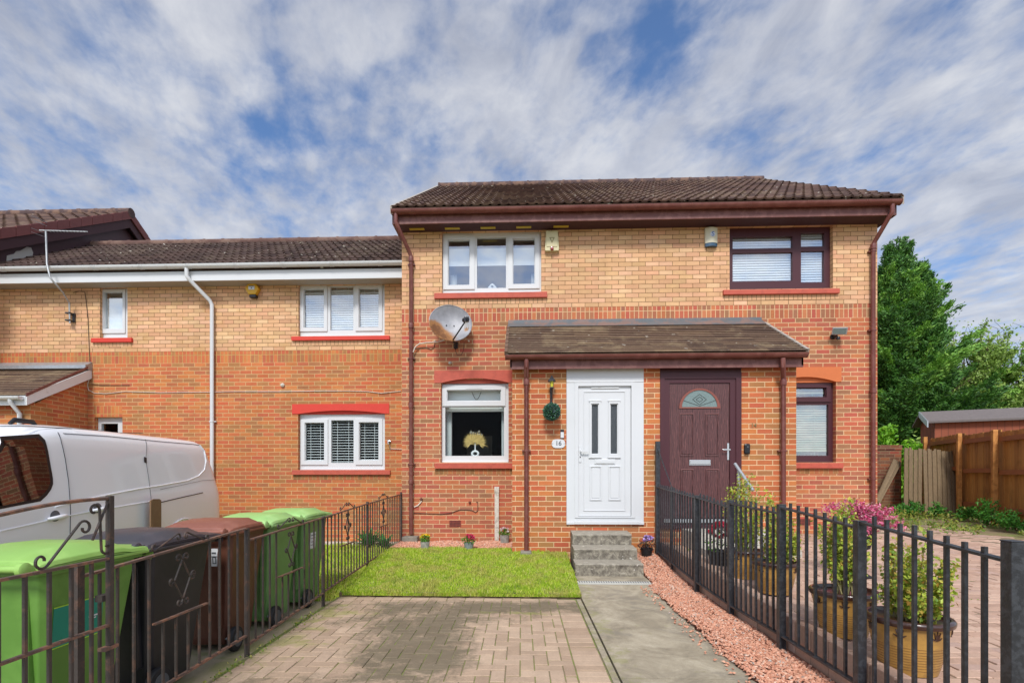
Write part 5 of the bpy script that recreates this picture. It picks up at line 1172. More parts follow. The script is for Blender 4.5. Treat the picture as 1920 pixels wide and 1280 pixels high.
for tt in ts:
    for z, i, sg in ring:
        e = edge.get(tt, 0.); y = lerpf(z, FP)+tt*(lerpf(z, RP)-lerpf(z, FP)); ii = min(i+e, VW/2); X = VXS-ii if sg > 0 else VXS-VW+ii
        vs.append((X, y, GZ+z-(.02*e/.085 if z > 1.9 else 0)))
n = len(ring); b = MB(); b.add(vs, [(a*n+k, (a+1)*n+k, (a+1)*n+k+1, a*n+k+1) for a in range(len(ts)-1) for k in range(n-1)]+[tuple(range(n)), tuple(range((len(ts)-1)*n, len(ts)*n))][::1]+[((a+1)*n, a*n, a*n+n-1, (a+1)*n+n-1) for a in range(len(ts)-1)], 'van_white')
b.build('body', van, smooth=35, merge=True)
def vs_pt(y, z, e=.003): return (VXS-inset(z)+e, y, z)
def vpx(px, py):                     # photo pixel on the van's side -> (y, z)
    X = VXS
    for _ in range(4): y, z = PXp(px, py, X); X = VXS-inset(z)
    return y, z
def patch(poly, m, e=.004, n=14):
    zs = sorted({p[1] for p in poly}|{min(p[1] for p in poly)+(max(p[1] for p in poly)-min(p[1] for p in poly))*i/n for i in range(n+1)}); rows = []
    for z in zs:
        zz = min(max(z, zs[0]+1e-4), zs[-1]-1e-4); xs_ = []
        for (a, c_) in zip(poly, poly[1:]+poly[:1]):
            if (a[1]-zz)*(c_[1]-zz) < 0 : xs_.append(a[0]+(c_[0]-a[0])*(zz-a[1])/(c_[1]-a[1]))
        if len(xs_) >= 2: rows.append((min(xs_), max(xs_), z))
    b = MB(); vv = []
    for ya, yb, z in rows: vv += [vs_pt(ya, z, e), vs_pt(yb, z, e)]
    b.add(vv, [(2*i, 2*i+1, 2*i+3, 2*i+2) for i in range(len(rows)-1)], m); return b
gp = [vpx(*p) for p in ((1, 814), (40, 812), (70, 813), (79, 818), (86, 840), (94, 885), (97, 903), (95, 913), (88, 925), (72, 940), (40, 946), (1, 954))]
gp = gp+[(4.55, .95), (4.35, 1.0), (4.45, 1.15), (5.0, 1.66)]
pb = patch([(y+(.018 if y > 5 else -.02), z) for y, z in gp], 'van_black', .004); pb.build('window_surround', van)
cy = sum(p[0] for p in gp)/len(gp); czz = sum(p[1] for p in gp)/len(gp)
patch([(cy+(y-cy)*.945, czz+(z-czz)*.90) for y, z in gp], 'van_glass', .007).build('side_window', van)
def seam(pts, r=.0035, m='seam', e=.003, nm='seam'):
    out = []
    for (a, c_) in zip(pts, pts[1:]):
        for i in range(8): out.append((a[0]+(c_[0]-a[0])*i/8, a[1]+(c_[1]-a[1])*i/8))
    out.append(pts[-1]); b = MB(); b.tube([vs_pt(y, z, e) for y, z in out], r, 6, m); return b.build(nm, van, smooth=60)
vp_ = lambda L: [vpx(*p) for p in L]
seam(vp_([(108, 810), (115, 830), (122, 860), (128, 900), (131, 940), (131, 1000), (126, 1040)]), nm='door_seam')
seam(vp_([(0, 799), (60, 799), (130, 803), (200, 808), (268, 812)]), .005, nm='roof_seam')
seam(vp_([(118, 812), (200, 817), (300, 827), (360, 832), (374, 834)]), .003, nm='panel_crease')
seam(vp_([(272, 823), (273, 860), (279, 900), (283, 950), (283, 990)]), .0022, nm='door_seam')
seam(vp_([(374, 834), (383, 845), (386, 865), (383, 880), (372, 892), (350, 901), (300, 910), (260, 916), (212, 925), (150, 938), (103, 950)]), .010, 'van_white', nm='panel_rib')
seam(vp_([(300, 917), (340, 909), (380, 900), (404, 899)]), .002, nm='panel_crease')
seam(vp_([(302, 941), (340, 932), (380, 923)]), .007, 'van_black', nm='door_rail')
seam(vp_([(1, 995), (60, 982), (130, 966), (200, 953), (290, 938)]), .009, 'van_white', nm='panel_rib')
ma = vpx(272, 862); b = patch([(ma[0]-.03, ma[1]-.035), (ma[0]+.02, ma[1]-.045), (ma[0]+.03, ma[1]+.035), (ma[0]-.02, ma[1]+.045)], 'van_black', .006); b.build('latch_cover', van)
for (px, py) in ((105, 969), (184, 954)):
    y, z = vpx(px, py); b = MB(); X = VXS-inset(z)
    b.tube([(X+.012, y-.115, z-.012), (X+.035, y-.09, z-.010), (X+.042, y, z), (X+.035, y+.09, z+.010), (X+.012, y+.115, z+.012)], [.014, .021, .024, .021, .014], 10, 'van_white'); h_ = b.build('door_handle', van, smooth=50)
    b = MB(); b.lathe([(.062, 0), (.056, .002), (.0, .003)], (X+.001, y-.01, z+.014), 18, 'label_grey', axis='x'); b.build('handle_recess', h_, smooth=50)
for yy_, nm in ((7.62, 'wheel'), (4.68, 'wheel')):
    for xx_ in (VXS-.10, VXS-VW+.10):
        b = MB(); b.lathe([(.05, -.10), (.27, -.10), (.32, -.085), (.34, -.05), (.34, .05), (.32, .085), (.27, .095), (.24, .085), (.05, .08)], (xx_, yy_, GZ+.34), 36, 'tyre', axis='x'); w = b.build(nm, van, smooth=35)
        b = MB(); b.lathe([(.03, -.09), (.2, -.088), (.235, -.07), (.235, .092), (.2, .094), (.03, .094)], (xx_, yy_, GZ+.34), 24, 'galv', axis='x'); b.build('hub', w, smooth=35)
    zz = GZ+.34; b = MB(); b.tube([vs_pt(yy_+.43*math.cos(a), zz+.43*math.sin(a), .004) for a in [PI*(-.05+1.1*i/20) for i in range(21)]], .014, 8, 'van_white'); b.build('wheel_arch', van, smooth=60)
b = MB(); y0, z0 = PXp(28, 782, VXS-.9)[0], GZ+1.985; b.tube([(VXS-.8, y0-.16, GZ+2.04), (VXS-.8, y0-.10, GZ+2.09), (VXS-.8, y0+.12, GZ+2.09), (VXS-.8, y0+.18, GZ+2.04)], [.02, .03, .03, .015], 10, 'van_black'); b.build('roof_fitting', van, smooth=50)
b = MB(); b.box(VXS-VW+.2, VXS-.2, 8.30, 8.66, GZ+.25, GZ+.45, 'van_black'); b.build('rear_bumper', van, bevel=.03)
y, z = vpx(293, 960); pm('brown_board', '7d6248', .8, var=.25, vs=9)
b = MB(); bb = PXp(293, 960, VXS+.10); b.prism([(bb[0]-.10, GZ+.03), (bb[0]+.10, GZ+.03), (bb[0]+.10, CAMZ-.335), (bb[0]+.06, CAMZ-.315), (bb[0]-.04, CAMZ-.31), (bb[0]-.10, CAMZ-.33)], VXS+.08, VXS+.10, 'x', 'brown_board')
tag(b.build('wooden_board', loc=(VXS+.09, bb[0], GZ+.03)), 'narrow brown board propped upright against the white van', 'board')

# ================================================================ FITTINGS ON THE WALLS
# satellite dish: offset paraboloid turned a little to the right
m_, t, b_ = newmat('dish_metal'); oc = t.node('ShaderNodeTexCoord').outputs['Object']; x, y, z = t.sep(oc)
c = t.ramp(t.noise(oc, 6, 5, .6), [(.3, lin('828286')), (.6, lin('9a9a9e')), (.8, lin('aaa9aa'))])
def gs(cx, cz, r): dx = t.m('SUBTRACT', x, cx); dz = t.m('SUBTRACT', z, cz); return t.m('EXPONENT', t.m('MULTIPLY', t.m('ADD', t.m('MULTIPLY', dx, dx), t.m('MULTIPLY', dz, dz)), -1/(r*r)))
ru = t.m('ADD', t.m('ADD', gs(-.27, -.06, .12), gs(-.20, -.19, .13)), t.m('ADD', gs(-.03, -.30, .15), t.m('MULTIPLY', gs(.25, -.09, .05), .8)))
ru = t.m('MULTIPLY', ru, t.m('ADD', t.m('MULTIPLY', t.noise(oc, 14, 5, .7), 1.4), .15)); c = t.mix(t.sstep(ru, .22, .70), c, lin('9a6a3c')); c = t.mix(t.m('MULTIPLY', t.sstep(ru, .7, 1.1), .7), c, lin('5a3420'))
t.l.new(c, b_.inputs['Base Color']); b_.inputs['Roughness'].default_value = .5; b_.inputs['Metallic'].default_value = .15
sx_, sz_ = P(845, 605, Y1-.30); sdh = thing('satellite_dish', 'large grey satellite dish with rust stains beside the left downpipe', 'satellite dish', (sx_, Y1, sz_-.3))
b = MB(); n = 40; rings = 8; vs = []
for r in range(rings+1):
    for k in range(n):
        a = 2*PI*k/n; f = r/rings; vs.append((.35*f*math.cos(a), -.10*(f*f-1)*-1*1.0, .325*f*math.sin(a)))
V0 = [Vector((v[0], -.10*((v[0]/.35)**2+(v[2]/.325)**2)+.10, v[2])) for v in vs]
rot = Euler((R(-14), 0, R(14))).to_matrix(); ctr = Vector((0, 0, 0))
fs = [(r*n+k, r*n+(k+1) % n, (r+1)*n+(k+1) % n, (r+1)*n+k) for r in range(rings) for k in range(n)]
N = len(V0); V1 = [v+Vector((0, .012, 0)) for v in V0]
b.add([rot@v for v in V0+V1], fs+[tuple(N+i for i in reversed(f)) for f in fs]+[(rings*n+k, N+rings*n+k, N+rings*n+(k+1) % n, rings*n+(k+1) % n) for k in range(n)], 'dish_metal')
b.tube([rot@Vector((.35*math.cos(2*PI*k/n), .004, .325*math.sin(2*PI*k/n))) for k in range(n+1)], .008, 6, 'dish_metal')
sdh.location = (0, 0, 0); rf_ = b.build('reflector', sdh, smooth=50); 
for dx in (-.06, .065): 
    bb = MB(); p = rot@Vector((dx, .09, 0)); bb.lathe([(.0, -.006), (.011, -.005), (.011, .004)], tuple(p), 10, 'black_plastic', axis='y'); bb.build('bolt', rf_)
DP = Vector((sx_, Y1-.30, sz_)); low = rot@Vector((.03, -.0, -.30))
b = MB(); p_l = rot@Vector((.20, -.42, -.18)); b.tube([low+Vector((0, .02, 0)), low+Vector((.02, -.06, -.01)), p_l], .012, 8, 'black_plastic'); b.build('feed_arm', sdh)
b = MB(); d_ = (rot@Vector((0, 0, 0))-p_l).normalized(); b.tube([p_l+d_*.02, p_l+d_*.08], [.03, .036], 14, 'black_plastic'); b.box(p_l.x-.035, p_l.x+.04, p_l.y-.03, p_l.y+.02, p_l.z-.035, p_l.z+.04, 'black_plastic')
b.tube([p_l-d_*.05, p_l+d_*.02], .028, 10, 'black_plastic'); b.build('receiver', sdh, bevel=.004)
b = MB(); b.tube([low+Vector((0, .02, 0)), low+Vector((.0, .16, .0)), low+Vector((0, .16, .0))+Vector((0, .12-low.y*0, 0))], .02, 10, 'black_metal'); b.box(low.x-.035, low.x+.035, .28, .299, low.z-.06, low.z+.05, 'black_metal'); b.tube([(low.x, .17, low.z), (low.x, .28, low.z-.07)], .014, 8, 'black_metal'); b.build('wall_bracket', sdh)
b = MB()
for dx in (-.03, .0, .035): b.tube([p_l+Vector((dx*.4, -.01, -.03)), p_l+Vector((dx, .02, -.11)), p_l+Vector((dx*.6, .06, -.14))], .005, 5, 'cable_white')
b.build('cable', sdh)
b = MB(); l0 = low+Vector((0, .2, 0)); b.tube([l0, l0+Vector((.01, .05, -.12)), l0+Vector((.03, .08, -.19)), l0+Vector((.10, .085, -.19)), l0+Vector((.14, .07, -.12)), l0+Vector((.16, 0, .0))], .0045, 5, 'wire_black'); b.build('loop_cable', sdh)
sdh.location = DP
# pipe from the downpipe to the dish, and other wall cables
def wcable(name, pts, Y, r, m, label, cat='cable', off=.012):
    b = MB(); b.tube([(*(lambda q: (q[0], Y-off, q[1]))(P(x, y, Y)),) for x, y in pts], r, 6, m)
    x0, z0 = P(*pts[0], Y); o = b.build(name, None, smooth=60, loc=(x0, Y-off, z0)); return tag(o, label, cat)
wcable('cable', [(776, 662), (780, 652), (788, 646), (800, 644), (822, 643), (836, 639), (843, 634)], Y1, .011, 'cable_white', 'pale conduit curving from the left downpipe to the satellite dish', off=.06)
wcable('cable', [(778, 653), (800, 652), (808, 655), (814, 652), (815, 645)], Y1, .006, 'cable_brown', 'short brown cable looped on the brick beneath the dish conduit')
wcable('cable', [(776, 961), (800, 962), (828, 963), (845, 961), (862, 955), (875, 955), (885, 956), (892, 960), (896, 956), (896, 941), (893, 940)], Y1, .006, 'cable_brown', 'brown cable sagging across the brick above the air brick')
wcable('cable', [(777, 950), (784, 947), (790, 940), (791, 937)], Y1, .012, 'cable_white', 'short white pipe stub leaving the left downpipe low down')
wcable('cable', [(168, 711), (165, 722), (167, 731), (178, 737), (200, 738), (235, 734), (300, 736), (392, 735), (440, 734), (520, 734), (600, 733), (660, 733), (690, 734), (715, 737), (735, 735), (752, 733)], Y2, .007, 'cable_white', 'long white cable running along the terraced house wall between the storeys')
wcable('cable', [(138, 549), (150, 546), (160, 548), (163, 570), (166, 600), (168, 650), (170, 690)], Y2, .005, 'wire_black', 'thin black cable dropping past the small upper window')
wcable('cable', [(172, 720), (190, 722), (244, 722)], Y2, .005, 'cable_brown', 'short dark cable beside the far left porch flashing')
wcable('cable', [(731, 832), (732, 841), (754, 842)], Y2, .007, 'cable_white', 'short white pipe under the outside tap')
def knob(px, py, Y, r, m, name, label, cat='fitting'):
    x, z = P(px, py, Y); b = MB(); b.lathe([(r*.8, 0), (r, -.01), (r*.9, -.03), (r*.4, -.045)], (x, Y, z), 12, m, axis='y'); o = b.build(name, None, smooth=40, loc=(x, Y, z)); return tag(o, label, cat)
knob(844, 681, Y1, .03, 'white_paint_old', 'vent_cap', 'small round cream cap above the left end of the painted lintel', 'vent cap')
knob(816, 640, Y1, .018, 'cable_white', 'wall_fixing', 'small pale pipe fixing left of the dish bracket', 'wall fixing'); knob(879, 640, Y1, .018, 'cable_white', 'wall_fixing', 'small pale fixing on the brick right of the dish bracket', 'wall fixing')
knob(881, 941, Y1, .022, 'brown_plastic', 'wall_fixing', 'brown round fixing above the sagging brown cable', 'wall fixing'); knob(790, 935, Y1, .026, 'brown_plastic', 'wall_fixing', 'brown capped fitting on the white pipe stub', 'wall fixing')
knob(530.5, 722, Y2, .04, 'white_paint_old', 'vent_cap', 'round white outlet above the long white cable', 'vent cap')
x, z = P(730, 828, Y2); b = MB(); b.lathe([(.035, 0), (.035, -.012), (.015, -.02), (.015, -.08)], (x, Y2, z), 12, 'chrome', axis='y'); b.tube([(x, Y2-.07, z), (x, Y2-.10, z-.01), (x+.01, Y2-.10, z-.05)], .014, 8, 'chrome'); b.tube([(x-.03, Y2-.06, z+.03), (x+.03, Y2-.06, z+.03)], .008, 6, 'chrome'); tag(b.build('outside_tap', None, loc=(x, Y2, z)), 'small silver outside tap right of the lower neighbour window', 'tap')
# alarm boxes
def alarm(px, py, w, h, Y, m, label): x, z = P(px, py, Y); a = thing('alarm_box', label, 'alarm box', (x, Y, z)); return a, x, z
a, x, z = alarm(1034.5, 455, 0, 0, Y1, '', 'cream alarm box with an inverted triangle emblem and red lamp'); pm('cream', 'c9c096', .5, var=.12, vs=9); pm('cream_side', 'b8a878', .5); pm('alarm_red', '8c1418', .25, coat=.5); pm('emblem', '8c8258', .6)
b = MB(); b.prism([(x-.112, z-.165), (x+.112, z-.165), (x+.118, z-.13), (x+.10, z+.17), (x-.10, z+.17), (x-.118, z-.13)], Y1-.07, Y1-.001, 'y', 'cream'); b.box(x-.09, x+.09, Y1-.078, Y1-.0701, z-.10, z+.155, 'cream'); b.build('case', a, bevel=.01)
b = MB(); b.lathe([(.0, -.035), (.024, -.03), (.03, -.01), (.03, .02)], (x, Y1-.07, z-.135), 16, 'alarm_red', axis='y'); b.build('lamp', a, smooth=50)
b = MB(); tri = [(x-.045, z+.055), (x+.045, z+.055), (x, z-.045)]; ti = [(x-.024, z+.042), (x+.024, z+.042), (x, z-.014)]
for i in range(3): j = (i+1) % 3; b.prism([tri[i], tri[j], ti[j], ti[i]], Y1-.081, Y1-.0781, 'y', 'emblem')
b.build('emblem', a)
a, x, z = alarm(1332, 447, 0, 0, Y1, '', 'white alarm box with a blue letter S emblem and blue base'); pm('alarm_blue', '2f4f66', .3, coat=.4); pm('alarm_white', 'cfcab0', .5, var=.08); pm('logo_blue', '5c7aa8', .5); pm('logo_ground', 'c9ced6', .5)
b = MB(); n = 10; pro = [(x-.10+.20*i/n, Y1-.045-.035*math.sin(PI*i/n)) for i in range(n+1)]+[(x+.10, Y1-.001), (x-.10, Y1-.001)]; b.prism(pro, z-.10, z+.155, 'z', 'alarm_white'); b.build('case', a, smooth=40)
b = MB(); pro = [(x-.097+.194*i/n, Y1-.042-.033*math.sin(PI*i/n)) for i in range(n+1)]+[(x+.097, Y1-.001), (x-.097, Y1-.001)]; b.prism(pro, z-.155, z-.101, 'z', 'alarm_blue'); b.build('base', a, smooth=40)
b = MB(); b.lathe([(.0, -.002), (.042, -.002), (.042, .01)], (x+.01, Y1-.082, z+.035), 20, 'logo_ground', axis='y'); e = b.build('emblem', a); text('S', .105, (x+.012, Y1-.086, z+.035), 'logo_blue', 'letter', e, ext=.001, bold=True)
a, x, z = alarm(477, 545, 0, 0, Y2, '', 'yellow hexagonal alarm box under the white gutter'); pm('alarm_yellow', 'd2a21c', .4, var=.08); pm('alarm_yellow_side', '9a7414', .5)
b = MB(); hexa = [(x+.135*math.cos(R(60*i)), z+.01+.13*math.sin(R(60*i))) for i in range(6)]; b.prism(hexa, Y2-.10, Y2-.001, 'y', 'alarm_yellow'); b.build('case', a, bevel=.012)
b = MB(); b.box(x-.06, x+.055, Y2-.106, Y2-.1005, z-.015, z+.055, 'logo_ground'); e = b.build('emblem', a); b = MB(); b.box(x-.05, x+.045, Y2-.108, Y2-.1062, z+.042, z+.054, 'alarm_blue'); b.lathe([(.0, -.001), (.012, -.001), (.012, .002)], (x, Y2-.107, z+.016), 10, 'label_grey', axis='y'); b.build('mark', e)
b = MB(); b.box(x-.055, x+.075, Y2-.095, Y2-.001, z-.16, z-.101, 'black_plastic'); b.build('lamp', a, bevel=.012)
# flood light
x, z = P(1573, 622, Y1-.12); fo = thing('flood_light', 'silver flood light on a black bracket on the red brick at upper right', 'flood light', (x, Y1, z))
b = MB(); b.tube([(x-.03, Y1-.001, z-.05), (x-.03, Y1-.05, z-.06), (x-.01, Y1-.09, z-.05)], .018, 8, 'black_plastic'); b.lathe([(.045, 0), (.045, -.02), (.02, -.03)], (x-.03, Y1-.001, z-.05), 14, 'black_plastic', axis='y'); b.lathe([(.028, -.03), (.032, .0), (.02, .02)], (x-.0, Y1-.10, z-.09), 12, 'black_plastic'); b.build('bracket', fo, smooth=40)
b = MB(); rt = Euler((R(28), R(6), R(-22))).to_matrix()
bx8 = [rt@Vector(v) for v in ((-.11, -.05, -.06), (.11, -.05, -.06), (.085, .05, -.04), (-.085, .05, -.04), (-.11, -.05, .06), (.11, -.05, .06), (.085, .05, .04), (-.085, .05, .04))]; oo = Vector((x+.0, Y1-.13, z+.02))
b.add([v+oo for v in bx8], [(0, 3, 2, 1), (4, 5, 6, 7), (0, 1, 5, 4), (1, 2, 6, 5), (2, 3, 7, 6), (3, 0, 4, 7)], 'galv'); h_ = b.build('head', fo, bevel=.008)
b = MB(); g8 = [rt@Vector(v)+oo for v in ((-.09, -.054, -.045), (.09, -.054, -.045), (.09, -.054, .045), (-.09, -.054, .045), (-.09, -.0505, -.045), (.09, -.0505, -.045), (.09, -.0505, .045), (-.09, -.0505, .045))]; b.add(g8, [(0, 1, 2, 3), (7, 6, 5, 4), (0, 4, 5, 1), (2, 6, 7, 3), (1, 5, 6, 2), (0, 3, 7, 4)], 'leaded_glass'); b.build('lens', h_)
# lantern and topiary ball
x, zt = P(1034.5, 708, YP-.12); zb = P(1034, 760, YP-.12)[1]; ln = thing('wall_lantern', 'small black wall lantern with yellow glass left of the white door', 'lantern', (x, YP, zt-.15)); pm('lantern_glass', 'c9c23a', .25, coat=.4)
yl = YP-.12; b = MB(); b.lathe([(.0, .032), (.012, .03), (.012, .018), (.058, -.045), (.060, -.055), (.03, -.052)], (x, yl, zt), 8, 'black_metal'); b.lathe([(.024, -.155), (.03, -.15), (.026, -.135)], (x, yl, zt), 8, 'black_metal')
for k in range(4): an = PI/4+k*PI/2; b.tube([(x+.038*math.cos(an), yl+.038*math.sin(an), zt-.053), (x+.026*math.cos(an), yl+.026*math.sin(an), zt-.14)], .004, 4, 'black_metal')
b.build('cage', ln); b = MB(); b.lathe([(.034, -.054), (.023, -.135)], (x, yl, zt), 8, 'lantern_glass'); b.build('lamp_glass', ln)
b = MB(); b.tube([(x, yl, zt-.15), (x+.008, yl+.02, zt-.19), (x-.003, yl+.03, zt-.23), (x-.006, YP-.05, zt-.28), (x-.006, YP-.04, zb+.08)], .010, 8, 'black_metal'); b.tube([(x, yl+.02, zt-.18), (x, YP-.001, zt-.18)], .009, 6, 'black_metal'); b.box(x-.02, x+.016, YP-.012, YP-.001, zt-.36, zt-.12, 'black_metal'); b.build('arm', ln, smooth=40)
leafmat('topiary', ['1c4034', '2c5a48', '3d7460', '4a8a6c', '24503c', '5a8a50', '8a9ab0'], trans=.1); pm('topiary_core', '122a20', .9)
x, z = P(1034.5, 771.5, YP-.16); r_ = .132; tb = thing('topiary_ball', 'round green topiary ball hanging beneath the black lantern', 'topiary ball', (x, YP-.16, z))
b = MB(); b.lathe([(.001, -r_*.86)]+[(r_*.86*math.cos(a), r_*.86*math.sin(a)) for a in [R(-75+15*i) for i in range(11)]]+[(.001, r_*.86)], (x, YP-.16, z), 18, 'topiary_core'); b.build('core', tb, smooth=80)
D = RNG.normal(size=(1500, 3)); D /= np.linalg.norm(D, axis=1)[:, None]; C = D*r_*RNG.uniform(.86, .99, (1500, 1))+np.array([x, YP-.16, z]); V, Fc = leaves_arr(C, .022, D=D*.9); b = MB(); b.arr(V, Fc, 'topiary'); b.build('foliage', tb)
b = MB(); b.tube([(x, YP-.16, z+r_*.8), (x-.003, YP-.05, zb+.10)], .003, 4, 'wire_black'); b.build('hanger', tb)
# door bell boxes, plates
x, z = P(1054, 814.5, YP); bl = thing('doorbell', 'white and black doorbell above the number 16 plate', 'doorbell', (x, YP, z)); b = MB(); b.box(x-.026, x+.026, YP-.02, YP-.001, z-.055, z+.075, 'black_plastic'); b.build('back', bl, bevel=.004); b = MB(); b.box(x-.024, x+.024, YP-.028, YP-.0201, z-.05, z+.035, 'upvc'); b.build('button_plate', bl, bevel=.003)
x, z = P(1399.5, 841.5, YP); bl = thing('doorbell', 'black rounded doorbell right of the brown door', 'doorbell', (x, YP, z)); b = MB(); b.box(x-.042, x+.042, YP-.045, YP-.001, z-.078, z+.078, 'black_plastic'); b.build('case', bl, bevel=.022)
b = MB(); b.lathe([(.0, -.002), (.012, -.002), (.012, .001)], (x, YP-.046, z+.03), 12, 'label_grey', axis='y'); b.build('button', bl)
x, z = P(1047, 831.5, YP); np_ = thing('number_plate', 'oval white house number plate reading 16', 'number plate', (x, YP, z)); n = 28
pl = [(x+.098*math.copysign(abs(math.cos(2*PI*i/n))**.55, math.cos(2*PI*i/n)), z+.065*math.copysign(abs(math.sin(2*PI*i/n))**.9, math.sin(2*PI*i/n))) for i in range(n)]
b = MB(); b.prism(pl, YP-.012, YP-.001, 'y', 'upvc'); b.build('plate', np_, bevel=.002); pm('digit_grey', '5a5d60', .5)
text('16', .092, (x, YP-.013, z+.003), 'digit_grey', 'digits', np_, ext=.001, bold=True)
for dx in (-.083, .083): b = MB(); b.lathe([(.0, -.002), (.006, -.002), (.006, .001)], (x+dx, YP-.0125, z), 10, 'label_grey', axis='y'); b.build('screw', np_)
x, z = P(1413, 797, YP); pm('digit_brass', '8f7d55', .4, metal=.4); hn = text('14', .085, (x, YP-.006, z-.002), 'digit_brass', 'house_number', None, ext=.004); tag(hn, 'faded brass house number 14 on the brick right of the brown door', 'house number')
# conduit with cap, pipe guards
x0, x1, z0, z1 = pr(927.5, 935.5, 912, 1013.5, Y1-.03); b = MB(); cdt = thing('cable_conduit', 'weathered white cable conduit standing against the brick by the porch', 'conduit', (x0, Y1, z0))
b.box(x0, x1, Y1-.05, Y1-.001, z0, z1-.1, 'white_paint_old'); b.build('cover', cdt, bevel=.004); b = MB(); b.box(x0-.004, x1+.004, Y1-.056, Y1-.001, z1-.099, z1, 'white_paint_old'); b.build('cap', cdt, bevel=.004)
for (px, py, Y, w, lab) in ((770, 1008, Y1-.12, .13, 'rough grey gully stone under the left brown downpipe'), (986, 1036, YP-.10, .08, 'flat grey gully slab under the porch downpipe')):
    x, z = P(px, py, Y); b = MB(); b.prism([(x-w, Y-.10), (x+w, Y-.08), (x+w*.95, Y+.10), (x-w*.9, Y+.1)], .16, z+.03, 'z', 'concrete'); tag(b.build('gully_stone', None, bevel=.01, loc=(x, Y, .16)), lab, 'gully stone')
# handrail by the brown door
hr = thing('handrail', 'pale grey tubular handrail beside the brown door', 'handrail', (3.4, 6.8, .4)); YH = 6.9
x0, z0 = P(1378, 869, YH); x1, z1 = P(1412, 919, YH-.35)
b = MB(); b.tube([(x0, YH, z0), (x1, YH-.35, z1)], .022, 10, 'galv'); b.build('rail', hr, smooth=40)
for f in (.22, .62):
    x = x0+(x1-x0)*f; y = YH-.35*f; z = z0+(z1-z0)*f; b = MB(); b.tube([(x, y, z), (x, y, .33)], .019, 10, 'galv'); b.build('post', hr, smooth=40)
# vase with dried flowers, and ornament upstairs
Yv = Y1+.23; x, z = P(891, 852, Yv); vz = thing('vase', 'white ring vase of dried fan palms and pampas on the ground-floor window sill', 'vase', (x, Yv, z))
b = MB(); b.tube([(x+.055*math.cos(a), Yv, z+.015+.045*math.sin(a)) for a in [2*PI*i/20 for i in range(21)]], .021, 10, 'upvc'); b.lathe([(.014, .06), (.012, .10), (.012, .16), (.016, .175)], (x, Yv, z), 12, 'upvc'); b.build('body', vz, smooth=60)
pm('dried', 'b79c5c', .8, var=.2, island=.25); pm('dried_white', 'cfc9b8', .8, island=.15)
b = MB(); zz = z+.17
for f0, cxx in ((R(108), -.07), (R(74), .05)):
    for k in range(40):
        a = R(-35)+R(250)*k/39+ (f0-R(90)); L = .155+.02*math.sin(k*2.1); dv = Vector((math.cos(a), -.1+.02*(k % 3), math.sin(a))); q_ = Vector((-math.sin(a), 0, math.cos(a)))*.008; o_ = Vector((x+cxx*.8, Yv+.01*(cxx > 0), zz+.06))
        b.add([o_, o_+dv*L*.6+q_, o_+dv*L, o_+dv*L*.6-q_], [(0, 1, 2, 3)], 'dried')
for k in range(16):
    sg = -1 if k % 2 else 1; a = R(90)-sg*R(random.uniform(30, 70)); L = random.uniform(.16, .26); o_ = Vector((x, Yv, zz)); pts = [o_+Vector((sg*abs(math.cos(a))*L*s, 0, math.sin(a)*L*s-.25*L*s*s*2)) for s in (0, .35, .7, 1)]; b.tube(pts, [.002, .003, .007, .002], 4, 'dried')
b.build('dried_palm', vz)
b = MB()
for k in range(7):
    a = R(random.uniform(60, 115)); L = random.uniform(.2, .28); o_ = Vector((x, Yv+.01, zz)); e_ = o_+Vector((math.cos(a)*L, 0, math.sin(a)*L)); b.tube([o_, o_.lerp(e_, .6), e_], [.0015, .002, .0015], 4, 'dried_white')
    C = np.array([list(o_.lerp(e_, s)+Vector((random.gauss(0, .012), 0, random.gauss(0, .01)))) for s in np.linspace(.65, 1, 16)]); V, Fc = leaves_arr(C, .022); b.arr(V, Fc, 'dried_white')
b.build('dried_stems', vz)
Yo = Y1+.20; x, z = P(923, 541, Yo); b = MB(); b.prism([(x-.085, z-.02), (x+.085, z-.02), (x+.07, z+.03), (x+.015, z+.085), (x-.015, z+.085), (x-.07, z+.03)], Yo-.02, Yo+.02, 'y', 'upvc'); oz = b.build('window_ornament', None, bevel=.01, loc=(x, Yo, z)); tag(oz, 'small white peaked ornament on the upstairs sill of the white window', 'ornament')
b = MB(); b.lathe([(.0, -.003), (.02, -.003), (.02, .002)], (x, Yo-.021, z+.03), 12, 'label_grey', axis='y'); b.build('heart', oz)
# TV aerial
ae = thing('tv_aerial', 'tall bent aerial mast with a fishbone antenna above the white gutter', 'aerial', (P(131, 590, Y2)[0], Y2, P(131, 590, Y2)[1]))
ym = Y2-.42; pm('alu', 'b0b2b2', .4, metal=.5, var=.15)
mp = [(131, 606, Y2-.10), (130, 568, Y2-.10), (118, 548, Y2-.30), (100, 528, ym-.06), (94, 520, ym-.08), (91, 508, ym-.08), (88, 495, ym-.06), (86, 434, ym-.05)]
b = MB(); b.tube([(P(px, py, y)[0], y, P(px, py, y)[1]) for px, py, y in mp], .016, 8, 'alu'); b.build('mast', ae, smooth=50)
b = MB(); x, z = P(131, 595, Y2-.05); 
for dz in (-.07, .07): b.box(x-.03, x+.06, Y2-.13, Y2-.001, z+dz-.012, z+dz+.012, 'black_metal')
b.box(x+.03, x+.075, Y2-.03, Y2-.0005, z-.09, z+.09, 'black_metal'); b.build('bracket', ae)
top_ = Vector((P(87, 436, ym)[0], ym-.05, P(87, 436, ym)[1])); end_ = top_+Vector((.62, .25, .10)); b = MB(); b.tube([top_+Vector((-.05, -.04, 0)), end_], .011, 6, 'alu'); dd = (end_-top_).normalized(); side = Vector((dd.y, -dd.x, -.25)).normalized()
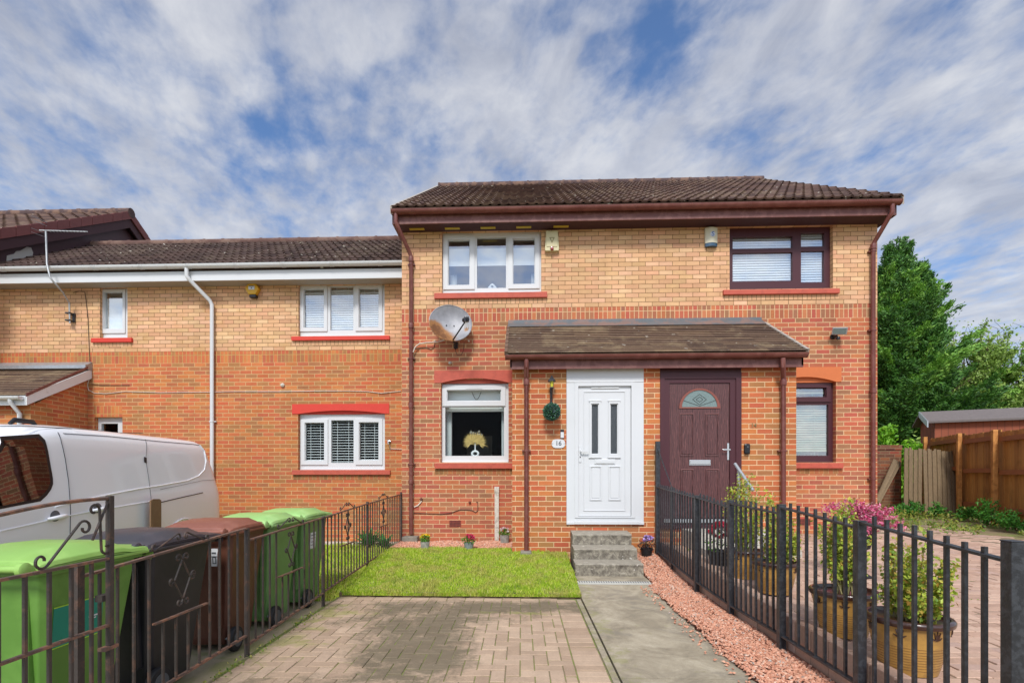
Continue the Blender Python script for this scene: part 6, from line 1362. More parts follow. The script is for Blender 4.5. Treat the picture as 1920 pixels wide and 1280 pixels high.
for i in range(12): c_ = top_+(end_-top_)*(.12+.86*i/11); L = .16-.006*i; b.tube([c_-side*L*.5, c_+side*L*.5], .004, 4, 'alu')
for s, L in ((-.02, .7), (.02, .7)): 
    for dz in (-.10, -.03, .12, .19): c_ = top_+Vector((0, 0, dz)); b.tube([c_-side*.12, c_+side*.44], .004, 4, 'alu') if s > 0 else None
b.build('antenna', ae)

# ================================================================ POTS AND PLANTS
def plant_mats():
    leafmat('leaf_green', ['3f6a22', '568a2a', '6fa035', '4a7a2c']); leafmat('leaf_box', ['98b038', 'b8c648', '7ea038', 'ccc050', '5f8c30', 'cc9a48']); leafmat('leaf_dark', ['2c2a2c', '3c3238', '4a3c44', '5a6a4a']); leafmat('petal_yellow', ['e0b810', 'f0cc20', 'd8a408'], trans=.2)
    leafmat('petal_pink', ['c8204c', 'e04068', 'b01040', 'e86888'], trans=.2); leafmat('petal_white', ['e0d4d4', 'e8c8cc', 'dcdcd0'], trans=.2); leafmat('petal_lilac', ['a88ccc', 'c0a8e0', 'b498d8'], trans=.2); leafmat('petal_red', ['a01428', 'c01c3c', '8c1024', 'd04058'], trans=.2)
    leafmat('leaf_pink', ['a83c5c', 'd05080', 'e88cac', 'd84880', 'c03c6c', 'f0b4c4', '8c7a50']); pm('stem', '8c8458', .9, var=.2); pm('stem_dark', '5a4c38', .9); leafmat('leaf_dry', ['a8a060', '8c8c48', 'b8a878', '9ca850'])
plant_mats()
pm('pot_stone', '8f8c84', .85, var=.2, vs=18, bump=.5, col2='b9b4a8', c2amt=.5, c2scale=20); pm('pot_zinc', '8e9496', .5, metal=.2, var=.1); pm('pot_black', '1c1b1d', .6); pm('compost', '3a2c20', 1, bump=.8)
pm('pot_glaze', 'b98e48', .4, var=.22, vs=9, coat=.25, col2='8c6a3a', c2amt=.6, c2scale=7, bump=.1, bs=60); pm('pot_rim', '3a2018', .3, coat=.5); pm('pot_line', '7a5428', .5)
def blob(C, n, rad): D = RNG.normal(size=(n, 3)); D /= np.linalg.norm(D, axis=1)[:, None]; return np.array(C)+D*np.array(rad)*RNG.random((n, 1))**.45
def ball_flowers(b, C, n, rad, fr, m, lo=.3):
    """many-petalled heads sitting on top of the foliage"""
    for _ in range(n):
        a = random.uniform(0, 2*PI); e = random.uniform(lo, 1.3); c = Vector((C[0]+rad[0]*math.cos(a)*math.cos(e), C[1]+rad[1]*math.sin(a)*math.cos(e), C[2]+rad[2]*math.sin(e)))
        P_ = blob(c, 26, (fr, fr, fr*.8)); V, Fc = leaves_arr(P_, fr*.9, aspect=.8); b.arr(V, Fc, m)
def small_pot(name, label, x, y, z, r, h, potm, fl, nfl, fr, leaf='leaf_green', fo=.09, spread=1.0, ribs=True, group=None):
    t = thing(name, label, 'flower pot', (x, y, z), group); b = MB(); n = 28
    prof = [(r*.76, 0), (r*.78, .004), (r*.9, h*.6), (r*.98, h-.006), (r, h), (r*.92, h), (r*.88, h-.02)]; b.lathe(prof, (x, y, z), n, potm)
    if ribs:
        for k in range(16): a = 2*PI*k/16; b.tube([(x+r*.78*math.cos(a), y+r*.78*math.sin(a), z+.006), (x+r*.97*math.cos(a), y+r*.97*math.sin(a), z+h-.01)], .005, 4, potm)
    b.build('pot', t, smooth=50); b = MB(); b.lathe([(.001, h-.02), (r*.88, h-.022)], (x, y, z), 16, 'compost'); b.build('compost', t)
    b = MB(); C = blob((x, y, z+h+fo*.4), 230, (r*1.1*spread, r*1.1*spread, fo*.8)); V, Fc = leaves_arr(C, .032, up=.6); b.arr(V, Fc, leaf); b.build('foliage', t)
    b = MB(); ball_flowers(b, (x, y, z+h+fo*.35), nfl, (r*.9*spread, r*.9*spread, fo*.9), fr, fl); b.build('flowers', t)
    return t
x, _ = P(797, 1028, 7.68); small_pot('potted_plant', 'grey ribbed pot of yellow flowers, left of the three by the lawn', x, 7.68, .225, .07, .125, 'pot_stone', 'petal_yellow', 5, .034)
x, _ = P(879, 1028, 7.68); small_pot('potted_plant', 'grey metal pot of deep pink flowers in the middle of the gravel bed edge', x, 7.68, .225, .078, .115, 'pot_zinc', 'petal_pink', 22, .022, spread=1.35, ribs=False)
x, _ = P(946, 1015, 8.42); small_pot('potted_plant', 'grey ribbed pot of white flowers against the porch corner', x, 8.42, .235, .078, .14, 'pot_stone', 'petal_white', 8, .022, spread=1.15)
x, _ = P(1211, 1030, 7.28); small_pot('potted_plant', 'dark pot of lilac flowers and blackish leaves by the steps', x+.01, 7.28, .205, .085, .12, 'pot_black', 'petal_lilac', 6, .030, leaf='leaf_dark', fo=.14, spread=1.4, ribs=False)
def big_pot(label, x, y, z, r, h, plant, ph, seed):
    random.seed(seed); t = thing('planter', label, 'planter', (x, y, z), 'glazed planters behind the black railings'); b = MB(); n = 40
    prof = [(r*.60, 0), (r*.64, .003), (r*.66, .02), (r*.74, h*.3), (r*.85, h*.65), (r*.90, h*.86), (r*.91, h*.90)]
    b.lathe(prof, (x, y, z), n, 'pot_glaze'); b.build('bowl', t, smooth=50)
    b = MB(); b.lathe([(r*.905, h*.885), (r*.98, h*.89), (r*1.0, h*.93), (r*1.0, h*.97), (r*.96, h), (r*.88, h), (r*.86, h*.93)], (x, y, z), n, 'pot_rim'); b.build('rim', t, smooth=50)
    b = MB(); b.lathe([(.001, h*.93), (r*.87, h*.92)], (x, y, z), 20, 'compost'); b.build('compost', t)
    b = MB()
    def rr(f): 
        for (a, b0), (c, d) in zip([(p[1]/h, p[0]) for p in prof], [(p[1]/h, p[0]) for p in prof[1:]]):
            if f <= c: return b0+(d-b0)*(f-a)/(c-a)
        return r*.9
    for k in range(9): f = .12+.05*k; b.lathe([(rr(f)+.0005, h*f-.0012), (rr(f)+.0022, h*f), (rr(f)+.0005, h*f+.0012)], (x, y, z), n, 'pot_line')
    for k in range(7):            # painted sprigs round the shoulder
        a0 = 2*PI*k/7+.3*seed; fz = .70
        for j in range(5):
            da = (-.16, -.09, 0, .09, .16)[j]; dz = (.02, .055, .075, .055, .02)[j]; a1 = a0+da; R0 = rr(fz)+.002; R1 = rr(min(fz+dz/h, .87))+.002
            p0 = (x+R0*math.cos(a0), y+R0*math.sin(a0), z+h*fz); p1 = (x+R1*math.cos(a1), y+R1*math.sin(a1), z+h*fz+dz*h/.3*.8)
            b.tube([p0, ((p0[0]+p1[0])/2, (p0[1]+p1[1])/2, (p0[2]+p1[2])/2), p1], [.002, .006, .002], 4, 'pot_rim')
    b.build('pattern', t)
    lm, sm, lo = plant; st = MB(); C = []
    for k in range(22 if lo else 30):
        a = random.uniform(0, 2*PI); rr0 = r*.35*random.random()**.5; rr1 = r*random.uniform(.15, .95 if lo else .7); L = ph*random.choice((.45, .6, .75, .9, 1.08))*random.uniform(.9, 1.05)*(1-.30*rr1/r)
        p0 = Vector((x+rr0*math.cos(a), y+rr0*math.sin(a), z+h*.93)); p1 = Vector((x+rr1*math.cos(a), y+rr1*math.sin(a), z+h*.93+L)); pm_ = p0.lerp(p1, .5)+Vector((random.gauss(0, .02), random.gauss(0, .02), 0))
        st.tube([p0, pm_, p1], [.006, .004, .0015], 4, sm)
        for s in np.linspace(lo and .15 or .45, 1.02, 30 if lo else 24):
            q_ = p0.lerp(pm_, s*2) if s < .5 else pm_.lerp(p1, s*2-1)
            for _ in range(random.choice((1, 3, 8, 11))): C.append([q_.x+random.gauss(0, .022), q_.y+random.gauss(0, .022), q_.z+random.gauss(0, .018)])
    st.build('stems', t); V, Fc = leaves_arr(np.array(C), .027, up=.4, aspect=.62); b = MB(); b.arr(V, Fc, lm); b.build('foliage', t)
    return t
x, z = P(1702, 1262, 3.02); big_pot('glazed mustard planter with a bushy variegated shrub, nearest the camera', x, 3.02, gR(3.0)+.005, .215, .315, ('leaf_box', 'stem', True), .50, 1)
x, z = P(1582, 1190, 3.62); big_pot('glazed mustard planter with a tall bare-stemmed shrub, green only at the top', x, 3.62, gR(3.6)+.005, .215, .31, ('leaf_box', 'stem', False), .62, 2)
x, z = P(1450, 1115, 4.75); big_pot('glazed mustard planter with a leafy green shrub behind the fourth fence post', x, 4.72, gR(4.7)+.005, .20, .29, ('leaf_box', 'stem', True), .62, 3)
x, z = P(1398, 1090, 5.3); big_pot('farther glazed mustard planter with a yellow-green shrub near the handrail', x, 5.32, gR(5.3)+.005, .20, .29, ('leaf_box', 'stem', True), .78, 4)
random.seed(5)
x, _ = P(1350, 1060, 5.95); small_pot('potted_plant', 'black tub of red trailing flowers behind the railings', x, 5.95, gR(5.95), .14, .17, 'pot_black', 'petal_red', 46, .030, fo=.26, spread=1.05, ribs=False)
# pink heather on a black pedestal pot
xh, zh = P(1612, 1000, 5.4); hp = thing('potted_shrub', 'pink and purple leaved shrub in a black pot near the corner downpipe', 'potted shrub', (xh, 5.4, gR(5.4)))
zt_ = P(1612, 984, 5.4)[1]; b = MB(); b.lathe([(.10, 0), (.11, .01), (.05, .05), (.045, zt_-gR(5.4)-.26), (.09, zt_-gR(5.4)-.24), (.15, zt_-gR(5.4)-.02), (.165, zt_-gR(5.4)), (.14, zt_-gR(5.4)-.01)], (xh, 5.4, gR(5.4)), 24, 'pot_black'); b.build('pot', hp, smooth=40)
C = []; st = MB()
for k in range(70):
    a = random.uniform(0, 2*PI); L = random.uniform(.28, .52); el_ = random.uniform(.15, 1.25); p0 = Vector((xh, 5.4, zt_)); pts = [p0+Vector((math.cos(a)*math.cos(el_)*L*s, math.sin(a)*math.cos(el_)*L*s*.8, math.sin(el_)*L*s*.62-.14*s*s*L*1.6*math.cos(el_)+.02)) for s in (0, .35, .7, 1)]
    st.tube(pts, [.003, .0025, .002, .001], 4, 'stem_dark')
    for s in np.linspace(.2, 1, 20):
        i = min(int(s*3), 2); q_ = pts[i].lerp(pts[i+1], s*3-i)
        for _ in range(3): C.append([q_.x+random.gauss(0, .016), q_.y+random.gauss(0, .016), q_.z+random.gauss(0, .014)])
st.build('stems', hp); V, Fc = leaves_arr(np.array(C), .032, aspect=.45); b = MB(); b.arr(V, Fc, 'leaf_pink'); b.build('foliage', hp)
# fern-like plants at the neighbour's wall, weeds
def strap_plant(name, label, x, y, z, n, L, m, w=.02, cat='plant', group=None, droop=.5):
    b = MB()
    for k in range(n):
        a = random.uniform(0, 2*PI); l = L*random.uniform(.6, 1.1); e = random.uniform(.5, 1.3); pts = [Vector((x+math.cos(a)*math.cos(e)*l*s, y+math.sin(a)*math.cos(e)*l*s, z+math.sin(e)*l*s-droop*l*s*s*.6)) for s in (0, .35, .7, 1.)]; q_ = Vector((-math.sin(a), math.cos(a), 0))
        vs = [];
        for p, ww in zip(pts, (.4, 1, .8, .05)): vs += [p-q_*w*ww, p+q_*w*ww]
        b.add(vs, [(0, 1, 3, 2), (2, 3, 5, 4), (4, 5, 7, 6)], m)
    o = b.build(name, None, loc=(x, y, z)); return tag(o, label, cat, group)
leafmat('leaf_fresh', ['4a8a2c', '3c7a28', '62a03a', '2f6a24']); leafmat('leaf_fern', ['2f7a34', '3c8c3c', '4a9a40', '28682c'])
strap_plant('leafy_plant', 'broad-leaved green plant below the neighbour lower window, left of the pair', P(690, 1000, 9.1)[0], 9.1, .06, 60, .50, 'leaf_fern', .028)
strap_plant('leafy_plant', 'broad-leaved green plant at the wall corner, right of the pair', P(722, 1000, 8.9)[0], 8.9, .05, 46, .45, 'leaf_fern', .025)
C = []
for k in range(420):
    x = random.uniform(5.6, 11.0); y = random.uniform(8.6, 12.2)
    if x < HX1+.15 or random.random() > .3+.3*math.sin(x*2)+(y-8.8)*.22: continue
    s = random.uniform(.05, .17)*(1.3 if y > 10.6 else .8); zc = gR(y)-.02
    for _ in range(int(26)): C.append([x+random.gauss(0, s*.6), y+random.gauss(0, s*.6), zc+abs(random.gauss(0, s*.45))])
V, Fc = leaves_arr(np.array(C), .055, up=.5); leafmat('weed', ['6c8a30', '8a9a3c', '4f7a2a', 'a8a050', '9aa83c']); b = MB(); b.arr(V, Fc, 'weed'); tag(b.build('weeds'), kind='stuff')
C = []
for k in range(60):
    x = random.uniform(2.2, 5.5); y = random.uniform(2.2, 8.4)
    if y > 7.3 and x < 4.1: continue
    s = random.uniform(.02, .05); zc = gR(y)
    for _ in range(14): C.append([x+random.gauss(0, s), y+random.gauss(0, s), zc+abs(random.gauss(0, s*.5))])
for k in range(40):
    y = random.uniform(2.3, 5.2); C += [[-2.03+random.gauss(0, .03), y+random.gauss(0, .05), .0+abs(random.gauss(0, .012))] for _ in range(10)]
V, Fc = leaves_arr(np.array(C), .022, up=.5); b = MB(); b.arr(V, Fc, 'weed'); tag(b.build('weeds'), kind='stuff')
def bush(name, label, x, y, z, rx, rz, n, size, m, cat='bush', group=None, stem=True):
    t = thing(name, label, cat, (x, y, z), group); C = []
    st = MB()
    for k in range(16):
        a = random.uniform(0, 2*PI); e = random.uniform(.3, 1.45); L = rz*random.uniform(.6, 1.05); p0 = Vector((x, y, z)); p1 = p0+Vector((math.cos(a)*math.cos(e)*rx, math.sin(a)*math.cos(e)*rx, math.sin(e)*L)); st.tube([p0, p0.lerp(p1, .5)+Vector((0, 0, .1*rz)), p1], [.02*rx, .012*rx, .004*rx], 5, 'stem_dark')
        for s in np.linspace(.35, 1.05, 8):
            q_ = p0.lerp(p1, s); C.append(blob(q_, n//128+1, (rx*.24, rx*.24, rx*.22)))
    st.build('stems', t); V, Fc = leaves_arr(np.concatenate(C), size, up=.2); b = MB(); b.arr(V, Fc, m); b.build('foliage', t); return t
GR11 = gR(11)
for i, (px, py, Y, rx, rz, lab) in enumerate(((1850, 960, 9.9, .30, .50, 'leafy green weed clump between the two nearest fence posts'), (1905, 965, 9.2, .28, .42, 'green weed clump in front of the fence at the right edge'), (1812, 960, 10.9, .22, .3, 'low green weed clump at the foot of the far fence post'), (1760, 955, 11.4, .2, .32, 'green weed clump at the foot of the leaning boards, right end'), (1715, 952, 11.6, .2, .35, 'green weed clump at the foot of the leaning boards, middle'), (1690, 945, 11.7, .22, .28, 'green weed clump by the leaning boards, left end'))):
    x = P(px, py, Y)[0]; bush('weed_clump', lab, x, Y, gR(Y)-.03, rx, rz, 700, .055, 'leaf_fresh', 'weed clump', 'weed clumps along the garden fence')

# ================================================================ GARDEN FENCE, WALL, SHED
m_, t, b_ = newmat('fence_wood'); geo = t.node('ShaderNodeNewGeometry'); pos = geo.outputs['Position']; x, y, z = t.sep(pos)
c = t.ramp(geo.outputs['Random Per Island'], [(0, lin('a06c36')), (.5, lin('b27c40')), (1, lin('bd8848'))]); g = t.noise(t.comb(t.m('MULTIPLY', x, 30.), t.m('MULTIPLY', y, 30.), t.m('MULTIPLY', z, 1.8)), 1, 5, .6); f = t.m('ADD', t.m('MULTIPLY', g, .8), .6); c = t.mix(1., c, t.comb(f, f, f), 'MULTIPLY')
k = t.noise(pos, 1.8, 4, .6); c = t.mix(t.m('MULTIPLY', t.sstep(k, .5, .7), .5), c, lin('6c4422')); t.l.new(c, b_.inputs['Base Color']); b_.inputs['Roughness'].default_value = .8
pm('post_wood', 'c98c4a', .8, var=.3, vs=7, bump=.3, col2='9a5f2c', c2amt=.6, c2scale=8); pm('rail_wood', 'a0623c', .8, var=.2, vs=6)
m_, t, b_ = newmat('old_board'); geo = t.node('ShaderNodeNewGeometry'); pos = geo.outputs['Position']; x, y, z = t.sep(pos)
c = t.ramp(geo.outputs['Random Per Island'], [(0, lin('5e5840')), (.3, lin('72664a')), (.6, lin('7e6a50')), (.8, lin('646438')), (1, lin('8e7c62'))]); g = t.noise(t.comb(t.m('MULTIPLY', x, 40.), t.m('MULTIPLY', y, 40.), t.m('MULTIPLY', z, 2.)), 1, 5, .6); f = t.m('ADD', t.m('MULTIPLY', g, .9), .5); c = t.mix(1., c, t.comb(f, f, f), 'MULTIPLY'); t.l.new(c, b_.inputs['Base Color']); b_.inputs['Roughness'].default_value = .9
wf = thing('wooden_fence', 'orange-brown close-board timber fence with square posts on the right', 'fence', (9.9, 11, .5))
# line of the fence from far end to near end
FA = Vector((10.4, 13.3)); FB = Vector((8.35, 7.4)); 
def on(f): return FA.lerp(FB, f)
fd = (FB-FA).normalized(); fn = Vector((-fd.y, fd.x)); fn = -fn if fn.dot(Vector((-1, -.2))) < 0 else fn
L = (FB-FA).length; nb_ = int(L/.105)
def fz(f): return gR(FA.lerp(FB, f).y)-.05
def rect_on(b, f0, f1, off0, off1, z0, z1, m, zz1=None):
    p0, p1 = on(f0), on(f1); q = [p0+fn*off0, p1+fn*off0, p1+fn*off1, p0+fn*off1]; t0, t1 = (z1, zz1 if zz1 is not None else z1)
    b.add([(q[0].x, q[0].y, z0), (q[1].x, q[1].y, z0), (q[2].x, q[2].y, z0), (q[3].x, q[3].y, z0), (q[0].x, q[0].y, t0), (q[1].x, q[1].y, t1), (q[2].x, q[2].y, t1), (q[3].x, q[3].y, t0)], [(0, 3, 2, 1), (4, 5, 6, 7), (0, 1, 5, 4), (1, 2, 6, 5), (2, 3, 7, 6), (3, 0, 4, 7)], m)
def ftop(f): return fz(f)+1.83
npan = 4
def fpx(px):
    d = ray(px, 900); A = np.array([[d.x, -(FB-FA).x], [d.y, -(FB-FA).y]]); return float(np.linalg.solve(A, np.array([FA.x, FA.y]))[1])
pfs = [0.0, fpx(1809), fpx(1877), min(.97, fpx(1968)), 1.0]
for a, c_ in zip(pfs, pfs[1:]):
    b = MB(); n = max(1, int((c_-a)*L/.105))
    for i in range(n): f0 = a+(c_-a)*i/n; f1 = a+(c_-a)*(i+.93)/n; rect_on(b, f0, f1, -.02-.006*(i % 2), -.0-.006*(i % 2), fz(a), ftop((a+c_)/2)+.0+random.uniform(-.006, .006), 'fence_wood')
    b.build('board_panel', wf)
    for hz_ in (.30, 1.02, 1.66): b = MB(); rect_on(b, a+.012, c_-.012, .001, .06, fz(a)+hz_-.045, fz(a)+hz_+.045, 'rail_wood'); b.build('rail', wf)
for f in pfs[:-1]:
    b = MB(); w = .045/L; rect_on(b, f-w, f+w, .061, .14, fz(f)-.1, ftop(f)+.02, 'post_wood'); b.build('post', wf, bevel=.008)
# leaning stack of old boards, wall and planks
bw_ = thing('board_stack', 'weathered grey-green boards leaning against the end of the timber fence', 'stack of boards', (8.9, 11.9, .5))
YL = 11.85; xa, zb_ = P(1692, 940, YL); xb, _ = P(1790, 965, YL); zt0 = P(1695, 840, YL+.3)[1]; zt1 = P(1785, 846, YL+.3)[1]
n = 22
for i in range(n):
    f0, f1 = i/n, (i+.94)/n; sh = .0 if i < 7 else -.05*min(1, (i-6)/3); x0_, x1_ = xa+(xb-xa)*f0, xa+(xb-xa)*f1; zt = zt0+(zt1-zt0)*f0+random.uniform(-.03, .03); zb = gR(YL)-.02; yt = YL+.30+.02*(i % 2); ybm = YL-.05+.02*(i % 2)-(.1 if i > 7 else 0)
    b = MB(); vs = [(x0_+sh, ybm, zb), (x1_+sh, ybm, zb), (x1_+sh, ybm+.018, zb), (x0_+sh, ybm+.018, zb), (x0_+.27, yt, zt), (x1_+.27, yt, zt), (x1_+.27, yt+.018, zt), (x0_+.27, yt+.018, zt)]; b.add(vs, [(0, 3, 2, 1), (4, 5, 6, 7), (0, 1, 5, 4), (1, 2, 6, 5), (2, 3, 7, 6), (3, 0, 4, 7)], 'old_board'); b.build('board', bw_)
bwall = thing('brick_wall', 'low dark brown brick garden wall with a coping behind the house corner', 'wall', (8, 12.4, .4))
YW = 12.5; x1_ = P(1690, 840, YW)[0]; zt = P(1665, 834, YW)[1]
b = MB(); b.box(4.0, x1_, YW, YW+.22, .2, zt-.12, 'wall_brick'); b.build('wall', bwall); b = MB(); b.box(4.0, x1_+.01, YW-.015, YW+.235, zt-.119, zt, 'wall_brick'); b.build('coping', bwall)
for i, (p0, p1, w, lab) in enumerate((((1646, 935), (1681, 862), .055, 'wide grey plank leaning on the brown brick wall'), ((1647, 938), (1687, 866), .022, 'narrow pale plank leaning beside the wide grey one'))):
    ya, yb = 11.6, 12.44; xa_, za_ = P(p0[0], p0[1], ya); xb_, zb_ = P(p1[0], p1[1], yb); za_ = max(za_-.05, gR(ya)-.05); b = MB(); dx = w
    b.add([(xa_-dx, ya-i*.03, za_), (xa_+dx, ya-i*.03, za_), (xa_+dx, ya+.03-i*.03, za_), (xa_-dx, ya+.03-i*.03, za_), (xb_-dx, yb-i*.03, zb_+.03), (xb_+dx*.8, yb-i*.03, zb_-.03), (xb_+dx*.8, yb+.03-i*.03, zb_-.03), (xb_-dx, yb+.03-i*.03, zb_+.03)], [(0, 3, 2, 1), (4, 5, 6, 7), (0, 1, 5, 4), (1, 2, 6, 5), (2, 3, 7, 6), (3, 0, 4, 7)], 'old_board')
    tag(b.build('plank', None, loc=(xa_, ya, za_)), lab, 'plank')
sh = thing('garden_shed', 'red-brown garden shed with grey felt roof behind the timber fence', 'shed', (13, 15, .5))
pm('felt', '6e6664', .9, var=.2, vs=12, bump=.3); m_, t, b_ = newmat('shed_wood'); pos = t.node('ShaderNodeNewGeometry').outputs['Position']; x, y, z = t.sep(pos)
wv = t.m('FRACT', t.m('MULTIPLY', x, 8.)); ed = t.sstep(wv, .0, .12); c = t.mix(ed, lin('4a2820'), lin('8e4c34')); kk = t.noise(pos, 3, 4, .6); f = t.m('ADD', t.m('MULTIPLY', kk, .5), .75); c = t.mix(1., c, t.comb(f, f, f), 'MULTIPLY'); t.l.new(c, b_.inputs['Base Color']); b_.inputs['Roughness'].default_value = .8
YS = 13.6; xs0 = P(1752, 800, YS)[0]; ze_ = P(1800, 790, YS-.12)[1]; zr2 = P(1800, 773, YS+.6)[1]
sh.location = (0, 0, 0)
b = MB(); b.prism([(0, .3), (0, ze_), (.6, zr2-.03), (1.2, ze_), (1.2, .3)], 0, 4.2, 'x', 'shed_wood'); b.build('wall', sh)
b = MB(); b.prism([(-.14, ze_-.03), (-.14, ze_+.02), (.6, zr2+.02), (1.34, ze_+.02), (1.34, ze_-.03), (.6, zr2-.029)], -.16, 4.35, 'x', 'felt'); b.build('roof', sh)
b = MB(); b.prism([(-.15, ze_-.14), (-.15, ze_+.02), (.6, zr2+.03), (.6, zr2-.12)], -.185, -.161, 'x', 'galv'); b.build('bargeboard', sh)
sh.location = (xs0, YS, 0); sh.rotation_euler = (0, 0, R(-24))

# ================================================================ TREES
leafmat('conifer', ['2c5020', '3c6a2a', '4c8030', '5f9438', '345c24', '74a040'], trans=.15); leafmat('leaf_tree', ['6c8c3c', '8caa4c', 'a4c05c', '7c9c44', 'b8cc78'], trans=.25); leafmat('leaf_tree2', ['5c8a34', '7cac40', '94c04c', '6a9a3c'], trans=.25); leafmat('leaf_bright', ['74b024', '8cc42c', '5c9820', 'a0d03c'], trans=.3); pm('bark', '5c4c3c', .9, var=.3, vs=8, bump=.6)
leafmat('conifer_light', ['5c9034', '78aa40', '90c04c', '689c3c', 'a4cc5a'], trans=.2)
def conifer(label, x, y, z, H, Rb, seed, nb=90, lean=(0, 0)):
    rg = random.Random(seed); rn = np.random.default_rng(seed); t = thing('conifer_tree', label, 'tree', (x, y, z)); b = MB()
    b.tube([(x, y, z-.2), (x+lean[0]*.5, y+lean[1]*.5, z+H*.5), (x+lean[0], y+lean[1], z+H*.97)], [.22, .12, .015], 8, 'bark'); lim = MB(); groups = {'conifer': [[], []], 'conifer_light': [[], []]}
    for k in range(nb):
        f = ((k+.5)/nb)**.80; h = H*(.02+.96*f); a = k*2.399+rg.uniform(-.5, .5); Lr = Rb*(1-f)**.80*rg.choice((.45, .7, .95, 1.15, 1.5))+.14+.30*rg.random(); tilt = .35+.75*f+rg.uniform(-.2, .25)
        o_ = Vector((x+lean[0]*f, y+lean[1]*f, z+h)); d0 = Vector((math.cos(a)*math.cos(tilt), math.sin(a)*math.cos(tilt), math.sin(tilt))); g = groups['conifer_light' if (rg.random() < .30 and f < .85) else 'conifer']
        pts = [o_+d0*Lr*s+Vector((.32*s*s*Lr, 0, .22*Lr*s*s)) for s in np.linspace(0, 1, 6)]; lim.tube(pts, [.04*(1-f)+.012]*3+[.01, .006, .003], 4, 'bark')
        ns = int(7+7*Lr)
        for j in range(ns):                      # each bough carries flat sprays of scale leaves, tips drooping
            s = .18+.82*(j+.5)/ns; i = min(int(s*5), 4); q_ = pts[i].lerp(pts[i+1], s*5-i); sd_ = rg.choice((-1, 1)); sp = Vector((-d0.y*sd_, d0.x*sd_, .25)).normalized()*.75+d0*.8; sp.normalize(); ls = (.20+.34*Lr*(1-s*.6))*rg.uniform(.7, 1.3)
            m_ = int(16+26*ls)
            for u in rn.random(m_)**.8:
                w = .055*(1.25-u); c_ = q_+sp*ls*u; g[0].append([c_.x+rn.normal()*w, c_.y+rn.normal()*w, c_.z+rn.normal()*w*.7-.22*ls*u*u]); g[1].append([sp.x+.15, sp.y, sp.z+.1-.5*u])
    b.build('trunk', t, smooth=40); lim.build('limbs', t)
    for mt, (Cs, Ds) in groups.items():
        C = np.repeat(np.array(Cs), 3, 0)+rn.normal(size=(len(Cs)*3, 3))*.04; D = np.repeat(np.array(Ds), 3, 0)
        V, Fc = leaves_arr(C, .105, rng=rn, aspect=.34, D=D*1.1); m = MB(); m.arr(V, Fc, mt); m.build('foliage', t)
    return t
def broadleaf(label, x, y, z, H, Rc, seed, mat, n_leaf=60, lsize=.10, twigs=0, dens=1., name='broadleaf_tree'):
    rg = random.Random(seed); rn = np.random.default_rng(seed); t = thing(name, label, 'tree', (x, y, z)); tr_ = MB(); lim = MB(); C = []
    tr_.tube([(x, y, z-.2), (x+.05, y, z+H*.2), (x-.03, y, z+H*.4), (x, y, z+H*.6)], [.16, .12, .08, .04], 8, 'bark')
    def grow(p, d, L, r, lev):
        e = p+d*L; mid_ = p.lerp(e, .5)+Vector((rg.gauss(0, .06), rg.gauss(0, .06), rg.gauss(0, .04)))*L; lim.tube([p, mid_, e], [r, r*.75, r*.5], 5 if lev < 2 else 3, 'bark')
        if lev >= 2:
            for _ in range(int(n_leaf*dens*rg.uniform(.4, 1.3))): s = rg.random(); q_ = p.lerp(e, s); C.append([q_.x+rg.gauss(0, .14*L), q_.y+rg.gauss(0, .14*L), q_.z+rg.gauss(0, .12*L)])
        if lev < 3:
            for _ in range(4 if lev < 2 else 3):
                nd = (d+Vector((rg.gauss(0, .55), rg.gauss(0, .55), rg.gauss(.12, .3)))).normalized(); grow(p.lerp(e, rg.uniform(.45, 1)), nd, L*rg.uniform(.55, .78), r*.55, lev+1)
    for k in range(8):
        a = k*2.4+rg.uniform(-.3, .3); el_ = rg.uniform(.25, 1.2); f = .12+.42*k/8; grow(Vector((x, y, z+H*f)), Vector((math.cos(a)*math.cos(el_), math.sin(a)*math.cos(el_), math.sin(el_))), Rc*rg.uniform(.55, .8), .045, 0)
    for k in range(twigs):
        a = rg.uniform(0, 2*PI); r0 = Rc*.5*rg.random(); p0 = Vector((x+r0*math.cos(a), y+r0*math.sin(a), z+H*.62)); e = p0+Vector((rg.gauss(0, .35), rg.gauss(0, .2), H*rg.uniform(.22, .42))); m_ = p0.lerp(e, .5)+Vector((rg.gauss(0, .12), 0, 0)); lim.tube([p0, m_, e], [.03, .018, .006], 4, 'bark')
        for s in np.linspace(.25, 1, 9):
            q_ = p0.lerp(m_, s*2) if s < .5 else m_.lerp(e, s*2-1); e2 = q_+Vector((rg.gauss(0, .28), rg.gauss(0, .2), rg.uniform(.1, .4))); lim.tube([q_, e2], [.008, .004], 3, 'bark')
            for _ in range(4): C.append([e2.x+rg.gauss(0, .08), e2.y+rg.gauss(0, .08), e2.z+rg.gauss(0, .07)])
    tr_.build('trunk', t, smooth=40); lim.build('limbs', t); V, Fc = leaves_arr(np.array(C), lsize, rng=rn, up=.1, aspect=.6); m = MB(); m.arr(V, Fc, mat); m.build('foliage', t); return t
YT = 17.5
def px_at(px, Y): return P(px, 800, Y)[0]
conifer('tall dark green conifer just right of the house corner', px_at(1672, YT), YT, .4, P(1660, 478, YT)[1]-.4, 1.6, 21, 170, (.1, 0))
conifer('slightly lower dark conifer leaning right beside the tallest one', px_at(1702, YT+.6), YT+.6, .4, P(1712, 505, YT+.6)[1]-.5, 1.45, 22, 150, (.35, 0))
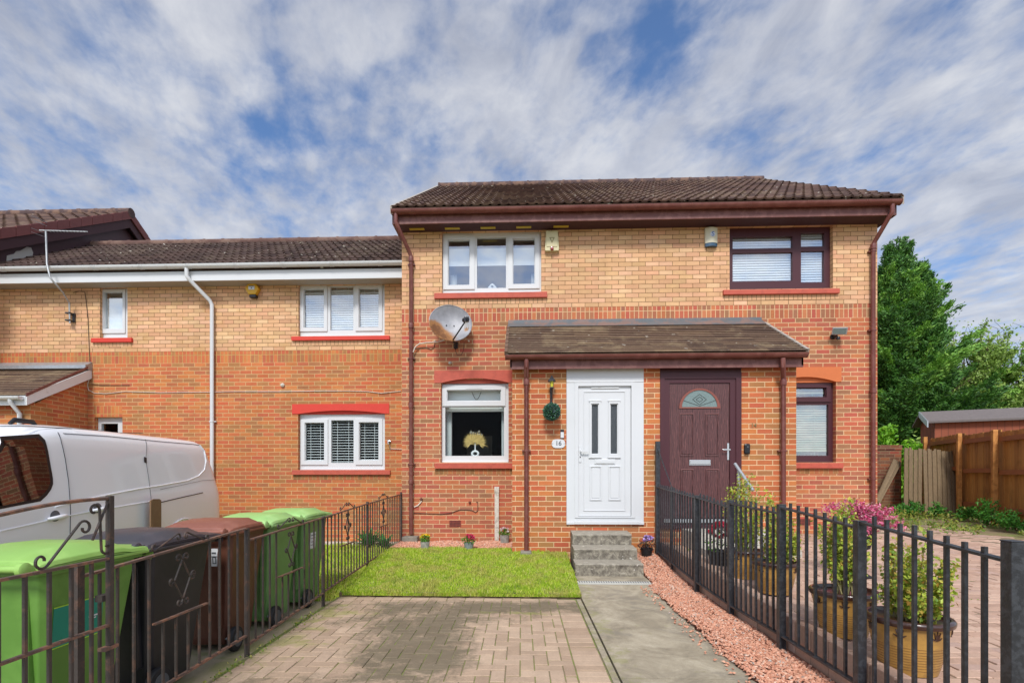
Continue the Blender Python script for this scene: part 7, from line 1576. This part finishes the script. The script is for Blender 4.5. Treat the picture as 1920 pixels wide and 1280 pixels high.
broadleaf('pale leafy tree between the conifers and the bare-twigged tree', px_at(1770, 20), 20, .4, P(1770, 640, 20)[1]-.3, 2.2, 41, 'leaf_tree', 60, .11, 3)
conifer('shorter conifer at the right of the conifer group', px_at(1725, YT-.6), YT-.6, .4, P(1740, 630, YT-.6)[1]-.4, 1.0, 23, 90, (.3, 0))
broadleaf('sparse pale green tree behind the shed, immediately right of the conifers', px_at(1790, 19), 19, .4, P(1800, 600, 19)[1]-.3, 2.1, 31, 'leaf_tree', 60, .10, 6)
broadleaf('thin tree with bare twigs standing above the shed roof', px_at(1850, 19.5), 19.5, .4, P(1860, 590, 19.5)[1]-.9, 2.0, 32, 'leaf_tree', 50, .10, 12)
broadleaf('fuller green tree at the right edge', px_at(1930, 18.5), 18.5, .4, P(1920, 628, 18.5)[1]-.3, 2.2, 33, 'leaf_tree2', 75, .10, 3)
broadleaf('broad green tree right of the frame edge', px_at(2040, 19.5), 19.5, .4, P(1920, 640, 18.5)[1]-.3, 2.4, 36, 'leaf_tree2', 30, .12, 2)
bush('shrub', 'bright lime green shrub behind the brown brick wall', px_at(1664, 13.9), 13.9, .4, .8, 2.25, 9000, .11, 'leaf_bright')
for i, (px, Y, rx, rz, mt, lab) in enumerate(((1715, 15.5, 1.0, 1.9, 'leaf_tree2', 'dark green shrub between the brick wall and the timber fence'), (1775, 16.2, 1.3, 2.7, 'leaf_tree', 'pale shrub rising behind the left end of the shed roof'), (1840, 16.4, 1.3, 2.9, 'leaf_tree2', 'green shrub behind the middle of the shed roof'), (1905, 16.6, 1.4, 2.9, 'leaf_tree', 'light green shrub behind the right end of the shed roof'), (1975, 16.6, 1.4, 3., 'leaf_tree2', 'green shrub beyond the right end of the shed'))):
    bush('shrub', lab, px_at(px, Y), Y, .4, rx, rz, 7000, .12, mt)
C = []
for k in range(6800):
    xx = random.uniform(9, 60); C.append([xx, 24+random.gauss(0, 1.2)+xx*.05, random.uniform(.2, 3.6+1.2*math.sin(xx*.7))])
V, Fc = leaves_arr(np.array(C), .38); b = MB(); b.arr(V, Fc, 'leaf_tree2'); tag(b.build('far_hedgerow'), kind='stuff')
